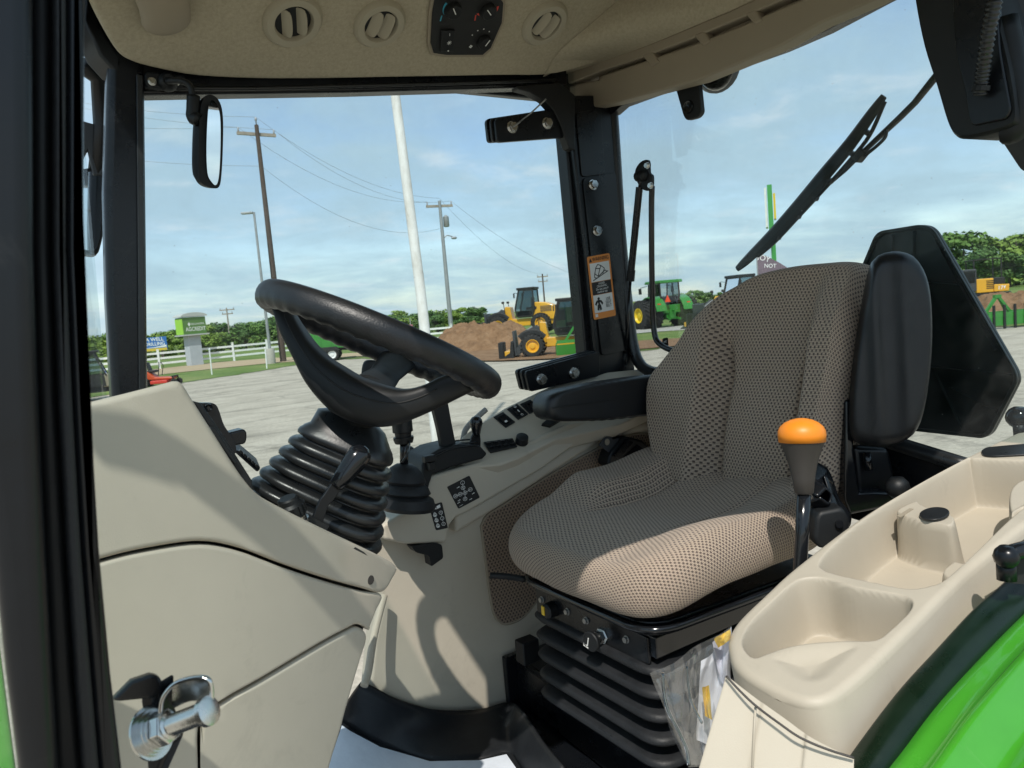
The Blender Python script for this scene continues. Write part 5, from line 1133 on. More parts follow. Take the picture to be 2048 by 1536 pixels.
# parting line on the yoke
sw.part('groove', MB().tube([PD(a.x*.62+b.x*.38, a.y*.62+b.y*.38, 1.155)-dep*(k*1.0) for a, b, k in list(zip(ci, co_, th))[6:-6]], .0012, 6), INK, smooth=True)
hubc = wc0-n_ax*.075+w_ax*.01
sw.part('hub', MB().lathe(hubc-n_ax*.06, n_ax, [(.03, .02), (.035, .034), (.055, .040), (.07, .036), (.072, .01)], 28), BLK, smooth=50)
far_pt = wc0+b_ax*Rw*.97+w_ax*.01
sp_ = sw.part('far_spoke', MB().tube([hubc-n_ax*.0, hubc.lerp(far_pt, .5)-n_ax*.004, far_pt], [.034, .026, .034], 14, sq=(1.0, .35), up=tuple(n_ax)), BLK, smooth=60)
tm = MB(); mid = hubc.lerp(far_pt, .42)+n_ax*.012; text_into(tm, 'DEERE', mid-dep*.01, b_ax*.8+w_ax*.2, n_ax*.3-w_ax, .012, .003); sw.part('lettering', tm, BLK_GLOSS, parent=sp_)
sw.part('column', MB().tube([hubc-n_ax*.0, PD(706, 850, 1.22)], [.030, .034], 16), BLK, smooth=40)
# thing peeking behind the wheel
jt = Thing('joystick_top', 'black rounded knob rising behind the steering wheel', 'knob', PY(743, 745, 1.62))
jt.part('knob', MB().rings([[PY(741+x*k, y-6, 1.6)+V((0, d_, 0)) for x, d_ in ((-22, 0), (-10, -.015), (10, -.015), (22, 0), (10, .015), (-10, .015))] for y, k in ((775, .8), (762, 1.05), (742, 1.0), (730, .8), (725, .4))]), BLK, smooth=True, sub=1)
jt.part('stem', MB().tube([PY(745, 770, 1.6), PY(752, 900, 1.6)], .008, 8), BLK_GLOSS, smooth=True)
# ---------------- right wall, console
rw = Thing('side_console', 'tan moulded side console with switches, levers and decals along the far wall', 'side console', PY(900, 1100, 1.62))
Y1 = 1.665
wall = [(742, 1115), (765, 1060), (900, 1052), (960, 990), (1080, 920), (1180, 856), (1345, 820), (1560, 810), (1560, 1440), (1015, 1450), (880, 1450), (790, 1416), (738, 1384), (748, 1280), (764, 1210)]
rw.part('wall_panel', MB().prism([PY(x, y, Y1) for x, y in wall], (0, .06, 0)), TAN, bev=.012, seg=4)
rw.part('wall_return', MB().tube(crv([PY(768, 1190, 1.63), PY(748, 1270, 1.60), PY(737, 1340, 1.57), PY(728, 1372, 1.55)], 5), [.009]*16, 12), TAN, smooth=True)
fb_ = crv([(962, 1052, 0), (975, 1030, 0), (1010, 1008, 0), (1090, 956, 0), (1180, 905, 0), (1250, 872, 0), (1300, 868, 0), (1380, 880, 0)], 5)+[V(p+(0,)) for p in [(1420, 1000), (1420, 1100)]]+crv([(1110, 1150, 0), (1075, 1200, 0), (1045, 1235, 0), (1010, 1248, 0), (990, 1232, 0), (980, 1190, 0), (970, 1110, 0)], 5)
def uvflat(me):
    uv = me.uv_layers.new(name='UVMap')
    for lp in me.loops: c = me.vertices[lp.vertex_index].co; uv.data[lp.index].uv = (c.x, c.z)
    return me
me = MB().prism([PY(p.x, p.y, Y1-.004) for p in fb_], (0, .004, 0)).mesh('fabric_panel', FABRIC_SIDE, rw.loc, True); uvflat(me)
rw.part('fabric_panel', me, FABRIC_SIDE, bev=.003)
rw.part('fabric_piping', MB().tube([PY(p.x, p.y, Y1-.002) for p in fb_], .0035, 6, loop=True), TAN_DARK, smooth=True)
Y2 = 1.605
fas = [(764, 1052), (800, 1030), (838, 1012), (852, 985), (862, 952), (965, 923), (1020, 906), (1080, 874), (1140, 848), (1200, 837), (1345, 806), (1345, 836), (1240, 852), (1180, 868), (1080, 940), (960, 1010), (912, 1035), (900, 1050), (893, 1086), (812, 1089), (770, 1080)]
rw.part('fascia', MB().prism([PY(x, y, Y2) for x, y in fas], (0, .14, 0)), TAN, bev=.008, seg=4)
rw.part('lower_ledge', MB().prism([PY(x, y, Y2+.025) for x, y in [(912, 1030), (960, 1005), (1080, 935), (1180, 864), (1345, 832), (1345, 850), (1200, 884), (1100, 948), (975, 1030), (912, 1068)]], (0, .06, 0)), TAN, bev=.012, seg=4)
# switch deck
dn = V((-.12, -.62, .78)).normalized(); do = PY(1000, 862, 1.665)
def PS(x, y, k=0): return PP(x, y, do, dn)+dn*k
deck = [(905, 905), (925, 872), (955, 850), (1010, 815), (1080, 781), (1110, 768), (1200, 745), (1345, 730), (1345, 800), (1240, 850), (1110, 880), (1040, 915), (1000, 930), (930, 935)]
rw.part('switch_deck', MB().prism([PS(x, y) for x, y in deck], -dn*.05), TAN, bev=.006)
for q, kd in [([(989, 836), (1006, 827), (1028, 845), (1011, 855)], 1), ([(1016, 820), (1034, 811), (1054, 829), (1036, 839)], 2), ([(1042, 810), (1060, 802), (1080, 817), (1059, 827)], 0), ([(1069, 799), (1087, 792), (1104, 806), (1086, 817)], 0)]:
    c = V((sum(p[0] for p in q)/4, sum(p[1] for p in q)/4, 0))
    s_ = rw.part('rocker_switch', MB().prism([PS(c.x+(x-c.x)*1.12, c.y+(y-c.y)*1.12) for x, y in q], dn*.004), BLK, bev=.0015)
    rw.part('rocker', MB().prism([PS(c.x+(x-c.x)*.72, c.y+(y-c.y)*.72, .004) for x, y in q], dn*.004), BLK_PAINT, parent=s_, bev=.0015)
    if kd:
        ic = MB()
        e1_ = (PS(*q[1])-PS(*q[0])).normalized(); e2_ = (PS(*q[3])-PS(*q[0])).normalized()
        if kd == 1:
            o = PS(1011, 847, .0085); ic.prism([o+e1_*x+e2_*y for x, y in [(-.004, -.003), (.004, -.003), (.004, .003), (-.004, .003)]], dn*.0003)
        else:
            for (x, y) in [(1029, 818), (1043, 833)]: ic.tube([PS(x, y, .0087)+(e1_*cos(a)+e2_*sin(a))*.0032 for a in [2*pi*k/12 for k in range(12)]], .0006, 4, loop=True)
            ic.bar(PS(1034, 824, .0087), PS(1038, 828, .0087), .003, .0005, up=tuple(dn))
        rw.part('print', ic, WHITE_INK, parent=s_)
# black lever quadrant
qd = [PY(x, y, 1.60) for x, y in crv([(846, 940, 0), (850, 918, 0), (880, 900, 0), (920, 890, 0), (960, 892, 0), (976, 905, 0)], 4) and [(846, 990), (844, 930), (852, 914), (880, 898), (920, 888), (960, 890), (976, 908), (966, 918), (900, 936), (866, 950), (858, 975), (852, 1000)]]
rw.part('lever_quadrant', MB().prism(qd, (0, .11, 0)), BLK, bev=.006)
for k in range(3): rw.part('quadrant_slot', MB().tube(crv([PY(862+k*3, 916-k*7, 1.598+.02*k), PY(905, 897-k*7, 1.598+.02*k), PY(955, 890-k*6, 1.598+.02*k)], 5), .0022, 6), BLK_GLOSS, smooth=True)
rw.part('lever_stop', MB().box(PY(858, 917, 1.59), (.03, .02, .016)).box(PY(862, 932, 1.59), (.016, .02, .02)), BLK, bev=.003)
ar = Thing('throttle_lever', 'wide flat black lever rising from the quadrant behind the wheel rim', 'lever', PY(890, 860, 1.63))
ar.part('blade', MB().prism([PY(x, y, 1.62) for x, y in [(862, 795), (896, 800), (905, 850), (916, 905), (888, 912), (878, 860)]], (0, .02, 0)), BLK, bev=.004)
kl = Thing('black_knob_lever', 'short black lever with glossy oval knob at the end of the quadrant', 'lever', PY(950, 880, 1.62))
kl.part('blade', MB().prism([PY(x, y, 1.62) for x, y in [(934, 912), (943, 875), (948, 864), (960, 864), (962, 880), (961, 912)]], (0, .006, 0)), BLK_PAINT, bev=.002)
kl.part('knob', MB().lathe(PY(953, 868, 1.623), (.06, 0, 1), [(-.005, .006), (0, .010), (.012, .0125), (.026, .0165), (.036, .0155), (.043, .010), (.046, .003)], 18), BLK_GLOSS, smooth=True)
rw.part('keypad', MB().prism([PS(x, y, .003) for x, y in [(966, 888), (1024, 880), (1034, 897), (980, 909)]], dn*.006), BLK, bev=.002)
for k in range(4):
    for j in range(2): rw.part('keypad_button', MB().box(PS(976+k*14+j*5, 891-k*2+j*8, .010), (.014, .009, .004)), BLK_PAINT, bev=.001)
rw.part('rotary_knob', MB().lathe(PS(1043, 885, 0), (-.1, -.5, .85), [(0, .017), (.02, .016), (.022, .013)], 22), BLK, bev=.001)
rw.part('slider_lever', MB().prism([PS(x, y, .01) for x, y in [(1080, 858), (1092, 848), (1120, 842), (1118, 850), (1098, 862)]], dn*.012), BLK, bev=.003)
gh = Thing('grab_tube', 'grey bent tube handle outside the console near the window', 'handle', PY(945, 840, 1.70))
gh.part('tube', MB().tube(crv([PY(926, 880, 1.70), PY(930, 862, 1.70), (PY(940, 848, 1.70)), PY(956, 833, 1.70), PY(972, 819, 1.70)], 5), .0075, 10), mat('grey_tube', (.30, .29, .27), .45), smooth=True)
# decals on the console
def decal(corners, name, label, draw):
    t = Thing(name, label, 'decal', PY(*corners[0], Y2-.001), 0, 'black console decals')
    q = [PY(x, y, Y2-.0012) for x, y in corners]; t.part('backing', MB().prism(rnd_poly(q, .004), (0, .001, 0)), INK)
    f = lambda u, v: (q[0]*(1-u)+q[1]*u)*(1-v)+(q[3]*(1-u)+q[2]*u)*v+V((0, -.0004, 0))
    mb = MB(); draw(mb, f, q[1]-q[0], q[0]-q[3]); t.part('print', mb, WHITE_INK)
def loop_(mb, f, u, v, ru, rv, w=.0005, n=12): mb.tube([f(u+ru*cos(2*pi*k/n), v+rv*sin(2*pi*k/n)) for k in range(n)], w, 4, loop=True)
def d1(mb, f, r, u):
    nodes = [('', .48, .12), ('X2', .44, .32), ('N', .44, .52), ('X1', .72, .50), ('X2', .42, .78), ('X1', .24, .50), ('X1', .08, .48)]
    pos = [(.62, .13, ''), (.55, .32, 'X2'), (.53, .54, 'N'), (.78, .52, 'X1'), (.42, .76, 'X2'), (.33, .50, 'X1'), (.13, .48, 'X1')]
    for a, b in ((0, 1), (1, 2), (2, 3), (2, 4), (2, 5), (5, 6)): mb.bar(f(*pos[a][:2]), f(*pos[b][:2]), .0007, .0005, up=(0, 1, 0))
    for x, y, s in pos:
        loop_(mb, f, x, y, .085, .075)
        if s: text_into(mb, s, f(x, y), (1, 0, .1), (0, 0, 1), .0048, .0006, bold=.01)
    for x, y in [(.38, .22), (.82, .72), (.62, .88), (.18, .70), (.02+.1, .78)]:
        mb.bar(f(x-.06, y), f(x+.06, y), .0012, .0005, up=(0, 1, 0)); mb.bar(f(x+.02, y-.03), f(x+.06, y), .0008, .0005, up=(0, 1, 0))
    mb.bar(f(.08, .92), f(.24, .92), .0008, .0005, up=(0, 1, 0))
decal([(894, 974), (939, 951), (960, 995), (917, 1018)], 'shift_pattern_decal', 'square black decal with a branching X shift pattern on the console', d1)
def d2(mb, f, r, u):
    mb.prism([f(.2, .06), f(.48, .09), f(.48, .20), f(.2, .17)], (0, -.0003, 0)); mb.prism([f(.52, .09), f(.8, .06), f(.8, .17), f(.52, .20)], (0, -.0003, 0))
    for k, v in enumerate((.40, .62, .84)):
        loop_(mb, f, .25, v, .13, .06, .0008); mb.prism([f(.18, v-.0), f(.32, v), f(.32, v+.05), f(.18, v+.05)], (0, -.0003, 0)); loop_(mb, f, .25, v-.06, .07, .04, .0006)
        loop_(mb, f, .72, v-.03, .14, .065, .0006); text_into(mb, ('0', '1', '2')[k], f(.72, v-.03), (1, 0, .1), (0, 0, 1), .0045, .0005)
        if k < 2: mb.bar(f(.72, v+.05), f(.72, v+.10), .0007, .0005, up=(0, 1, 0))
decal([(858, 1012), (884, 1004), (896, 1056), (872, 1061)], 'lock_decal', 'narrow black decal with lock symbols and numbered circles on the console', d2)
lh = Thing('release_hook', 'black hooked release lever under the console fascia', 'lever', PY(860, 1105, 1.62))
lh.part('hook', MB().prism(rnd_poly([PY(x, y, 1.60) for x, y in [(823, 1093), (868, 1086), (884, 1089), (887, 1116), (862, 1134), (859, 1112), (832, 1105)]], .006), (0, .03, 0)), BLK, bev=.004)
# gear shift behind the wheel
gl_ = Thing('gear_shift', 'black gear shift shaft with stepped rubber boot between the wheel and console', 'gear lever', PY(810, 960, 1.54))
def rp(cx, cy, r, Yp=1.54): return [PY(cx, cy, Yp)+V((cos(t)*r, sin(t)*r, -.18*cos(t)*r)) for t in [2*pi*k/28 for k in range(28)]]
gk = 1500/1.71
gl_.part('boot', MB().rings([rp(809, 928, 16/gk), rp(809, 936, 28/gk), rp(810, 948, 36/gk), rp(811, 962, 40/gk), rp(812, 968, 36/gk), rp(812, 974, 44/gk), rp(813, 985, 48/gk), rp(813, 990, 43/gk), rp(814, 996, 52/gk), rp(815, 1012, 56/gk), rp(816, 1020, 50/gk)]), RUBBER_MATT, smooth=40)
gl_.part('shaft', MB().tube([PY(808, 935, 1.54), PY(808, 875, 1.54)], .0095, 12), BLK_GLOSS, smooth=True)
gl_.part('collar', MB().lathe(PY(808, 886, 1.54), (0, 0, 1), [(0, .020), (.008, .023), (.014, .023), (.014, .018), (.024, .019), (.026, .023), (.06, .023)], 20), BLK, smooth=40)
gl_.part('cable', MB().tube(crv([PY(820, 880, 1.54), PY(816, 905, 1.43), PY(804, 925, 1.43)], 4), .0025, 6), RUBBER, smooth=True)
# hydraulic couplers outside, by the glass
hc_ = Thing('hydraulic_coupler', 'yellow capped hydraulic coupler with hose ends outside below the window', 'coupler', PY(832, 930, 1.98))
hc_.part('cap', MB().lathe(PY(834, 962, 1.98), (-.15, 0, 1), [(0, .035), (.05, .034), (.07, .028), (.075, .0)], 16), mat('cap_yellow', (.75, .58, .02), .4), smooth=40)
hc_.part('hose', MB().tube(crv([PY(812, 905, 2.0), PY(820, 900, 2.0), PY(828, 912, 2.0), PY(824, 930, 2.0)], 4), .012, 8), BLK, smooth=True)
hc_.part('fitting', MB().lathe(PY(842, 918, 2.0), (.4, 0, 1), [(0, .012), (.02, .012), (.02, .016), (.04, .016)], 6), CHROME)
# ---------------- console control lever on the boot shelf
lv = Thing('shelf_lever', 'black bent lever with glossy oval handle in front of the steering boot', 'lever', PY(690, 960, 1.06))
YL = 1.06
lv.part('blade', MB().prism([PY(x, y, YL) for x, y in [(621, 1046), (640, 1000), (648, 990), (664, 966), (684, 976), (668, 1000), (658, 1010), (642, 1056)]], (0, .006, 0)), BLK_PAINT, bev=.0015)
ax_ = (PY(724, 904, YL)-PY(672, 970, YL)); ln = ax_.length
lv.part('handle', MB().lathe(PY(672, 970, YL+.003), ax_, [(-.004, .007), (0, .0115), (ln*.3, .0145), (ln*.7, .018), (ln*.92, .0185), (ln*1.05, .015), (ln*1.14, .007), (ln*1.16, .001)], 20), BLK_GLOSS, smooth=True)
lv.part('slot', MB().bar(PY(598, 1036, 1.05), PY(650, 1064, 1.05), .004, .02), INK)
kk = Thing('ribbed_knob', 'ribbed black knob with chrome collar on the dash shelf', 'knob', PY(595, 1020, .99))
kn_ax = V((-.25, -.1, 1)).normalized(); k0 = PY(590, 1038, 1.04)
kk.part('collar', MB().lathe(k0-kn_ax*.006, kn_ax, [(0, .019), (.004, .019), (.004, .016), (.010, .016), (.012, .014)], 24), CHROME, smooth=30)
kk.part('knob', MB().lathe(k0+kn_ax*.006, kn_ax, [(0, .016), (.004, .019), (.016, .019), (.020, .015), (.026, .0145), (.028, .012)], 24), BLK, smooth=35)
for i in range(16):
    a, b, d = frame(kn_ax); t = 2*pi*i/16; q = a*cos(t)+b*sin(t); kk.part('ridge', MB().bar(k0+kn_ax*.009+q*.0195, k0+kn_ax*.022+q*.0190, .0035, .003, up=tuple(q)), BLK)
dash.part('shelf_slot', MB().prism([PY(x, y, 1.0) for x, y in [(712, 1100), (736, 1112), (728, 1104), (716, 1097)]], (0, .01, 0)), INK)

# ---------------- floor, mat
struct('cab_floor', MB().box((.55, 1.15, FLOOR_Z-.03), (1.9, 1.25, .05)), BLK_PAINT)
fm = Thing('floor_mat', 'scuffed black rubber floor mat with a curled upstand along the far wall', 'floor mat', PY(860, 1470, 1.6))
lo_ = crv([V(p+(0,)) for p in [(676, 1440), (700, 1456), (760, 1490), (860, 1522), (960, 1520), (1014, 1507), (1040, 1536), (1080, 1600), (1130, 1680)]], 5)
hi_ = crv([V(p+(0,)) for p in [(722, 1366), (745, 1378), (800, 1404), (880, 1420), (960, 1418), (1016, 1404), (1044, 1422), (1090, 1490), (1150, 1560)]], 5)
SCUFF = ramp_mat('scuffed_rubber', [(.45, (.012, .013, .015)), (.62, (.018, .02, .022)), (.80, (.14, .15, .15))], 7, rough=.45, bump=.15, stretch=(1, 1, .35), dist=.004)
nU = len(lo_)
def matf(u, v):
    i = min(int(round(u*(nU-1))), nU-1); a = PZ(lo_[i].x, lo_[i].y, FLOOR_Z+.003); b = PY(hi_[i].x, hi_[i].y, 1.645) if i < nU*.62 else None
    if b is None:
        yy = 1.645-.55*(i-nU*.62)/(nU*.38); b = PY(hi_[i].x, hi_[i].y, max(yy, 1.2))
    return a.lerp(b, v)+V((0, .012*sin(pi*v), 0))
me_ = fm.part('upstand', MB().grid(matf, nU, 9), SCUFF, smooth=True); s_ = me_.modifiers.new('s', 'SOLIDIFY'); s_.thickness = .006; s_.offset = 1
fm.part('tread', MB().prism([PZ(p.x, p.y, FLOOR_Z+.002) for p in lo_]+[PZ(900, 2100, FLOOR_Z+.002), PZ(500, 2000, FLOOR_Z+.002), PZ(560, 1500, FLOOR_Z+.002)], (0, 0, .004)), SCUFF)
pm = single('paper_mat', MB().prism([PZ(x, y, FLOOR_Z+.008) for x, y in [(684, 1452), (700, 1463), (760, 1495), (860, 1524), (960, 1522), (1013, 1510), (1034, 1540), (1100, 1700), (1050, 2000), (520, 2000), (655, 1540)]], (0, 0, .002)), PAPER, 'pale blue grey paper floor sheet lying on the black mat', 'paper sheet')
# ================================================================== SEAT
seat = Thing('driver_seat', 'suspension driver seat in tan and black woven fabric facing the wheel', 'seat', V((1.15, 1.2, H-.5)))
def smooth01(a, b, x):
    t = min(1, max(0, (x-a)/(b-a))); return t*t*(3-2*t)
SCX, SCY, SZ = 1.150, 1.205, H-.452
def cush(i, j, NP, NS):
    ph = 2*pi*i/NP; s = j/NS; c, sn = cos(ph), sin(ph); hx, hy, e = .300, .285, 4.4
    R_ = 1/((abs(c)/hx)**e+(abs(sn)/hy)**e)**(1/e)
    # profile: flat top, rolled edge, tucked side
    if s < .72: rho = s/.72*.90; zz = 0; arc = rho*R_
    else:
        t = (s-.72)/.28; a = t*pi*.78; rho = .90+.10*sin(a)-.02*t; zz = -.050*(1-cos(a)); arc = R_*(.90+t*.55)
    x, y = c*rho*R_, sn*rho*R_
    fr_ = smooth01(-.02, -.285, x); top = 1 if s < .72 else max(0, 1-(s-.72)/.28)
    zz += -.050*fr_**1.6
    zz += top*(.020*smooth01(.12, .23, -y)+.042*smooth01(.11, .16, y)*smooth01(-.13, -.02, x)-.02*smooth01(.30, .0, sqrt(x*x+y*y))+.035*smooth01(.05, .28, x)*smooth01(.0, .2, abs(y)+.1))
    crease = .012*math.exp(-((y-.105)/.008)**2)*smooth01(-.16, -.05, x)*top+.006*math.exp(-((y+.135)/.008)**2)*smooth01(-.24, .02, x)*top
    zz -= crease
    zz += .012*smooth01(.0, -.25, x)
    wv = .0022*sin(ph*9+s*5)*smooth01(.7, 1, s)
    return V((SCX+x+c*wv, SCY+y+sn*wv, SZ+zz-.05*x*0)), (arc*c, arc*sn)
def radial(f, NP, NS, name, mt):
    bm = bmesh.new(); uv = bm.loops.layers.uv.new('UVMap'); D_ = {}
    for i in range(NP):
        for j in range(NS+1):
            if j == 0 and i: D_[i, j] = D_[0, 0]; continue
            p, q = f(i, j, NP, NS); D_[i, j] = (bm.verts.new(p), q)
    UV = {(i, j): f(i, j, NP, NS)[1] for i in range(NP) for j in range(NS+1)}
    for i in range(NP):
        k = (i+1) % NP
        for j in range(NS):
            ids = [(i, j), (i, j+1), (k, j+1), (k, j)] if j else [(i, 0), (i, 1), (k, 1)]
            fc = bm.faces.new([D_[a][0] for a in ids])
            for lp, a in zip(fc.loops, ids): lp[uv].uv = UV[a]
    bmesh.ops.recalc_face_normals(bm, faces=bm.faces)
    me = bpy.data.meshes.new(name); bm.to_mesh(me); bm.free(); me.materials.append(mt); me.shade_smooth(); return me
def shift(me, o):
    me.transform(Matrix.Translation(-V(o))); return me
seat.part('seat_cushion', shift(radial(cush, 240, 80, 'seat_cushion', FABRIC), seat.loc), FABRIC)
# backrest: outline in the plane of the seat back
BN = V((-.965, 0, .26)).normalized(); BO = PX(1330, 860, 1.405)
BO = V((1.405, BO.y, BO.z))
bo_ = crv([V(p+(0,)) for p in [(1352, 962), (1333, 925), (1322, 870), (1318, 800), (1325, 762), (1346, 735), (1368, 708), (1388, 684), (1408, 645), (1436, 602), (1470, 568), (1512, 544), (1580, 527), (1650, 519), (1700, 517), (1722, 530), (1722, 580), (1712, 700), (1692, 800), (1672, 900), (1655, 985), (1610, 1015), (1520, 1015), (1420, 990)]], 6, True)
bp3 = [PP(p.x, p.y, BO, BN) for p in bo_]; bcen = PP(1535, 770, BO, BN)
by = V((0, 1, 0)); bz = BN.cross(by).normalized(); bz = -bz if bz.z < 0 else bz
pol = sorted([(math.atan2((p-bcen).dot(bz), -(p-bcen).dot(by)), (p-bcen).length) for p in bp3])
pa_ = np.array([a for a, _ in pol]); pr2 = np.array([r for _, r in pol])
pa_ = np.concatenate([pa_-2*pi, pa_, pa_+2*pi]); pr2 = np.tile(pr2, 3)
def back(i, j, NP, NS):
    ph = 2*pi*i/NP-pi; s = j/NS; R_ = float(np.interp(ph, pa_, pr2)); c, sn = cos(ph), sin(ph)
    if s < .72: rho = s/.72*.93; dz = 0; arc = rho*R_
    else:
        t = (s-.72)/.28; a = t*pi*.62; rho = .93+.07*sin(a)/1.0; dz = -.075*(1-cos(a)); arc = R_*.93+t*.13
    x, y = c*rho*R_, sn*rho*R_           # x towards the viewer's right (near side), y up
    top = 1 if s < .72 else max(0, 1-(s-.72)/.28)
    w = .25
    dz += top*(.064*smooth01(.105, .155, abs(x+.005))*(1-smooth01(.10, .30, y))-.012)
    dz += top*.03*smooth01(-.18, -.05, y)*smooth01(.16, .02, y)*0
    dz += top*.020*math.exp(-((y+.12)/.10)**2)*math.exp(-(x/.13)**2)
    # seams that part the bolsters from the middle panel
    sx = .118+.05*smooth01(0, .22, y)
    for q in (sx,): dz -= top*.022*math.exp(-((abs(x)-q+.014)/.009)**2)*smooth01(.20, .06, y)
    return bcen-by*x+bz*y+BN*(dz+.02), (c*arc, sn*arc)
seat.part('backrest', shift(radial(back, 240, 80, 'backrest', FABRIC), seat.loc), FABRIC)
seat.part('backrest_shell', MB().prism([bcen+(p-bcen)*.93-BN*.05 for p in bp3], -BN*.03), BLK, bev=.012)
# armrests
def pad(outline, o, n, thick, bulge, name, mt, NP=96, NS=22):
    P_ = [PP(p.x, p.y, o, n) for p in crv([V(q+(0,)) for q in outline], 5, True)]; c0 = sum(P_, V((0, 0, 0)))/len(P_); n = V(n).normalized()
    a1, a2, _ = frame(n); po = sorted([(math.atan2((p-c0).dot(a2), (p-c0).dot(a1)), (p-c0).length) for p in P_])
    A1 = np.array([a for a, _ in po]); A2 = np.array([r for _, r in po]); A1 = np.concatenate([A1-2*pi, A1, A1+2*pi]); A2 = np.tile(A2, 3)
    def f(i, j, NP, NS):
        ph = 2*pi*i/NP-pi; s = j/NS; R_ = float(np.interp(ph, A1, A2))
        if s < .6: rho = s/.6*.86; dz = 0
        elif s < .85: t = (s-.6)/.25; rho = .86+.14*sin(t*pi/2); dz = -bulge*(1-cos(t*pi/2))
        else: t = (s-.85)/.15; rho = 1-.03*t; dz = -bulge-(thick-bulge)*t
        return c0+(a1*cos(ph)+a2*sin(ph))*rho*R_+n*dz, (0, 0)
    return radial(f, NP, NS, name, mt)
an = V((-.78, -.62, .05)).normalized(); ao = PD(1785, 700, 1.50)
ar_o = [(1742, 545), (1752, 515), (1775, 502), (1806, 500), (1836, 512), (1858, 548), (1868, 600), (1870, 680), (1864, 760), (1852, 830), (1836, 868), (1806, 890), (1768, 898), (1726, 894), (1706, 880), (1702, 840), (1706, 770), (1716, 690), (1728, 620)]
me = pad(ar_o, ao, an, .075, .035, 'armrest', VINYL)
# two soft ridges run down the pad
a_side = an.cross(V((0, 0, 1))).normalized()
for v in me.vertices:
    q = v.co-ao; s = q.dot(a_side); d = q.dot(an); k = max(0, 1+d/.03)
    v.co += an*k*(.010*math.exp(-((s-.030)/.012)**2)+.010*math.exp(-((s+.026)/.014)**2)-.004)
seat.part('armrest', shift(me, seat.loc), VINYL, label='folded up armrest, black')
seat.part('armrest_pivot', MB().lathe(PD(1703, 846, 1.60), (-.9, -.4, .1), [(-.03, .032), (.005, .034), (.012, .026)], 22), BLK_GLOSS, smooth=40)
rl_ = [(1098, 812), (1104, 792), (1124, 782), (1180, 770), (1250, 758), (1330, 748), (1360, 760), (1365, 800), (1340, 824), (1240, 838), (1150, 843), (1116, 842), (1102, 832)]
seat.part('armrest', shift(pad(rl_, PY(1200, 800, 1.47), V((-.05, -1, .05)), .085, .018, 'armrest', VINYL), seat.loc), VINYL, label='lowered armrest, black')
seat.part('armrest_crease', MB().tube([PY(x, y, 1.468) for x, y in [(1104, 816), (1200, 803), (1330, 786)]], .0014, 5), INK, smooth=True)
seat.part('armrest_pivot', MB().lathe(PY(1335, 800, 1.50), (0, -1, .05), [(-.03, .032), (.015, .032), (.022, .026)], 20), BLK, smooth=40)
# back frame and brackets on the near side
seat.part('back_frame', MB().prism([PD(x, y, 1.57) for x, y in [(1690, 800), (1712, 800), (1708, 900), (1720, 985), (1790, 985), (1800, 1010), (1700, 1030), (1690, 1000)]], V((.03, .05, 0))), BLK_GLOSS, bev=.006)
seat.part('back_frame', MB().prism([PD(x, y, 1.60) for x, y in [(1705, 890), (1780, 895), (1800, 985), (1718, 1005)]], V((.02, .05, 0))), BLK_PAINT, bev=.012)
seat.part('frame_slot', MB().tube([PD(1733, 905, 1.588), PD(1738, 940, 1.588)], [.012, .012], 10, sq=(.7, .7)), BLK_GLOSS, smooth=True)
seat.part('adjuster_knob', MB().ball(PD(1795, 975, 1.52), .024, 12), BLK, smooth=True)
# seat pan edge, suspension
x0, x1, y0, y1 = .90, 1.42, .96, 1.44
pz_ = H-.625
seat.part('seat_pan', MB().prism(rnd_poly([V((x0, y0+.03, pz_)), V((x1, y0, pz_)), V((x1, y1, pz_)), V((x0, y1-.03, pz_))], .07), (0, 0, .03)), BLK_PAINT, bev=.006)
seat.part('seat_pan_lip', MB().tube(rnd_poly([V((x0-.008, y0+.02, pz_+.018)), V((x1, y0-.008, pz_+.018)), V((x1, y1, pz_+.018)), V((x0-.008, y1-.02, pz_+.018))], .075, 8), .008, 8, loop=True), BLK_GLOSS, smooth=True)
for yy in (1.03, 1.37): seat.part('slide_rail', MB().box((1.16, yy, pz_-.03), (.46, .035, .045)), BLK_GLOSS, bev=.004)
seat.part('front_plate', MB().prism([V((.925, 1.03, pz_-.012)), V((.925, 1.40, pz_-.004)), V((.925, 1.40, pz_-.072)), V((.925, 1.24, pz_-.080)), V((.925, 1.10, pz_-.075)), V((.925, 1.03, pz_-.066))], (.008, 0, 0)), BLK_PAINT, bev=.003)
bx0, bx1, by0, by1 = .935, 1.36, 1.02, 1.40
def bel(z, ex, r=.06):
    return rnd_poly([V((bx0-ex, by0-ex, z)), V((bx1+ex, by0-ex, z)), V((bx1+ex, by1+ex, z)), V((bx0-ex, by1+ex, z))], r, 8)
rgs = []; zt = pz_-.055; step = .047
for k in range(5):
    z = zt-step*k
    rgs += [bel(z, -.032), bel(z-step*.16, -.004), bel(z-step*.30, .016), bel(z-step*.48, .025), bel(z-step*.64, .020), bel(z-step*.78, -.004), bel(z-step*.90, -.032)]
rgs.append(bel(zt-step*5.3, -.02))
seat.part('suspension_bellows', MB().rings(rgs), RUBBER_MATT, smooth=True)
tm = MB(); text_into(tm, '5981765', V((bx0-.018, 1.16, zt-step*4.5)), (0, -1, 0), (0, 0, 1), .014, .001); seat.part('moulded_number', tm, BLK_GLOSS)
kb_ = seat.part('height_knob', MB().lathe(V((.925, 1.335, pz_-.045)), (-1, -.1, 0), [(0, .018), (.02, .017), (.024, .013)], 18), BLK, smooth=40)
seat.part('knob_window', MB().box(V((.901, 1.338, pz_-.043)), (.004, .010, .020)), mat('indicator_yellow', (.75, .5, .03), .4), parent=kb_)
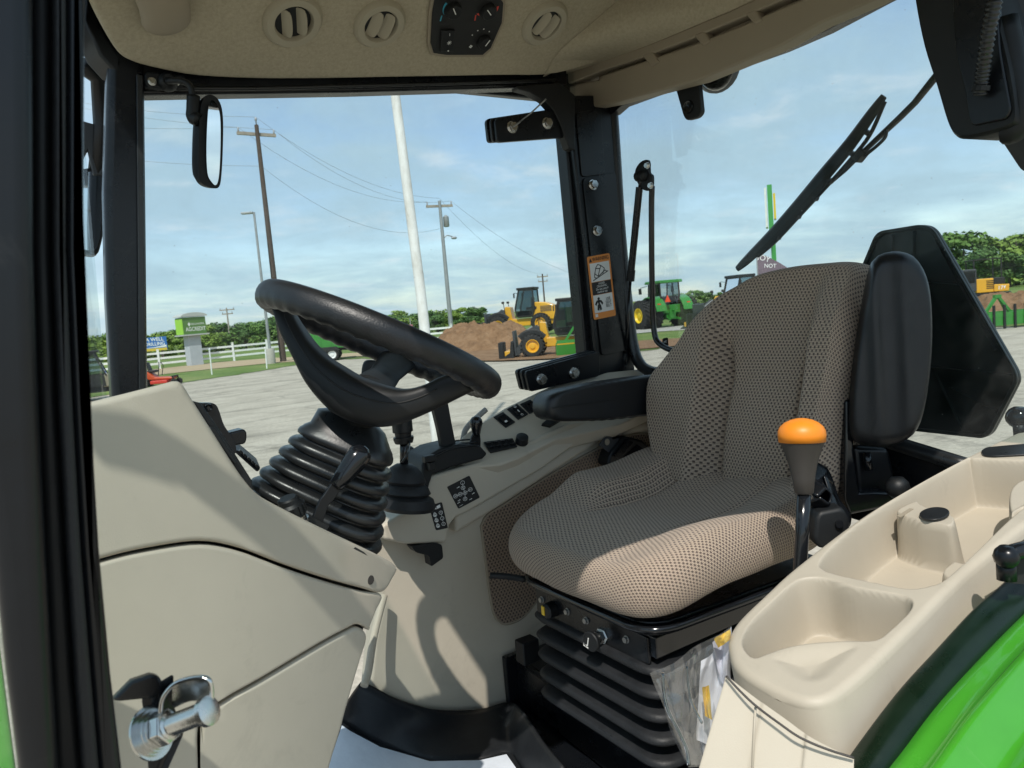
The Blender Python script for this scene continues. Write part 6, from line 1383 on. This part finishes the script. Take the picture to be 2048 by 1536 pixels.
pk = seat.part('pull_knob', MB().lathe(V((.925, 1.165, pz_-.052)), (-1, -.15, 0), [(.012, .008), (.03, .008), (.03, .020), (.036, .021), (.038, .019)], 22), BLK, smooth=35)
seat.part('lock_nut', MB().lathe(V((.925, 1.165, pz_-.052)), (-1, -.15, 0), [(-.003, .017), (.004, .017), (.004, .014), (.016, .013)], 6), CHROME, parent=pk)
tm = MB(); c = V((.886, 1.171, pz_-.052))
for a, b in [((-.008, -.008), (.004, -.010)), ((.004, -.010), (.009, .008)), ((-.009, -.012), (.006, -.014)), ((-.004, .0), (-.004, .006))]: tm.bar(c+V((0, -a[0], a[1])), c+V((0, -b[0], b[1])), .0022, .001, up=(1, 0, 0))
seat.part('print', tm, WHITE_INK, parent=pk)
for yy in (1.375, 1.28, 1.215, 1.09): bolt(seat, V((.925, yy, pz_-.035)), (-1, 0, 0), .006, mt=DULL, name='rivet')
seat.part('slide_lever', MB().tube(crv([V((.92, 1.43, pz_-.0)), V((.89, 1.47, pz_+.005)), V((.86, 1.49, pz_+.01))], 4), .008, 8), BLK, smooth=True)
# base box under the seat
pb = Thing('seat_pedestal', 'glossy black sheet metal pedestal under the suspension seat', 'pedestal', V((1.2, 1.25, FLOOR_Z)))
ptz = PY(1010, 1318, 1.64).z
pb.part('body', MB().prism([V((.955, .86, FLOOR_Z)), V((1.50, .86, FLOOR_Z)), V((1.50, 1.648, FLOOR_Z)), V((1.0, 1.648, FLOOR_Z))], (0, 0, max(.05, ptz-FLOOR_Z))), BLK_PAINT, bev=.008)
pb.part('fold_edge', MB().tube([V((.952, .87, ptz-.002)), V((.995, 1.64, ptz-.002))], .006, 8), BLK_PAINT, smooth=True)
pb.part('side_flange', MB().prism([PY(x, y, 1.652) for x, y in [(1003, 1312), (1060, 1290), (1120, 1300), (1120, 1440), (1015, 1440)]], (0, -.02, 0)), BLK_PAINT, bev=.003)
pb.part('tab', MB().box(PY(1055, 1300, 1.55), (.05, .04, .06)), BLK, bev=.004)
# seat belt: far retractor with buckle tongue
sbk = Thing('seat_belt_retractor', 'black seat belt retractor and tongue lying between seat and far wall', 'seat belt', PY(1260, 905, 1.58))
sbk.part('retractor', MB().prism(rnd_poly([PY(x, y, 1.58) for x, y in [(1222, 905), (1250, 872), (1285, 880), (1325, 920), (1322, 950), (1240, 945), (1215, 930)]], .012), (0, .05, 0)), BLK, bev=.008)
sbk.part('cover', MB().prism(rnd_poly([PY(x, y, 1.572) for x, y in [(1228, 912), (1255, 880), (1268, 884), (1240, 918)]], .006), (0, .012, 0)), BLK_PAINT, bev=.003)
sbk.part('label_plate', MB().prism([PY(x, y, 1.577) for x, y in [(1248, 915), (1275, 889), (1290, 900), (1262, 926)]], (0, .004, 0)), BLK_GLOSS, bev=.001)
tg = [PY(x, y, 1.59) for x, y in [(1203, 884), (1212, 873), (1224, 874), (1226, 880), (1236, 876), (1254, 884), (1230, 915), (1198, 890)]]
sbk.part('tongue', MB().prism(rnd_poly(tg, .004), (0, .004, 0)), DKGREY, bev=.001); sbk.part('tongue_slot', MB().lathe(PY(1214, 884, 1.588), (0, -1, 0), [(0, .009), (.001, .009)], 14), TAN_DARK)
sbk.part('webbing', MB().prism([PY(x, y, 1.60) for x, y in [(1310, 890), (1345, 940), (1330, 975), (1300, 940)]], (0, .01, 0)), BLK, bev=.003)
# near buckle
nb = Thing('seat_belt_buckle', 'black seat belt buckle with folded webbing beside the orange lever', 'seat belt', PD(1655, 1000, 1.38))
nb.part('buckle', MB().prism(rnd_poly([PD(x, y, 1.36) for x, y in [(1632, 1036), (1640, 1024), (1688, 1014), (1704, 1050), (1690, 1090), (1640, 1100), (1628, 1080)]], .012), V((.03, .04, 0))), BLK, bev=.008)
nb.part('release_button', MB().lathe(PD(1679, 1048, 1.355), (-.78, -.62, .1), [(-.004, .0075), (.003, .007)], 14), BLK_GLOSS, smooth=40)
nb.part('webbing', MB().tube(crv([PD(1664, 1030, 1.39), PD(1652, 1000, 1.40), PD(1640, 970, 1.42), PD(1652, 946, 1.44), PD(1672, 1000, 1.42), PD(1700, 1040, 1.42)], 6), .026, 8, sq=(1, .12)), BLK_PAINT, smooth=True)
nb.part('webbing', MB().tube(crv([PD(1618, 985, 1.38), PD(1640, 968, 1.39), PD(1660, 988, 1.39), PD(1650, 1014, 1.385), PD(1625, 1000, 1.38)], 6), .020, 8, sq=(1, .12), up=(1, 0, 0)), BLK_PAINT, smooth=True)
# ---------------- orange lever
ol = Thing('orange_knob_lever', 'tall black lever with bright orange capped knob beside the seat', 'lever', PD(1602, 1000, 1.28))
dO = 1.27; kx = dO/FPX
ax = (PD(1603, 860, dO)-PD(1608, 985, dO)).normalized(); bO = PD(1608, 985, dO); top_l = (PD(1603, 872, dO)-bO).length
ol.part('knob_body', MB().lathe(bO, ax, [(-.002, 15*kx), (0, 18*kx), (top_l*.25, 22*kx), (top_l*.5, 27*kx), (top_l*.75, 36*kx), (top_l*.90, 43.5*kx), (top_l*.92, 40*kx)], 32), GREY_KNOB, smooth=50)
ol.part('knob_cap', MB().lathe(bO+ax*top_l, ax, [(-.010, 44.6*kx), (.002, 46*kx), (.009, 45*kx), (.016, 41*kx), (.023, 32*kx), (.0275, 21*kx), (.030, 9*kx), (.0305, 1*kx)], 32), ORANGE, smooth=True)
ol.part('shaft', MB().tube([PD(1608, 990, dO), PD(1604, 1070, dO), PD(1598, 1180, dO), PD(1596, 1240, dO)], .0115, 16), BLK_GLOSS, smooth=True)
# ---------------- near storage console on the fender
sc_ = Thing('storage_console', 'tan moulded storage console with two open trays on top of the green fender', 'storage console', PD(1700, 1250, .95))
oA = PD(1480, 1300, 1.0); oA = PY(1480, 1270, .68); oB = PY(2048, 868, .68)
sn_ = (oB-oA).cross(V((0, -1, 0))).normalized(); sn_ = -sn_ if sn_.z < 0 else sn_
E1 = (oB-oA).normalized(); E2 = E1.cross(sn_).normalized()
def PC(x, y, k=0): return PP(x, y, oA, sn_)+sn_*k
def loc2(p): q = p-oA; return np.array((q.dot(E1), q.dot(E2)))
def px2(pts, n=6, closed=True, k=0): return np.array([loc2(PC(p.x, p.y, k)) for p in crv([V(q+(0,)) for q in pts], n, closed)])
rim_px = [(1457, 1300), (1456, 1270), (1476, 1236), (1530, 1184), (1589, 1131), (1712, 1038), (1829, 967), (1955, 900), (2080, 842), (2250, 770), (2500, 930), (2250, 935), (2130, 1000), (2048, 1054), (1976, 1112), (1917, 1162), (1829, 1250), (1741, 1335), (1690, 1378), (1660, 1396), (1628, 1403), (1590, 1398), (1540, 1378), (1490, 1348), (1466, 1324)]
OUT = px2(rim_px, 8)
def sdf(pts, poly):
    """signed distance, negative inside"""
    a = poly; b = np.roll(poly, -1, 0); d = np.full(len(pts), 1e9); ins = np.zeros(len(pts), bool)
    for p, q in zip(a, b):
        e = q-p; L = e@e
        if L < 1e-14: continue
        w = pts-p; t = np.clip(w@e/L, 0, 1); d = np.minimum(d, np.hypot(*(w-t[:, None]*e).T))
        c = ((p[1] > pts[:, 1]) != (q[1] > pts[:, 1])); xx = p[0]+(pts[:, 1]-p[1])*e[0]/(e[1] if abs(e[1]) > 1e-12 else 1e-12); ins ^= c & (pts[:, 0] < xx)
    return np.where(ins, -d, d)
tray1 = px2([(1508, 1312), (1492, 1296), (1489, 1276), (1507, 1244), (1545, 1206), (1585, 1170), (1612, 1158), (1653, 1159), (1706, 1175), (1790, 1190), (1813, 1197), (1820, 1207), (1812, 1224), (1779, 1256), (1757, 1274), (1735, 1279), (1691, 1279), (1624, 1283), (1571, 1292), (1530, 1306)])
tray2 = px2([(1650, 1138), (1643, 1124), (1671, 1090), (1741, 1032), (1829, 976), (1928, 923), (1950, 918), (2048, 922), (2200, 925), (2180, 945), (2048, 1012), (1946, 1105), (1888, 1156), (1858, 1170), (1814, 1175), (1741, 1161), (1675, 1147)])
scoop = px2([(1552, 1312), (1624, 1290), (1706, 1291), (1694, 1312), (1653, 1350), (1624, 1360), (1594, 1353), (1558, 1328)])
blk = px2([(1786, 1012), (1830, 990), (1850, 1000), (1905, 1018), (1914, 1032), (1900, 1042), (1868, 1038), (1822, 1028)])
ledge = px2([(1872, 1084), (1896, 1058), (1925, 1060), (1960, 1050), (1985, 1038), (2048, 1008), (2150, 975), (2150, 1090), (1950, 1118), (1930, 1108)], 6, True, -.055)
arcb = px2([(1493, 1302), (1518, 1277), (1560, 1256), (1606, 1247), (1650, 1255), (1690, 1275), (1672, 1278), (1640, 1268), (1600, 1266), (1560, 1274), (1530, 1289), (1514, 1308)], 4, True, -.05)
cup = px2([(2014, 976), (2060, 948), (2200, 930), (2200, 1000), (2060, 1010), (2020, 1030)])
NU, NV = 460, 150
e0, e1m = OUT[:, 0].min()+1e-4, min(OUT[:, 0].max(), loc2(PC(2250, 880))[0])
G = np.zeros((NU, NV, 2)); us = e0+(e1m-e0)*(np.linspace(0, 1, NU))
for i, u in enumerate(us):
    xs = []
    for p, q in zip(OUT, np.roll(OUT, -1, 0)):
        if (p[0] > u) != (q[0] > u): xs.append(p[1]+(u-p[0])*(q[1]-p[1])/(q[0]-p[0]))
    lo, hi = (min(xs), max(xs)) if xs else (0, 0)
    G[i, :, 0] = u; G[i, :, 1] = np.linspace(lo, hi, NV)
pts = G.reshape(-1, 2)
ss = lambda a, b, x: (lambda t: t*t*(3-2*t))(np.clip((x-a)/(b-a), 0, 1))
z = np.zeros(len(pts)); dO_ = -sdf(pts, OUT); rF = .012
k = np.clip(rF-dO_, 0, rF); z -= rF-np.sqrt(np.maximum(rF*rF-k*k, 0))
d1_ = sdf(pts, tray1); well = .092*ss(.004, -.009, d1_)
bump_ = .030*ss(-.018, -.030, d1_)*0
well = well*(1-ss(.005, -.006, sdf(pts, arcb))*.45)
z -= well
z -= .010*ss(.006, -.03, sdf(pts, scoop))
d2_ = sdf(pts, tray2); deep = .095*ss(.004, -.010, d2_)
deep = deep*(1-.42*ss(.004, -.006, sdf(pts, ledge)))
deep = deep*(1-ss(.004, -.006, sdf(pts, blk))*.90); deep = deep*(1-ss(.004, -.006, sdf(pts, cup))*.95)
z -= deep
bm = bmesh.new(); Vs = []
for i in range(NU):
    Vs.append([bm.verts.new(oA+E1*float(G[i, j, 0])+E2*float(G[i, j, 1])+sn_*float(z[i*NV+j])) for j in range(NV)])
for i in range(NU-1):
    for j in range(NV-1): bm.faces.new([Vs[i][j], Vs[i+1][j], Vs[i+1][j+1], Vs[i][j+1]])
bmesh.ops.remove_doubles(bm, verts=bm.verts, dist=2e-5)
mbx = MB(); mbx.bm.free(); mbx.bm = bm
o = sc_.part('tray_top', mbx, TAN_CONSOLE, smooth=True)
# skirt around the rim
op = [oA+E1*float(p[0])+E2*float(p[1]) for p in OUT]
dwn = V((-.02, .0, -1)).normalized()
def skirt(k):
    r = []
    for p, q in zip(op, OUT):
        u = (q[0]-e0)/max(.3, 1e-6); hgt = .10
        r.append(p-sn_*rF+dwn*hgt*k+V((0, -.02*k, 0)))
    return r
sc_.part('skirt', MB().rings([[p-sn_*(rF-.0005) for p in op], skirt(.1), skirt(.5), skirt(1.0)], cap=False), TAN_CONSOLE, smooth=60)
# lower front mouldings
lf = [V(p+(0,)) for p in [(1452, 1352), (1480, 1382), (1512, 1412), (1560, 1448), (1600, 1475), (1650, 1497), (1708, 1516)]]
lfc = crv(lf, 6)
def lowf(u, v):
    i = min(int(u*(len(lfc)-1)), len(lfc)-1); p = lfc[i]; t = PD(p.x, p.y, .86-.06*u); b = PD(p.x-70*(1-u)-6, p.y+260, .84-.07*u); return t.lerp(b, v)+V((.012*sin(u*pi), 0, 0))
sc_.part('lower_moulding', MB().grid(lowf, 40, 12), TAN, smooth=True)
sc_.part('moulding_edge', MB().tube([PD(1511, 1414, .838), PD(1508, 1470, .832), PD(1502, 1600, .825)], .0014, 6), TAN_CONSOLE, smooth=True)
sc_.part('seam', MB().tube([PD(p.x, p.y, .852-.06*i/len(lfc)) for i, p in enumerate(lfc)], .0014, 5), GREY_KNOB, smooth=True)
bpd = PC(1868, 1022, -.0075)
sc_.part('rubber_pad', MB().rings([[bpd+E1*(.021*cos(t))*1.25+E2*(.021*sin(t))*1.0+sn_*h for t in [2*pi*k/32 for k in range(32)]] for h in (0, .004)]), RUBBER, bev=.001)
pk_ = [PC(x, y, .0) for x, y in [(1962, 905), (1972, 898), (2060, 890), (2060, 912), (1985, 916), (1966, 914)]]
sc_.part('rubber_pad', MB().prism(rnd_poly(pk_, .008), sn_*.004), RUBBER, bev=.001)
sc_.part('key_slot', MB().bar(PC(1796, 1024, -.0093), PC(1822, 1008, -.0093), .007, .002, up=tuple(sn_)), TAN_DARK)
tkb = Thing('tray_knob', 'glossy black ball knob standing at the rear of the storage console', 'knob', PC(2040, 850, 0))
tkb.part('knob', MB().ball(PC(2040, 858, .025), .024, 16, (1, 1, .95)), BLK_GLOSS, smooth=True); tkb.part('stem', MB().lathe(PC(2040, 862, 0), sn_, [(-.01, .012), (.015, .012)], 14), BLK, smooth=True)
# ---------------- green fender under the console
fe = Thing('rear_fender', 'glossy green rear fender with dark rubber edge in the lower right corner', 'fender', PD(1900, 1450, .75))
FY1 = min(p.y for p in skirt(1.0) if proj(p)[0] < 2100)-.004; print('FENDER', FY1)
k1 = crv([V(p+(0,)) for p in [(1620, 1640), (1703, 1514), (1797, 1388), (1879, 1297), (1952, 1218), (2005, 1171), (2060, 1122), (2200, 1010), (2400, 880)]], 6)
k2 = crv([V(p+(0,)) for p in [(1680, 1640), (1753, 1536), (1800, 1476), (1873, 1382), (1976, 1273), (2048, 1203), (2110, 1150), (2260, 1035), (2460, 900)]], 6)
K1 = [PY(p.x, p.y, FY1) for p in k1]; K2 = [PY(p.x, p.y, FY1-.03) for p in k2]
fe.part('rubber_edge', MB().rings([[p+V((0, .012, -.03)) for p in K1], [p+V((0, .003, -.001)) for p in K1], K1, [a.lerp(b, .5)+V((0, -.0, .004)) for a, b in zip(K1, K2)], K2, [p+V((0, -.004, -.012)) for p in K2]], cap=False, closed=False), GREEN_DARK, smooth=True)
def fnd(u, v):
    i = u*(len(K2)-1); a = K2[int(i)]; b = K2[min(int(i)+1, len(K2)-1)]; p = a.lerp(b, i-int(i)); t = v*.52
    out = V((-.10, -1, 0)).normalized(); cr_ = .012*math.exp(-((t-.05)/.012)**2)-.010*math.exp(-((t-.085)/.014)**2)+.006*math.exp(-((t-.15)/.03)**2)
    return p+out*t+V((0, 0, -.006-.10*t-.9*t*t+cr_-.008*math.exp(-(t/.008)**2)))
fe.part('panel', MB().grid(fnd, 70, 90), GREEN_PAINT, smooth=True)
# hood / step panel glimpsed outside the near post
single('green_body_panel', MB().prism([PD(x, y, .62) for x, y in [(-200, 1050), (-6, 1080), (6, 1280), (40, 1540), (60, 1800), (-200, 1800)]], V((-.02, .05, 0))), GREEN_PAINT, 'strip of bright green bodywork outside the near cab post', 'body panel', bev=.01)
# black hose at the right edge
hz_ = Thing('control_rod', 'black control rod with pivot between console and fender at the right edge', 'rod', PD(2020, 1110, .98))
hz_.part('rod', MB().tube([PD(2008, 1112, .98), PD(2030, 1104, .98), PD(2120, 1080, .98)], .011, 12), BLK_GLOSS, smooth=True)
hz_.part('pivot', MB().ball(PD(2013, 1113, .98), .016, 12).tube([PD(2012, 1120, .99), PD(2014, 1160, .99)], .012, 10), BLK_PAINT, smooth=True)
single('console_gap_shade', MB().prism([PD(x, y, 1.0) for x, y in [(2014, 1100), (2100, 1046), (2100, 1172), (2014, 1166)]], V((.03, .0, 0))), INK, 'dark sheet standing in for the shaded console opening behind the control rod at the right edge', 'cover')  # black sheet stands in for the shade inside the console wall opening
# ---------------- striker on the near post
sk = Thing('door_striker', 'zinc plated door striker pin on a black bracket at the near post', 'door striker', PD(350, 1440, .56))
ds = .56
sk.part('bracket', MB().prism([PD(x, y, ds) for x, y in [(222, 1402), (262, 1362), (300, 1349), (318, 1352), (326, 1366), (312, 1398), (280, 1400), (240, 1404)]], V((.0, .012, -.002))), BLK_PAINT, bev=.003)
sk.part('bracket', MB().prism([PD(x, y, ds+.005) for x, y in [(278, 1398), (300, 1380), (322, 1360), (318, 1420), (342, 1486), (318, 1540), (300, 1580), (292, 1540), (286, 1450)]], V((.012, .008, 0))), BLK_PAINT, bev=.003)
ap, aq = PD(302, 1466, ds-.005), PD(416, 1422, ds-.02); sax = (aq-ap).normalized(); L = (aq-ap).length; kz = ds/FPX
sk.part('washer', MB().lathe(ap, sax, [(0, 52*kz), (5*kz, 52*kz), (5*kz, 44*kz), (12*kz, 44*kz), (12*kz, 40*kz), (20*kz, 40*kz), (20*kz, 36*kz), (26*kz, 36*kz)], 30), CHROME, smooth=25)
sk.part('nut', MB().lathe(ap+sax*26*kz, sax, [(0, 34*kz), (22*kz, 34*kz), (24*kz, 30*kz)], 6), CHROME, bev=.0008)
sk.part('pin', MB().lathe(ap+sax*48*kz, sax, [(0, 26*kz), (5*kz, 26*kz), (8*kz, 21*kz), (L-58*kz, 21*kz), (L-56*kz, 28*kz), (L-44*kz, 28*kz), (L-42*kz, 22*kz)], 26), CHROME, smooth=35)
gpts = crv([V(p+(0,)) for p in [(316, 1430), (322, 1395), (345, 1366), (378, 1354), (408, 1352), (424, 1362), (428, 1390), (426, 1412)]], 5)
pl = [PD(x, y, ds+.016) for x, y in crv([V(p+(0,)) for p in [(316, 1430), (322, 1394), (346, 1366), (380, 1354), (410, 1353), (424, 1364), (428, 1392), (422, 1412), (404, 1404), (378, 1404), (346, 1418)]], 4, True) and [(p.x, p.y) for p in crv([V(q+(0,)) for q in [(316, 1430), (322, 1394), (346, 1366), (380, 1354), (410, 1353), (424, 1364), (428, 1392), (422, 1412), (404, 1404), (378, 1404), (346, 1418)]], 4, True)]]
sk.part('guard', MB().prism(pl, V((.001, .003, 0))), CHROME, bev=.0008)
q_ = sk.part('guard_flange', MB().rings([[PD(p.x, p.y, ds-.014) for p in gpts], [PD(p.x, p.y, ds+.017) for p in gpts]], cap=False, closed=False), CHROME, smooth=True).modifiers.new('s', 'SOLIDIFY'); q_.thickness = .003
# ---------------- bag of papers
bg_ = Thing('document_bag', 'clear zip bag of white papers with yellow strips tucked behind the console', 'plastic bag', PD(1400, 1400, 1.05))
def plastic():
    mt = bpy.data.materials.new('clear_poly_bag'); mt.use_nodes = True; t = mt.node_tree; t.nodes.clear()
    o = t.nodes.new('ShaderNodeOutputMaterial'); tr = t.nodes.new('ShaderNodeBsdfTransparent'); tr.inputs[0].default_value = (.93, .94, .95, 1)
    gl = t.nodes.new('ShaderNodeBsdfGlossy'); gl.inputs['Roughness'].default_value = .06; df = t.nodes.new('ShaderNodeBsdfDiffuse'); df.inputs[0].default_value = (.7, .72, .74, 1)
    lw = t.nodes.new('ShaderNodeLayerWeight'); lw.inputs['Blend'].default_value = .35; m1 = t.nodes.new('ShaderNodeMixShader'); m2 = t.nodes.new('ShaderNodeMixShader'); m2.inputs[0].default_value = .045
    k = t.nodes.new('ShaderNodeMath'); k.operation = 'MULTIPLY_ADD'; k.inputs[1].default_value = .6; k.inputs[2].default_value = .10; t.links.new(lw.outputs['Facing'], k.inputs[0])
    t.links.new(k.outputs[0], m1.inputs[0]); t.links.new(tr.outputs[0], m1.inputs[1]); t.links.new(gl.outputs[0], m1.inputs[2]); t.links.new(m1.outputs[0], m2.inputs[1]); t.links.new(df.outputs[0], m2.inputs[2]); t.links.new(m2.outputs[0], o.inputs[0]); return mt
PLAST = plastic()
def sheet(quad, d, n, amp, seed, fr=4, edge=8):
    q = [V(p+(0,)) for p in quad]
    def f(u, v):
        p = (q[0]*(1-u)+q[1]*u)*(1-v)+(q[3]*(1-u)+q[2]*u)*v
        w = noise.noise(V((u*fr*.6+seed, v*fr*.35, seed)))+.45*sin((u*1.2+v*.5)*fr*1.7+seed+2*noise.noise(V((u*2, v*2, seed))))+.12*noise.noise(V((u*fr*2.5, v*fr*1.5, seed)))
        e = edge*noise.noise(V((u*2.2+seed*2, v*2.2, 7)))
        return PD(p.x+e, p.y+e*.6, d+amp*w+.05*v*n)
    return MB().grid(f, 64, 64)
WP = mat('paper_white', (.78, .79, .84), .8)
bg_.part('paper', sheet([(1402, 1322), (1462, 1272), (1440, 1500), (1392, 1480)], 1.075, .3, .012, 3, 3), WP, smooth=True)
bg_.part('paper', sheet([(1425, 1284), (1464, 1254), (1462, 1390), (1440, 1360)], 1.06, .2, .010, 6, 3), mat('paper_lilac', (.68, .68, .77), .8), smooth=True)
YS = mat('yellow_strip', (.80, .52, .03), .5)
bg_.part('yellow_strip', sheet([(1428, 1278), (1461, 1258), (1461, 1280), (1436, 1296)], 1.045, .0, .006, 5, 3, 3), YS, smooth=True)
bg_.part('yellow_strip', sheet([(1404, 1376), (1418, 1370), (1424, 1440), (1410, 1432)], 1.05, .0, .006, 5, 3, 3), YS, smooth=True)
bg_.part('film', sheet([(1300, 1346), (1464, 1254), (1450, 1520), (1372, 1530)], 1.03, .1, .016, 1, 4, 12), PLAST, smooth=True)
bg_.part('film', sheet([(1312, 1360), (1464, 1266), (1450, 1525), (1378, 1535)], 1.10, .1, .016, 9, 4, 12), PLAST, smooth=True)
zp = [(1326, 1346), (1328, 1380), (1336, 1420), (1356, 1460), (1374, 1500), (1378, 1530)]
ZC = glass_mat('zip_clear', (.70, .80, .86), 4.0)
bg_.part('zip_seal', MB().tube([PD(p.x, p.y, 1.015) for p in crv([V(p+(0,)) for p in zp], 5)], .0024, 6), ZC, smooth=True)
bg_.part('zip_seal', MB().tube([PD(p.x+48, p.y-14, 1.02) for p in crv([V(p+(0,)) for p in zp[:4]], 5)], .0018, 6), ZC, smooth=True)
